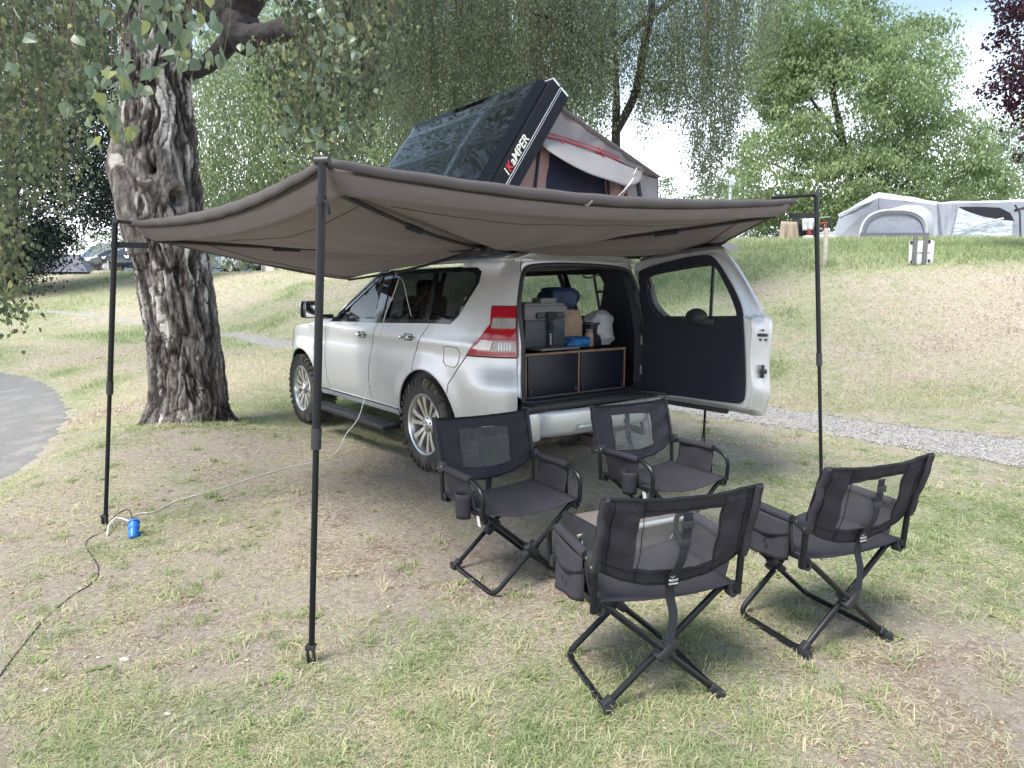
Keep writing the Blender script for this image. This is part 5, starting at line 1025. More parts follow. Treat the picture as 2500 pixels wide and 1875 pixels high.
# large grey tent with a domed annexe
p0 = at(2200, 598, 26); gt_ = empty('family_tent', tuple(p0), 0, 'large pale grey family tent with a domed annexe on the bank at right', 'tent')
O = p0
def tp(u, v, Y): return at(u, v, Y)-O
def sheet(name, corners, m, par, nu=16, nv=10, sag=.06, seed=0, org=None):
    org = O if org is None else org
    a, b, c, d = [at(*q)-org for q in corners]; n = np.cross(b-a, d-a); n /= np.linalg.norm(n); ph_ = np.random.default_rng(seed).uniform(0, 6, 4)
    if n[1] > 0: n = -n
    x = B(); x.grid(lambda u, v: (a*(1-u)+b*u)*(1-v)+(d*(1-u)+c*u)*v-n*(sag*math.sin(math.pi*u)*math.sin(math.pi*v)+.012*math.sin(8*u+6*v+ph_[0])+.01*math.sin(17*u-3*v+ph_[1])), nu, nv)
    return x.build(name, m, par, auto=False)
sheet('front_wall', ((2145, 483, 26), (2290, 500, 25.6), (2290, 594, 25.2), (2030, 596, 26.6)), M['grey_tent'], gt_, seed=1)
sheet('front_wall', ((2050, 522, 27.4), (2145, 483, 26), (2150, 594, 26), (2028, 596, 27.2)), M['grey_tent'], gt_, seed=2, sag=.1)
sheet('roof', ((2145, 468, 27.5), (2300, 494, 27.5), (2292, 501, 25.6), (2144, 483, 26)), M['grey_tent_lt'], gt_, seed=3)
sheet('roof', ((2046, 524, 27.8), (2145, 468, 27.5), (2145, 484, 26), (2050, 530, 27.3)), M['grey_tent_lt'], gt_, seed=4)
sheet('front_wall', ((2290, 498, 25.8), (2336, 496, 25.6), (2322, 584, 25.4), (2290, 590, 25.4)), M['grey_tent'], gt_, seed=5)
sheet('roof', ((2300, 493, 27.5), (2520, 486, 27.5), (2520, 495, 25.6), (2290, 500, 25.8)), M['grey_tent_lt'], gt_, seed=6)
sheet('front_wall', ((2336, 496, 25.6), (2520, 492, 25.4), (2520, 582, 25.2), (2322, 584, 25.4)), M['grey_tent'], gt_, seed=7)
x = B(); x.tube([tp(2289, 497, 25.5), tp(2300, 590, 25.2)], .025, 6); x.build('zip_seam', M['grey_tent_dk'], gt_)
x = B(); x.tube([tp(2145, 484, 25.9), tp(2144, 520, 25.9), tp(2150, 560, 25.9)], .015, 6); x.build('wall_seam', M['grey_tent_dk'], gt_)
# roll-up window with clear sheet
wq = [(2340, 505), (2400, 505), (2440, 507), (2466, 520), (2476, 540), (2474, 580), (2324, 582)]
def pvpoly(name, q, Y, m, off=0, par=gt_, org=O): P = [at(u, v, Y-off)-org for u, v in q]; x = B(); x.V = [tuple(p) for p in P]; x.F = [tuple(range(len(P)))]; return x.build(name, m, par, smooth=False, solid=.02, auto=False)
pvpoly('window_opening', wq[:5]+[(2450, 536), (2400, 528), (2360, 516)], 25.3, M['dark'])
pvpoly('clear_window', [(2340, 508), (2365, 518), (2400, 530), (2440, 536), (2472, 540), (2470, 578), (2324, 580)], 25.25, M['pvc'])
x = B(); x.tube([tp(2330, 566, 25.15), tp(2400, 545, 25.15), tp(2450, 533, 25.15)], .035, 6); x.build('rolled_hem', M['grey_tent_lt'], gt_)
x = B(); x.box(tuple(tp(2410, 514, 27)), (1.4, .5, .25), bev=.1); x.build('awning_contents', M['grey_tent_dk'], gt_)
# domed annexe in front
def dome(u, v):                    # u along arc, v depth
    a = math.pi*u; c = tp(2180+60*v, 594-3*v, 24.9+1.3*v); rx = 1.20-.20*v; rz = 1.16+.28*v
    return c+np.array((-rx*math.copysign(abs(math.cos(a))**.75, math.cos(a)), 0, rz*math.sin(a)**.62*(1)))
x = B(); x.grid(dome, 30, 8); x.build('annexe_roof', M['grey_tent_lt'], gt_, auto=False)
def domef(k0, k1, u0=0, u1=1, off=0):
    def f(u, v):
        uu = u0+(u1-u0)*u; p = dome(uu, 0); c = tp(2180, 594, 24.9); q = c+(p-c)*np.array((k0+(k1-k0)*v,)*3); q[1] -= off+.03*math.sin(9*u)*v*(1-v); return q
    return f
x = B(); x.grid(domef(1.0, 0.0), 30, 12); x.build('annexe_front', M['mesh_grey'], gt_, auto=False)
x = B(); x.tube([dome(u, 0) for u in np.linspace(0, 1, 31)], .045, 6); x.build('annexe_arch', M['grey_tent_lt'], gt_)
x = B(); x.tube([dome(u, 0)*.90+tp(2180, 594, 24.9)*.10+np.array((0, -.03, 0)) for u in np.linspace(0, 1, 31)], .02, 6); x.build('window_piping', M['grey_tent_dk'], gt_)
x = B(); x.grid(lambda u, v: tp(2180, 594, 24.9)+np.array((-1.24+2.48*u, -.08-.05*math.sin(math.pi*u), .36*(1-v))), 14, 3); x.build('mud_skirt', M['grey_tent_dk'], gt_, auto=False)
x = B(); x.tube([tp(2478, 500, 25.0), tp(2490, 520, 24.9), tp(2492, 590, 24.7)], .03, 6); x.tube([tp(2478, 514, 25), tp(2500, 508, 25)], .05, 6); x.build('awning_pole', M['dark_metal'], gt_)
# board on two posts
p1 = at(2250, 655, 14.9); z1 = p1[2]; fb_ = empty('folded_table', tuple(p1), 0, 'white plastic folding table propped upright on the grassy bank', 'table')
def f1(u, v): return at(u, v, 14.9)-p1
x = B(); a, b = f1(2222, 588), f1(2276, 645); x.box(tuple((a+b)/2), (abs(b[0]-a[0]), .05, abs(b[2]-a[2])), bev=.01); x.build('table_leaf', M['white'], fb_)
x = B(); a, b = f1(2262, 586), f1(2277, 642); x.box(tuple((a+b)/2+np.array((0, .06, 0))), (.16, .04, abs(b[2]-a[2])), bev=.01); x.build('table_leaf', M['white'], fb_)
for u in (2231, 2256):
    x = B(); a, b = f1(u, 577), f1(u-3, 656); x.box(tuple((a+b)/2+np.array((0, -.05, 0))), (.08, .05, abs(b[2]-a[2])+.05), bev=.006); x.build('leg', M['lidgrey'], fb_)
x = B(); a, b = f1(2232, 613), f1(2262, 614); x.box(tuple((a+b)/2+np.array((0, -.04, 0))), (.4, .02, .02)); x.build('seam_line', M['alu'], fb_)
for u, v in ((2223, 592), (2267, 590), (2266, 637), (2223, 640)): x = B(); x.box(tuple(f1(u, v)+np.array((0, -.035, 0))), (.04, .03, .06), bev=.005); x.build('corner_clip', M['dark'], fb_)
# posts, laundry corner
def post(name, u, v0, v1, Y, w, m, lab, cat): a, b = at(u, v0, Y), at(u, v1, Y); x = B(); x.box((0, 0, (a[2]-b[2])/2), (w, w, a[2]-b[2]+.1), bev=w*.15); o = x.build(name, m, None); o.location = tuple(b); return tag(o, lab, cat)
post('marker_post', 2012, 563, 652, 15.2, .08, mat('weathered_wood', (.42, .38, .34), .8, 0, var=.2, vscale=10), 'weathered wooden post just right of the right awning leg', 'post')
lp = at(1783, 470, 34); x = B(); x.tube([(0, 0, -1.5), (0, 0, .8)], .07, 8); x.box((0, -.05, .55), (.34, .1, .5), bev=.03); o = x.build('lamp_post', mat('lamp_grey', (.45, .5, .52), .5), None); o.location = tuple(lp); tag(o, 'slim pale grey lamp post among the trees behind the awning', 'lamp post')
pb2 = at(1975, 590, 25); lc = empty('clothes_line', tuple(pb2), 0, 'clothes line hung with a white cloth and dark garments beside the tents', 'clothes line')
def l1_(u, v, Y=25): return at(u, v, Y)-pb2
x = B(); x.tube([l1_(1948, 525), l1_(1946, 592)], .05, 6); x.tube([l1_(2030, 528), l1_(2028, 592)], .04, 6); x.build('line_post', M['dark_metal'], lc)
x = B(); x.tube([l1_(1948, 526), l1_(1990, 532), l1_(2030, 529)], .012, 5); x.build('line', M['cable_w'], lc)
def cloth(name, u0, v0, u1, v1, Y, m, par, org, seed=0, tap=0):
    a, b, c, d = [at(*q)-org for q in ((u0, v0, Y), (u1, v0+2, Y), (u1-tap, v1, Y), (u0+tap, v1+3, Y))]; x = B(); x.grid(lambda u, v: (a*(1-u)+b*u)*(1-v)+(d*(1-u)+c*u)*v+np.array((0, .07*math.sin(14*u+seed)*v, 0)), 16, 6); return x.build(name, m, par, auto=False, solid=.01)
cloth('hung_cloth', 1958, 531, 1990, 560, 24.9, M['white'], lc, pb2, 1, 3)
cloth('hung_cloth', 1954, 530, 1996, 532, 24.8, M['white'], lc, pb2, 1, 3)
cloth('dark_garment', 1949, 545, 1970, 580, 25.2, M['dark'], lc, pb2, 3, 2)
cloth('dark_garment', 1975, 558, 2008, 585, 25.3, M['dark'], lc, pb2, 5, -3)
cloth('red_garment', 1970, 560, 1980, 574, 24.9, M['red'], lc, pb2, 5)
q_ = at(1930, 585, 24); tw_ = cloth('beige_towel', 1907, 540, 1946, 588, 24, mat('beige_cloth', (.42, .33, .27), .9, 0, trans=.2), None, q_, 2, -5); tw_.location = tuple(q_); tag(tw_, 'beige towel hanging in folds left of the clothes line', 'towel')
q_ = at(1905, 600, 22); x = B(); x.grid(lambda u, v: at(1868+75*u+(4-8*v)*1, 591+14*v, 23-1.2*v)-q_, 6, 3); o = x.build('ground_sheet', M['grey_tent_lt'], None, auto=False, solid=.06); o.location = tuple(q_); tag(o, 'flat pale grey groundsheet on the verge under the beige towel', 'groundsheet')
q_ = at(2014, 580, 24); bx = empty('white_box', tuple(q_), 0, 'white storage box standing at the left corner of the family tent', 'box'); x = B(); a, b = at(2003, 570, 24)-q_, at(2032, 594, 24)-q_; x.box(tuple((a+b)/2), (abs(b[0]-a[0]), .4, abs(b[2]-a[2])), bev=.02); x.build('box_body', M['white'], bx); x = B(); x.box(tuple((a+b)/2+np.array((0, 0, abs(b[2]-a[2])/2+.02))), (abs(b[0]-a[0])+.03, .43, .04), bev=.01); x.build('box_lid', M['white'], bx)
q_ = at(1972, 592, 24.5); x = B(); x.box((0, 0, .1), (.28, .3, .22), bev=.03); o = x.build('white_tub', M['white'], None); o.location = tuple(at(1972, 590, 24.5)); tag(o, 'small white tub on the grass below the clothes line', 'tub')
sh_ = empty('spade', tuple(at(2012, 585, 22)), 0, 'spade with a red handle standing upright beside the wooden post', 'spade'); x = B(); x.tube([(0, 0, 0), (0, 0, .45)], .018, 6); x.build('shaft', M['wood'], sh_); x = B(); x.tube([(-.12, 0, .50), (.03, 0, .53), (.0, 0, .40), (0, 0, .2)], .028, 6); x.build('grip', M['red'], sh_)
# grey vehicle/tents at the left on the far terrace
def simple_car(name, loc, rz, lab, body, scale=1, wagon=False):
    c = empty(name, loc, rz, lab, 'car', 'cars parked on the upper terrace', scale)
    low = [(-2.25, .35), (-2.32, .62), (-2.25, .90), (-1.2, .98), (1.0, .96), (1.9, .84), (2.25, .70), (2.32, .50), (2.25, .30)]
    arch = lambda cx: [(cx+.37*math.cos(a), .33+.37*math.sin(a)) for a in np.linspace(0, math.pi, 9)]
    poly = low+arch(1.40)+arch(-1.38)
    def sec(x, z): t = max(0, abs(x)-1.5)/.85; return .90-.16*t*t-.05*max(0, (z-.7)/.3)**2-.03*max(0, (.45-z)/.2)
    sides = []
    for mir in (1, -1): patch('body_side', poly, lambda x, z: np.array((x, mir*sec(x, z), z)), body, c, .25, (), .03, (0, mir, 0))
    top = catmull([np.array((p[0], p[1], 0)) for p in low], 4); x = B(); x.V = [tuple((p[0], w*sec(p[0], p[1]), p[1]+.03*(1-w*w))) for p in top for w in (-1, -.6, 0, .6, 1)]
    for i in range(len(top)-1):
        for k in range(4): x.F.append((i*5+k, i*5+k+1, i*5+6+k, i*5+5+k))
    x.build('body_shell', body, c)
    gh = [(-2.05, .95), (-1.75 if wagon else -1.35, 1.36), (-.9, 1.44), (-.1, 1.45), (.45, 1.36), (1.15, .95)] if not wagon else [(-2.15, .95), (-2.0, 1.35), (-1.2, 1.46), (0, 1.46), (.45, 1.38), (1.2, .95)]
    for mir in (1, -1): patch('side_glass', gh, lambda x, z: np.array((x, mir*(.84-.36*(z-.95)), z)), M['car_glass'], c, .3, (), 0, (0, mir, 0))
    g3 = catmull([np.array((p[0], p[1], 0)) for p in gh], 4)
    for nm, r0, r1, mm in (('rear_screen', 0, 5, M['car_glass']), ('roof', 4, 17, body), ('windscreen', 16, len(g3), M['car_glass'])):
        q = g3[r0:r1+1]; x = B(); x.V = [tuple((p[0], w*(.84-.36*(p[1]-.95)), p[1]+.02*(1-w*w)+.004)) for p in q for w in (-1, 0, 1)]
        for i in range(len(q)-1):
            for k in range(2): x.F.append((i*3+k, i*3+k+1, i*3+4+k, i*3+3+k))
        x.build(nm, mm, c)
    for mir in (1, -1):
        for a, b_ in (((-.62, .95), (-.62, 1.43)), ((.30, .95), (.22, 1.38))): x = B(); x.tube([(a[0], mir*.845, a[1]), (b_[0], mir*(.85-.36*(b_[1]-.95)), b_[1])], .03, 6); x.build('pillar', M['black_plastic'], c)
        x = B(); x.tube([(p[0], mir*(.85-.36*(p[1]-.95)), p[1]) for p in g3], .02, 6); x.build('window_trim', M['chrome'], c)
        for cx in (1.40, -1.38):
            w = empty('wheel', (cx, mir*.80, .33)); w.parent = c; x = B(); x.lathe([(.21, -.1), (.31, -.1), (.325, 0), (.31, .1), (.21, .1)], 24, closed=True); x.build('tyre', M['rubber'], w)
            x = B(); x.lathe([(0, .07*mir), (.06, .08*mir), (.20, .05*mir), (.215, .09*mir)], 20)
            for k in range(7): a = k*.9; x.box((.12*math.cos(a), .085*mir, .12*math.sin(a)), (.16, .02, .03), rot=(0, -a, 0))
            x.build('rim', M['alloy'], w)
        x = B(); x.box((2.13, mir*.62, .72), (.22, .30, .12), rot=(0, 0, -mir*.35), bev=.04); x.build('headlight', M['clear_lens'], c)
        x = B(); x.box((.95, mir*.98, 1.0), (.12, .18, .12), bev=.04); x.build('mirror', body, c)
        x = B(); x.box((-2.24, mir*.62, .80), (.1, .3, .14), bev=.03); x.build('tail_light', M['red_lens'], c)
        x = B(); x.box((2.32, mir*.17, .62), (.05, .28, .12), bev=.03); x.build('grille', M['dark'], c)
    x = B(); x.box((2.26, 0, .40), (.14, 1.2, .10), bev=.03); x.build('lower_intake', M['dark'], c); x = B(); x.box((2.345, 0, .48), (.02, .5, .11)); x.build('number_plate', M['white'], c)
    return c
M['car_glass'] = mat('dark_car_glass', (.02, .03, .04), .05, 0, coat=1)
blk = mat('black_car_paint', (.010, .014, .024), .15, .3, coat=1); slv = mat('grey_car_paint', (.26, .28, .31), .22, .7, coat=1)
pb3 = at(338, 664, 40); pb3[2] = Tz(pb3[0], pb3[1]); c1 = simple_car('parked_estate', tuple(pb3), R(188), 'black estate car with a roof box, nose showing left of the birch trunk', blk, 1, True)
x = B(); x.box((-.2, -.1, 1.72), (1.9, .75, .26), bev=.12); x.build('roof_box', M['black_gloss'], c1)
x = B()
for sx_ in (-.9, .4): x.box((sx_, 0, 1.52), (.06, 1.3, .05), bev=.02)
x.build('roof_bar', M['alu'], c1)
pb4 = at(562, 667, 40); pb4[2] = Tz(pb4[0], pb4[1]); simple_car('parked_saloon', tuple(pb4), R(-35), 'grey saloon car facing right, seen between the birch trunk and the awning', slv)
M['white_car'] = mat('white_car_paint', (.70, .72, .74), .2, 0, coat=1)
pb5 = at(285, 655, 47); pb5[2] = Tz(pb5[0], pb5[1]); simple_car('parked_hatchback', tuple(pb5), R(200), 'white car partly hidden behind the black estate car', M['white_car'])
o_ = at(618, 668, 38); o_[2] = Tz(o_[0], o_[1]); x = B(); x.grid(lambda u, v: np.array((-.45+.9*u, -.2+.1*math.sin(7*u), .17*math.sin(math.pi*min(1, v*.9))*(.7+.3*math.sin(9*u)))), 10, 5); o = x.build('blue_cool_bag', M['blue'], None, solid=.2); o.location = tuple(o_); tag(o, 'bright blue bag on the grass in front of the grey saloon car', 'bag')
# pale board fence beyond, right of the saloon
q0 = at(690, 676, 30); fn_ = empty('board_fence', tuple(q0), 0, 'low cream windbreak with thin grey posts behind the bank, right of the saloon', 'windbreak')
fm = mat('cream_canvas', (.62, .60, .53), .8, 0, bump=.3, bscale=3)
us = [640, 672, 705, 738, 772, 806]
for a, b in zip(us[:-1], us[1:]): 
    A_, B_ = at(a+2, 640, 30)-q0, at(b-2, 684, 30)-q0; x = B(); x.box(tuple((A_+B_)/2), (B_[0]-A_[0], .03, abs(A_[2]-B_[2])), bev=.008); x.build('panel', fm, fn_)
for a in us: A_, B_ = at(a, 634, 29.9)-q0, at(a, 690, 29.9)-q0; x = B(); x.tube([A_, B_], .045, 8); x.build('post', M['dark_metal'] if 0 else mat('post_grey', (.25, .24, .22), .8), fn_)
# grey tents under the dark tree at left
q1 = at(150, 660, 33); t2 = empty('dark_tent', tuple(q1), 0, 'dark grey tent with guy lines under the dark tree at left', 'tent')
x = B(); x.V = [tuple(at(u, v, Y)-q1) for u, v, Y in ((60, 664, 32), (215, 664, 32), (235, 660, 36), (80, 660, 36), (95, 622, 33), (190, 626, 33), (195, 622, 35), (100, 620, 35))]; x.F = [(0, 1, 5, 4), (1, 2, 6, 5), (4, 5, 6, 7), (0, 4, 7, 3), (2, 3, 7, 6)]; x.build('canvas', M['grey_tent_dk'], t2, smooth=False)
x = B(); x.tube([at(168, 640, 31.8)-q1, at(118, 662, 30.8)-q1], .012, 5); x.tube([at(168, 640, 31.8)-q1, at(205, 662, 30.8)-q1], .012, 5); x.build('guy_line', M['dark_metal'], t2)
q1 = at(255, 640, 54); t3 = empty('pale_tent', tuple(q1), 0, 'pale grey peaked tent roof rising behind the black estate car', 'tent')
x = B(); x.V = [tuple(at(u, v, Y)-q1) for u, v, Y in ((205, 655, 51), (305, 655, 51), (320, 650, 57), (205, 650, 57), (240, 592, 54), (285, 596, 55))]; x.F = [(0, 1, 5, 4), (1, 2, 5), (2, 3, 4, 5), (0, 4, 3)]; x.build('canvas', M['grey_tent'], t3, smooth=False)
pp = at(265, 664, 34); pp[2] = Tz(pp[0], pp[1]); x = B(); x.tube([(0, 0, 0), (0, 0, .50)], .035, 8); o = x.build('bollard', M['white'], None); o.location = tuple(pp); tag(o, 'short pale stake in front of the black estate car wheel', 'stake')
# bark-coloured trunk foot seen beyond the awning hem
# ------------------------------------------------------------ foliage
def leaf_quads(name, P, size, tint, m, parent, down=.7, aspect=.62, flat=0.0):
    n = len(P); d = RNG.normal(0, 1, (n, 3)); d /= np.linalg.norm(d, axis=1)[:, None]; d = d*(1-down)+np.array((0, 0, -1))*down; d /= np.linalg.norm(d, axis=1)[:, None]
    r = RNG.normal(0, 1, (n, 3)); r[:, 2] *= (1-flat); w = np.cross(d, r); w /= np.linalg.norm(w, axis=1)[:, None]+1e-9
    s = size[:, None]; nr = np.cross(d, w); V = np.stack([P, P+d*s*.38+w*s*aspect*.5, P+d*s+nr*s*.12, P+d*s*.38-w*s*aspect*.5], 1).reshape(-1, 3)
    b = np.arange(n)*4; idx = np.c_[b, b+1, b+2, b+3].ravel()
    return fast(name, V, idx, np.full(n, 4), m, parent, np.repeat(np.clip(tint, 0, 1), 4))
def twig_mesh(name, segs, m, parent):          # segs: list of polylines with radius
    V = []; I = []
    for P, r0, r1 in segs:
        P = np.asarray(P); k = len(P); b = len(V)
        for i, p in enumerate(P):
            r = r0+(r1-r0)*i/(k-1)
            for a in (0, 2.09, 4.19): V.append(p+np.array((math.cos(a)*r, math.sin(a)*r, 0)))
        for i in range(k-1):
            for q in range(3): I += [b+i*3+q, b+i*3+(q+1) % 3, b+i*3+3+(q+1) % 3, b+i*3+3+q]
    return fast(name, np.array(V), np.array(I), np.full(len(I)//4, 4), m, parent, None, True)
LG = {}
LG['birch'] = ramp_mat('birch_leaf', [(0, (.04, .055, .035)), (.5, (.092, .12, .065)), (.85, (.165, .20, .09)), (1, (.28, .29, .12))], .5, .42)
LG['far_birch'] = ramp_mat('far_birch_leaf', [(0, (.13, .17, .10)), (.6, (.25, .31, .17)), (1, (.42, .47, .24))], .6, .45)
LG['grey_birch'] = ramp_mat('curtain_leaf', [(0, (.07, .095, .065)), (.6, (.14, .18, .11)), (1, (.24, .29, .15))], .6, .42)
LG['dark'] = ramp_mat('dark_leaf', [(0, (.010, .018, .018)), (.6, (.022, .038, .032)), (1, (.05, .075, .045))], .6, .25)
LG['walnut'] = ramp_mat('walnut_leaf', [(0, (.12, .165, .085)), (.55, (.24, .31, .155)), (1, (.40, .47, .25))], .6, .45)
LG['purple'] = ramp_mat('purple_leaf', [(0, (.035, .012, .022)), (.7, (.075, .03, .05)), (1, (.14, .07, .08))], .5, .3)
LG['hedge'] = ramp_mat('hedge_leaf', [(0, (.11, .15, .09)), (.6, (.21, .27, .16)), (1, (.34, .40, .23))], .6, .4)
TW = mat('twig_bark', (.12, .09, .06), .8); LIMB = mat('limb_bark', (.035, .030, .030), .9, 0, bump=1, bscale=14, var=.35, vscale=7, bdist=.03)
def bark_mat():
    m = bpy.data.materials.new('birch_bark'); m.use_nodes = True; t = m.node_tree; n = t.nodes; p = n['Principled BSDF']; L = t.links.new
    c = n.new('ShaderNodeTexCoord')
    def noise(sc, st, det=8, rough=.65): mp_ = n.new('ShaderNodeMapping'); mp_.inputs['Scale'].default_value = st; L(c.outputs['Object'], mp_.inputs[0]); q = n.new('ShaderNodeTexNoise'); q.inputs['Scale'].default_value = sc; q.inputs['Detail'].default_value = det; q.inputs['Roughness'].default_value = rough; L(mp_.outputs[0], q.inputs['Vector']); return q.outputs[0]
    def rmp(s, st): r = n.new('ShaderNodeValToRGB'); e = r.color_ramp.elements; e[0].position, e[0].color = st[0][0], (*st[0][1], 1); e[1].position, e[1].color = st[-1][0], (*st[-1][1], 1); [setattr(e.new(a), 'color', (*b, 1)) for a, b in st[1:-1]]; L(s, r.inputs[0]); return r.outputs[0]
    base = rmp(noise(8, (2, 2, .55), 10, .7), [(.32, (.04, .035, .034)), (.44, (.13, .112, .104)), (.54, (.25, .222, .205)), (.66, (.48, .45, .42))])
    wh = rmp(noise(9, (1, 1, 5)), [(.32, (.26, .22, .20)), (.42, (.60, .57, .54)), (.7, (.74, .71, .68))])
    a = n.new('ShaderNodeAttribute'); a.attribute_name = 'tint'; mx_ = n.new('ShaderNodeMix'); mx_.data_type = 'RGBA'; L(a.outputs['Fac'], mx_.inputs[0]); L(base, mx_.inputs[6]); L(wh, mx_.inputs[7]); f_ = n.new('ShaderNodeAttribute'); f_.attribute_name = 'furrow'; mf = n.new('ShaderNodeMix'); mf.data_type = 'RGBA'; L(f_.outputs['Fac'], mf.inputs[0]); L(mx_.outputs[2], mf.inputs[6]); mf.inputs[7].default_value = (.022, .018, .018, 1); L(mf.outputs[2], p.inputs['Base Color'])
    p.inputs['Roughness'].default_value = .9; p.inputs['Specular IOR Level'].default_value = .15; b = n.new('ShaderNodeBump'); b.inputs['Strength'].default_value = 1; b.inputs['Distance'].default_value = .03; L(noise(26, (1.6, 1.6, .5), 10, .75), b.inputs['Height']); L(b.outputs[0], p.inputs['Normal'])
    return m
BARK = bark_mat()
# ---- the old birch
tb = np.array((-3.47, 7.40)); birch = empty('birch_tree', (tb[0], tb[1], Tz(*tb)), 0, 'old birch with furrowed patchy bark and knot holes left of the awning', 'tree')
BO = np.array(birch.location)
tabl = [(1110, 340, 585), (1072, 358, 567), (1030, 364, 558), (950, 368, 548), (814, 361, 531), (720, 342, 519), (628, 326, 507), (540, 308, 494), (466, 298, 489), (396, 296, 483), (300, 300, 469), (200, 300, 459), (100, 297, 457), (0, 290, 458), (-160, 280, 450)]
zz = []; cx_ = []; rr_ = []
for v, a, b in tabl: A_, B_ = at(a, v, 7.4), at(b, v, 7.4); zz.append(A_[2]); cx_.append((A_[0]+B_[0])/2); rr_.append((B_[0]-A_[0])/2)
zz += [7.5, 9.5]; cx_ += [cx_[-1]+.1, cx_[-1]+.3]; rr_ += [.30, .2]
fcx = curve_fn(zz, cx_); frr = curve_fn(zz, rr_)
na, nh = 260, 620; A = np.linspace(0, 2*np.pi, na, endpoint=False); Z = np.r_[np.linspace(-.25, 5.6, nh-40), np.linspace(5.62, 9.5, 40)]
AA, ZZ = np.meshgrid(A, Z); AA = AA.ravel(); ZZ = ZZ.ravel(); CX = fcx(ZZ); RR = frr(ZZ)*.905
ux, uy = np.cos(AA), np.sin(AA); Pn = np.c_[ux*RR, uy*RR, ZZ]
wv = (fbm(Pn*3+11, 2)-.5)[:, None]*.12; n1 = fbm((Pn+wv)*np.array((8.5, 8.5, 1.5))+4, 4); n2 = fbm((Pn+wv)*np.array((24, 24, 5.5))+9, 3); n3 = fbm(Pn*np.array((44, 44, 20)), 2)
rid = 1-np.abs(2*n1-1); fis = np.clip((rid-.80)/.2, 0, 1)**1.3; rid2 = 1-np.abs(2*n2-1); fis2 = np.clip((rid2-.8)/.2, 0, 1)
disp = -.042*fis-.024*fis2+.030*(n2-.5)+.018*(n3-.5)+.03
flare = np.clip((.38-ZZ)/.5, 0, 1)**2*.17*(1+.8*np.sin(AA*5+1)+.35*np.sin(AA*9)); disp = disp+flare
lowf = fbm(Pn*np.array((2.2, 2.2, .8))+40, 2); disp += .05*(lowf-.5)
wm = fbm(Pn*np.array((10.0, 10.0, 2.9))+70, 3); thr = np.interp(ZZ, [0, 1.0, 2.6, 3.2, 4.0, 5.0], [.67, .61, .56, .555, .53, .51]); white = np.clip((wm-thr)/.025, 0, 1)*(fis < .35)*(fis2 < .8)
W3 = np.c_[CX+ux*RR, tb[1]+uy*RR, ZZ]
for (u, v, ro, rh, ax_) in ((368, 412, .19, .045, 1.0), (432, 480, .16, .072, 1.3), (308, 765, .09, .0, 1.)):
    rr3 = ray(u, v); zc = at(u, v, 7.1)[2]; cc = np.array((float(fcx(zc)), 7.4)); Rr = float(frr(zc))*.955; bq_ = rr3[:2]@rr3[:2]; hb_ = -(rr3[:2]@cc); tq = (-hb_-math.sqrt(max(0, hb_**2-bq_*(cc@cc-Rr**2))))/bq_; c_ = np.array((0, 0, CAM_H))+rr3*tq
    d = np.sqrt((W3[:, 0]-c_[0])**2+(W3[:, 1]-c_[1])**2+((W3[:, 2]-c_[2])/ax_)**2)*(1+.5*(n2-.5)+.3*(n1-.5)); fr_ = (W3[:, 1] < 7.5)
    lump = .045*np.exp(-((d-ro*.72)/(ro*.42))**2) if rh else .09*np.exp(-(d/ro)**2)
    q = fr_*np.exp(-(d/(ro*1.7))**4); disp = disp*(1-q*.25)+fr_*lump*.8-(fr_*.16*np.exp(-(d/rh)**4) if rh else 0); white = white*(1-q); 
    if rh: white = np.maximum(white, fr_*.55*np.exp(-((d-ro*.62)/(ro*.28))**2)*np.clip(n3*2-.3, 0, 1))
rad = RR+disp; V = np.c_[CX+ux*rad, tb[1]+uy*rad, ZZ]-BO
ii = (np.arange(nh-1)[:, None]*na+np.arange(na)[None]).ravel(); jj = (np.arange(nh-1)[:, None]*na+(np.arange(na)+1)[None] % na).ravel(); idx = np.c_[ii, jj, jj+na, ii+na].ravel()
tk = fast('trunk', V, idx, np.full(len(ii), 4), BARK, birch, white, True); fa = tk.data.attributes.new('furrow', 'FLOAT', 'POINT'); fa.data.foreach_set('value', np.clip(fis*.9+fis2*.45, 0, .85).astype(np.float32))
def limb(name, pts, rads, m, par, org, n=18, rough=.25, sub=10, tint=True):
    P = np.array(catmull([np.array(p) for p in pts], sub)); rs = np.array([r[0] for r in catmull([np.array((r, 0, 0)) for r in rads], sub)]); V = []; up = np.array((0, 0, 1.))
    for i in range(len(P)):
        t = P[min(i+1, len(P)-1)]-P[max(i-1, 0)]; t /= np.linalg.norm(t)+1e-9; a = up-t*(up@t)
        if np.linalg.norm(a) < .1: a = np.array((1., 0, 0))-t*t[0]
        a /= np.linalg.norm(a); b = np.cross(t, a); up = a; an = np.linspace(0, 2*np.pi, n, endpoint=False); V.append(P[i]+(np.cos(an)[:, None]*a+np.sin(an)[:, None]*b)*rs[i])
    V = np.array(V).reshape(-1, 3); c_ = np.repeat(P, n, 0); q = fbm(V*np.array((7, 7, 3)), 3)-.5; q2 = fbm(V*22, 2)-.5; V = c_+(V-c_)*(1+rough*2*q+rough*.8*q2)[:, None]
    k = len(P); ii = (np.arange(k-1)[:, None]*n+np.arange(n)[None]).ravel(); jj = (np.arange(k-1)[:, None]*n+(np.arange(n)+1)[None] % n).ravel()
    idx = np.r_[np.c_[ii, jj, jj+n, ii+n].ravel(), np.arange(n)[::-1], (k-1)*n+np.arange(n)]; tot = np.r_[np.full(len(ii), 4), n, n]
    wt = np.clip((fbm(V*np.array((5, 5, 2.5)), 3)-.70)/.03, 0, 1) if tint else np.zeros(len(V))
    return fast(name, V-org, idx, tot, m, par, wt, True)
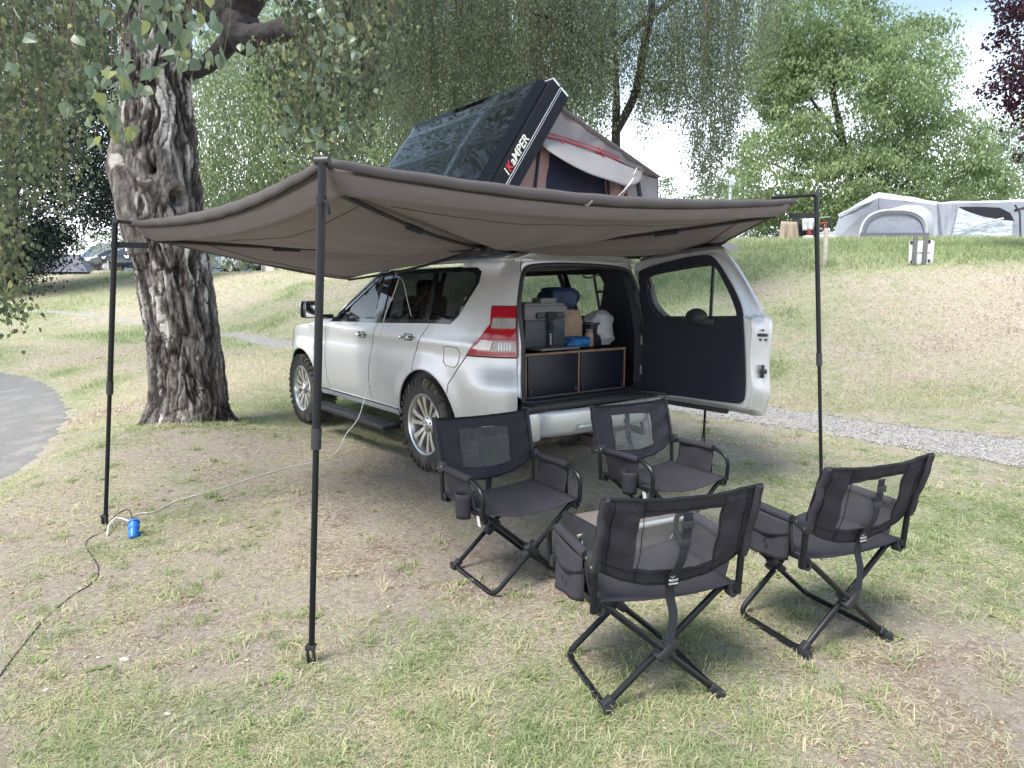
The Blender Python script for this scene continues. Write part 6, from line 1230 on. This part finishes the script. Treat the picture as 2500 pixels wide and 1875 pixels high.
limb('burl', [at(345, 620, 7.10), at(326, 540, 7.08), at(308, 460, 7.10), at(293, 400, 7.15), at(294, 362, 7.2), at(312, 330, 7.3), at(345, 300, 7.45)], [.12, .14, .14, .13, .11, .13, .1], BARK, birch, BO, 30, .22, 14)
limb('limb', [at(430, -160, 7.4), at(480, -60, 7.2), at(530, 0, 7.0), at(572, 45, 6.9), at(600, 92, 6.8), at(638, 84, 6.7), at(690, 74, 6.6), at(738, 80, 6.5)], [.26, .25, .22, .19, .15, .10, .095, .10], LIMB, birch, BO, 20, .3, tint=False)
limb('limb', [at(572, 80, 6.9), at(540, 125, 7.0), at(500, 160, 7.2), at(460, 180, 7.4)], [.10, .09, .08, .08], LIMB, birch, BO, 14, .25, tint=False)
limb('limb', [at(560, 20, 6.9), at(600, -10, 6.8), at(640, -60, 6.7)], [.20, .17, .15], LIMB, birch, BO, 16, .25, tint=False)
limb('branch', [at(700, 62, 6.6), at(745, 50, 6.5), at(790, 36, 6.4), at(860, 10, 6.2), at(930, -60, 6)], [.06, .05, .04, .04, .03], LIMB, birch, BO, 10, .25, tint=False)
limb('limb', [at(360, -120, 7.4), at(250, -240, 6.5), at(120, -350, 5.4), at(60, -500, 4.6)], [.25, .2, .15, .1], LIMB, birch, BO, 12, .2, tint=False)
def strands(bott, jitter, top_v, per_m, lsize, depth, n, off=.05, seed=1, sway=.12, twr=.0016, latt=.7, bottom_jit=60):
    rs = np.random.default_rng(seed); us = np.array([b[0] for b in bott]); vs = np.array([b[1] for b in bott]); L_ = []; S_ = []; T_ = []; tw = []
    for k in range(n):
        u = rs.uniform(us[0], us[-1]); vb = np.interp(u, us, vs)-abs(rs.normal(0, bottom_jit)); Y = rs.uniform(*depth); vt = top_v
        if vb < vt+30: continue
        b = at(u, vb, Y); t = at(u+rs.normal(0, 25), vt, Y); t[0] = b[0]+rs.normal(0, sway); ln = t[2]-b[2]; m_ = max(3, int(ln*8)); s = np.linspace(0, 1, m_)
        ph_ = rs.uniform(0, 6, 2); c = np.c_[t[0]+(b[0]-t[0])*s**1.5+.02*np.sin(s*7+ph_[0]), t[1]+.03*np.sin(s*5+ph_[1]), t[2]+(b[2]-t[2])*s]; tw.append((c-BO, twr*1.6, twr*.6))
        nl = int(ln*per_m); q = rs.random(nl)**.85; pos = np.c_[np.interp(q, s, c[:, 0]), np.interp(q, s, c[:, 1]), np.interp(q, s, c[:, 2])]+rs.normal(0, off, (nl, 3))*np.array((1, 1, .6)); L_.append(pos)
        S_.append(rs.uniform(.65, 1.2, nl)*lsize); T_.append(np.clip(rs.normal(.38, .24, nl)+rs.normal(0, .12), 0, 1))
    return np.concatenate(L_), np.concatenate(S_), np.concatenate(T_), tw
PA, SA, TA, twA = strands([(-80, 760), (0, 790), (38, 850), (60, 740), (90, 460), (120, 400), (160, 560), (185, 520), (205, 330), (250, 250), (275, 150)], 0, -160, 58, .040, (3.6, 6.0), 105, .055, 3, bottom_jit=110)
PB, SB, TB, twB = strands([(640, 0), (700, 30), (755, 70), (765, 380), (800, 405), (850, 380), (900, 330), (950, 230), (985, 140)], 0, -120, 62, .042, (4.2, 5.6), 85, .055, 4, bottom_jit=80)
PE, SE, TE, twE = strands([(625, 150), (660, 240), (700, 345), (740, 400), (765, 390)], 0, 95, 62, .042, (4.6, 6.2), 34, .055, 14, bottom_jit=70)
PC, SC_, TC, twC = strands([(200, 30), (260, 60), (330, 90), (420, 90), (520, 60), (560, 0)], 0, -120, 40, .042, (3.6, 5.0), 26, .05, 5, bottom_jit=40)
PD, SD, TD, twD = strands([(-80, 520), (60, 380), (150, 250), (230, 120)], 0, -260, 75, .036, (5.5, 8.5), 70, .10, 6, bottom_jit=120)
PP = np.concatenate([PA, PB, PC, PD, PE]); leaf_quads('crown', PP-BO, np.concatenate([SA, SB, SC_, SD, SE]), np.concatenate([TA, TB, TC, TD, TE]), LG['birch'], birch, .62, .8)['kind'] = 'stuff'
twig_mesh('twigs', twA+twB+twC+twD+twE, TW, birch)['kind'] = 'stuff'
# overhead crown outside the frame: shades the pitch and is mirrored in the paint
P = np.r_[np.c_[RNG.uniform(-6.5, 3.5, 16000), RNG.uniform(3.5, 11, 16000), RNG.uniform(7.2, 11, 16000)], np.c_[RNG.uniform(-16, -2, 42000), RNG.uniform(8.5, 19, 42000), RNG.uniform(9.8, 14, 42000)]]; k = fbm(P*.9, 2) > np.where(P[:, 1] > 8.4, .42, .50); P = P[k]; leaf_quads('crown', P-BO, RNG.uniform(.08, .14, len(P)), RNG.normal(.4, .2, len(P)), LG['birch'], birch, .4, .8)['kind'] = 'stuff'
# the nearest leaves, each an object of its own
def birch_leaf(seed):
    rs = random.Random(seed); x = B(); half = [(0, .0), (.30, .12), (.40, .30), (.34, .48), (.22, .68), (.10, .86), (0, 1.0)]; cup = rs.uniform(.1, .45); bend = rs.uniform(-.45, .2)
    mid = [(0, bend*t*t, -t) for t in (0, .12, .30, .48, .68, .86, 1.0)]
    for sg in (-1, 1):
        b = len(x.V); x.V += [(sg*h*(1+.06*math.sin(19*t)), bend*t*t+cup*h, -t) for h, t in half]+mid
        for i in range(6): x.F.append((b+i, b+i+1, b+8+i, b+7+i))
    x.tube([(0, 0, 0), (.02, .02, .18), (.06, .05, .36)], .012, 4)
    me = x.build('leaf', None, None, smooth=True, auto=False); return me
leafm = [mat('leaf_a', (.12, .165, .11), .36, 0, var=.12, vscale=8, trans=.4), mat('leaf_b', (.165, .21, .13), .36, 0, var=.12, vscale=8, trans=.4), mat('leaf_c', (.25, .28, .11), .42, 0, var=.12, trans=.45)]
protos = []
for k in range(6): o = birch_leaf(k); me = o.data; me.materials.append(leafm[(0, 0, 1, 0, 1, 2)[k]]); bpy.data.objects.remove(o); protos.append(me)
rl_ = random.Random(12); tws = []
clusters = [(268, 300, 2.5, 16), (285, 245, 2.4, 14), (300, 175, 2.4, 12), (262, 215, 2.6, 8), (350, 130, 2.4, 10), (415, 70, 2.3, 14), (440, 50, 2.3, 8), (490, 50, 2.5, 9), (505, 115, 2.6, 9), (470, 165, 2.7, 9), (545, 135, 2.7, 5), (330, 40, 2.3, 8), (122, 70, 2.4, 5), (190, 270, 3.0, 4), (300, 18, 2.3, 10), (390, 10, 2.3, 10), (460, 5, 2.3, 10), (800, 40, 3.2, 12), (840, 90, 3.4, 12), (780, 200, 3.4, 10), (760, 330, 3.5, 12), (820, 330, 3.5, 10), (715, 300, 3.6, 8), (30, 160, 3.2, 4)]
for u, v, Y, n in clusters:
    top = at(u+rl_.uniform(-30, 30), -60, Y); c_ = at(u, v, Y); tws.append((np.array(catmull([top, top*.4+c_*.6+np.array((rl_.uniform(-.03, .03), 0, .02)), c_, c_+np.array((rl_.uniform(-.02, .02), 0, -.06))], 5))-BO, .0016, .0008))
    for k in range(n):
        o = bpy.data.objects.new('leaf', protos[rl_.randrange(6)]); COL.objects.link(o); o.parent = birch; s = rl_.uniform(.034, .062)
        o.location = Vector(c_-BO)+Vector((rl_.gauss(0, .045), rl_.gauss(0, .05), rl_.gauss(.01, .05))); o.scale = (s, s, s); o.rotation_euler = (rl_.gauss(0, .45), rl_.gauss(0, .45), rl_.uniform(0, 6.28))
twig_mesh('twigs', tws, TW, birch)['kind'] = 'stuff'
# ---- generic crown made of leafy clumps
def clumps(lobes, nclump, nleaf, cr, ls, seed, shell_=.55, squash=.7, droop=0):
    rs = np.random.default_rng(seed); vol = np.array([l[3]*l[4]*l[5] for l in lobes])**.7; pr = vol/vol.sum(); P = []; S_ = []; T_ = []
    which = rs.choice(len(lobes), nclump, p=pr)
    for w in which:
        l = lobes[w]; d = rs.normal(0, 1, 3); d /= np.linalg.norm(d); r = shell_+(1-shell_)*rs.random()**.6; c_ = np.array(l[:3])+d*np.array(l[3:6])*r
        m_ = int(nleaf*rs.uniform(.5, 1.5)); k = rs.normal(0, 1, (m_, 3))*np.array((cr, cr, cr*squash))*rs.uniform(.7, 1.3)
        if droop: k[:, 2] -= rs.random(m_)*droop
        P.append(c_+k); S_.append(rs.uniform(.7, 1.25, m_)*ls); T_.append(np.clip(rs.normal(.45, .16)+rs.normal(0, .18, m_), 0, 1))
    return np.concatenate(P), np.concatenate(S_), np.concatenate(T_)
def tree(lab, base, lobes, nclump, nleaf, cr, ls, m, seed, limbs=(), cat='tree', droop=0, down=.5, aspect=.6, squash=.7, shell_=.55, name='tree', bark=LIMB, group=None):
    e = empty(name, tuple(base), 0, lab, cat, group); o = np.array(base); P, S_, T_ = clumps(lobes, nclump, nleaf, cr, ls, seed, shell_, squash, droop)
    leaf_quads('crown', P-o, S_, T_, m, e, down, aspect)['kind'] = 'stuff'
    for i, (pts, rr__) in enumerate(limbs): limb('trunk' if i == 0 else 'branch', pts, rr__, bark, e, o, 10, .15, 6, tint=False)
    return e
def lob(u, v, Y, rx, ry, rz): return (*at(u, v, Y), rx, ry, rz)
# weeping birch beyond the car: long thin curtains
wb0 = at(1490, 640, 15); wt = empty('weeping_birch', (wb0[0], wb0[1], Tz(wb0[0], wb0[1])), 0, 'tall weeping birch trailing grey-green curtains behind the roof tent', 'tree'); BO_s = BO; BO = np.array(wt.location)
P1, S1, T1, tw1 = strands([(880, 360), (960, 380), (1050, 400), (1400, 330), (1440, 300), (1480, 320), (1530, 260), (1570, 330), (1610, 300), (1650, 300), (1690, 400), (1730, 470), (1760, 400), (1790, 330), (1840, 260), (1890, 150), (1930, 60)], 0, -260, 56, .052, (12.5, 17), 520, .095, 21, .3, .003, bottom_jit=75)
P2, S2, T2, tw2 = strands([(860, 420), (1100, 440), (1380, 400), (1480, 260)], 0, -200, 62, .052, (13, 17), 300, .10, 22, .3, .003, bottom_jit=120)
P3, S3, T3, tw3 = strands([(1640, 250), (1680, 420), (1735, 520), (1765, 480), (1800, 330)], 0, -100, 62, .05, (12.5, 14), 50, .12, 23, .2, .003, bottom_jit=60)
P4, S4, T4, tw4 = strands([(1400, 330), (1440, 400), (1490, 340), (1530, 330), (1560, 380), (1600, 340), (1640, 300)], 0, -100, 70, .05, (12.5, 14), 60, .13, 24, .2, .003, bottom_jit=60)
PP = np.concatenate([P1, P2, P3, P4]); kk = fbm(np.c_[PP[:, :1]*1.9, PP[:, 1:2]*.3, PP[:, 2:]*.42], 3); pr = np.clip((kk-.38)/.10, .10, 1); sel = RNG.random(len(PP)) < pr
leaf_quads('crown', (PP-BO)[sel], np.concatenate([S1, S2, S3, S4])[sel], np.concatenate([T1, T2, T3, T4])[sel], LG['grey_birch'], wt, .7, .65)['kind'] = 'stuff'
twig_mesh('twigs', tw1+tw2[::2]+tw3, TW, wt)['kind'] = 'stuff'
limb('trunk', [wb0-np.array((0, 0, .5)), at(1500, 420, 15), at(1505, 250, 15), at(1500, 100, 15), at(1490, -150, 15)], [.14, .11, .08, .06, .05], LIMB, wt, BO, 12, .2, tint=False)
for pts, rs_ in (([at(1500, 330, 15), at(1550, 230, 14.6), at(1570, 130, 14.3), at(1590, 20, 14), at(1600, -100, 14)], [.09, .085, .08, .07, .05]), ([at(1565, 180, 14.4), at(1600, 215, 14.3), at(1660, 225, 14.2), at(1720, 260, 14)], [.03, .025, .02, .012]), ([at(1505, 200, 15), at(1440, 110, 14.6), at(1380, 60, 14.4), at(1300, 30, 14)], [.07, .06, .05, .03]), ([at(1500, 110, 15), at(1700, -40, 14), at(1850, -120, 13.6)], [.08, .06, .04])):
    limb('branch', pts, rs_, LIMB, wt, BO, 8, .15, 6, tint=False)
BO = BO_s
def gz_(u, v, Y): p = at(u, v, Y); p[2] = Tz(p[0], p[1]); return p
tree('bright grey-green birch filling the gap right of the old trunk', gz_(700, 600, 36), [lob(620, 330, 35.7, 4.42, 3.74, 5.10), lob(560, 200, 37.4, 2.21, 2.55, 4.42), lob(770, 260, 35.7, 4.08, 3.40, 5.44), lob(560, 470, 35.7, 2.72, 3.06, 2.72), lob(700, 120, 37.4, 3.74, 3.40, 4.08), lob(880, 330, 37.4, 3.40, 3.40, 4.42)], 760, 84, .46, .17, LG['far_birch'], 31, [([gz_(700, 600, 36), at(690, 400, 36), at(700, 100, 36)], [.22, .16, .08])], droop=1.5, down=.7, squash=1.3, name='birch_tree', shell_=.35)
tree('green birch behind the roof tent shell', gz_(1010, 600, 36), [lob(1000, 260, 36, 4.03, 3.17, 5.18), lob(1180, 220, 36, 4.03, 2.88, 4.90), lob(1330, 180, 36, 3.17, 2.88, 4.32), lob(900, 60, 37.44, 3.17, 2.88, 3.46), lob(1100, -20, 36, 4.90, 2.88, 3.74)], 640, 80, .46, .17, LG['far_birch'], 32, [([gz_(1010, 600, 36), at(1040, 300, 36), at(1060, 0, 36)], [.22, .16, .08]), ([at(1045, 330, 36), at(1180, 200, 36), at(1300, 60, 36)], [.12, .08, .05])], droop=1.5, down=.7, squash=1.3, name='birch_tree', shell_=.3)
tree('dark evergreen with sweeping branches behind the old birch', gz_(30, 700, 28), [lob(170, 450, 28, 2.51, 2.35, 1.70), lob(220, 330, 27.93, 2.35, 2.20, 2.79), lob(70, 570, 28, 2.0, 2, 1.1), lob(230, 150, 27.93, 1.91, 2.06, 3.24), lob(40, 420, 27.93, 2.35, 2.20, 3.53), lob(255, 500, 28, 0.90, 1.2, 0.60), lob(0, 620, 27, 1.8, 1.6, 1.1), lob(100, 200, 29.4, 2.64, 2.20, 3.82), lob(290, 440, 28, 0.60, 1.2, 1.0)], 760, 84, .33, .125, LG['dark'], 33, [([gz_(30, 700, 28), at(30, 400, 28), at(40, 0, 28)], [.26, .2, .1])], droop=.7, down=.45, squash=.45, name='evergreen_tree', shell_=.15)
wl = gz_(2075, 600, 36)
tree('broad bright green walnut tree towering over the tents at right', wl, [lob(2080, 240, 36, 4.6, 3.6, 4.2), lob(1880, 420, 36, 2.3, 2.4, 2.4), lob(2290, 400, 36, 3.0, 2.6, 2.9), lob(1990, 70, 36, 3.2, 3, 3.0), lob(2120, 440, 34.5, 3.6, 2.0, 2.0), lob(2210, 180, 36, 2.8, 2.6, 2.6), lob(1900, 170, 37, 2.0, 2.4, 2.4), lob(2380, 470, 37, 1.6, 2, 1.7), lob(1850, 520, 37, 1.4, 1.5, .9), lob(2030, 500, 35, 2.2, 2, 1.2)], 1250, 74, .36, .20, LG['walnut'], 34,
     [([wl, at(2072, 540, 36), at(2085, 470, 35.6), at(2120, 410, 35.2), at(2200, 350, 35)], [.34, .28, .24, .18, .1]), ([at(2080, 470, 35.5), at(2055, 330, 35.4), at(2030, 200, 35.4), at(2030, 60, 35.4)], [.22, .17, .13, .07]), ([at(2060, 350, 35.4), at(2000, 270, 35.2), at(1960, 210, 35.2)], [.10, .08, .05]), ([at(2035, 210, 35.3), at(2070, 140, 35.2), at(2100, 100, 35)], [.09, .07, .04]), ([at(2050, 430, 35.4), at(1960, 430, 35.3), at(1890, 400, 35.3)], [.12, .09, .05])], down=.55, aspect=.45, squash=.55, name='walnut_tree', shell_=.5)
tree('purple-leaved maple reaching in at the top right corner', gz_(2720, 640, 17), [lob(2510, 60, 16, .75, .9, .8), lob(2480, 190, 16, .5, .7, .5), lob(2540, 250, 16, .7, .8, .55), lob(2560, -60, 16, 1.2, 1.2, .9), lob(2530, 350, 16, .35, .5, .3), lob(2660, 150, 16.5, 1.3, 1.2, 2.6)], 330, 46, .15, .085, LG['purple'], 35, [([gz_(2720, 640, 17), at(2700, 300, 17), at(2690, 0, 17)], [.2, .16, .1]), ([at(2690, 250, 17), at(2560, 170, 16.5), at(2460, 190, 16.2)], [.08, .05, .02]), ([at(2690, 120, 17), at(2560, 60, 16.5), at(2450, 40, 16.2)], [.08, .05, .02])], down=.35, aspect=.8, squash=.6, name='maple_tree', shell_=.3)
hedges = [('hazy green tree at the far right behind the family tent', [lob(2440, 400, 46, 2.6, 2, 2.8), lob(2560, 330, 46, 3, 2, 3.6), lob(2400, 480, 44, 2.2, 2, 1.5), lob(2520, 480, 44, 2.5, 2, 1.6)], (2440, 600, 45), 260, .16, 41), ('low bushes behind the clothes line', [lob(1880, 560, 40, 2.4, 1.5, 1.2), lob(1990, 550, 40, 2.4, 1.5, 1.3), lob(1820, 500, 42, 1.8, 1.4, 1.0)], (1900, 600, 41), 200, .13, 42),
          ('small pale green trees seen under the weeping curtain', [lob(1640, 475, 48, 1.3, 1.2, 1.1), lob(1740, 480, 48, 1.6, 1.4, 1.5), lob(1690, 530, 48, 3.0, 1.5, 1.0), lob(1810, 440, 50, 1.2, 1.2, 1.6)], (1690, 600, 48), 130, .16, 43), ('yellow-green shrubs between the evergreen and the old birch', [lob(300, 590, 52, 1.6, 1, 1.3), lob(230, 585, 52, 2.0, 1, 1.1), lob(480, 600, 52, 1.6, 1, 1.8), lob(500, 520, 50, 1.6, 1, 1.8)], (300, 640, 52), 130, .12, 44),
          ('dark green hedge along the back of the left terrace', [lob(-60, 560, 60, 4.1, 2.0, 4.1), lob(100, 600, 60, 4.1, 2.0, 2.2), lob(560, 590, 60, 3.5, 2.0, 2.7), lob(760, 560, 60, 4.8, 2.0, 3.3), lob(960, 560, 60, 4.8, 2.0, 3.3)], (300, 640, 60), 420, .24, 45)]
for lab, lobes, (u, v, Y), nc, ls, sd_ in hedges: tree(lab, gz_(u, v, Y), lobes, nc, 70, .32, ls, LG['hedge'] if sd_ != 45 else LG['dark'], sd_, cat='bush' if sd_ in (42, 44, 45) else 'tree', name='bush' if sd_ in (42, 44, 45) else 'tree', limbs=[] if sd_ in (42, 44, 45) else [([gz_(u, v, Y), at(u, v-120, Y)], [.2, .1])], shell_=.3)
# tall meadow grass along the foot of the tents
P = []
for k in range(2600):
    u = random.uniform(1780, 2500); Y = random.uniform(18.5, 23.5); p = at(u, 592, Y); P.append((p[0], p[1]))
P = np.array(P); n = len(P); sd2 = blades('meadow_grass', np.c_[P, T(P)-.01], RNG.uniform(.08, .26, n), RNG.uniform(.008, .014, n), RNG.uniform(.9, 1.5, n), np.clip(RNG.normal(.45, .25, n), 0, 1), M['grass'], .3); tag(sd2, 'tall seeding grass stems on the verge in front of the tents', 'grass', kind='stuff')
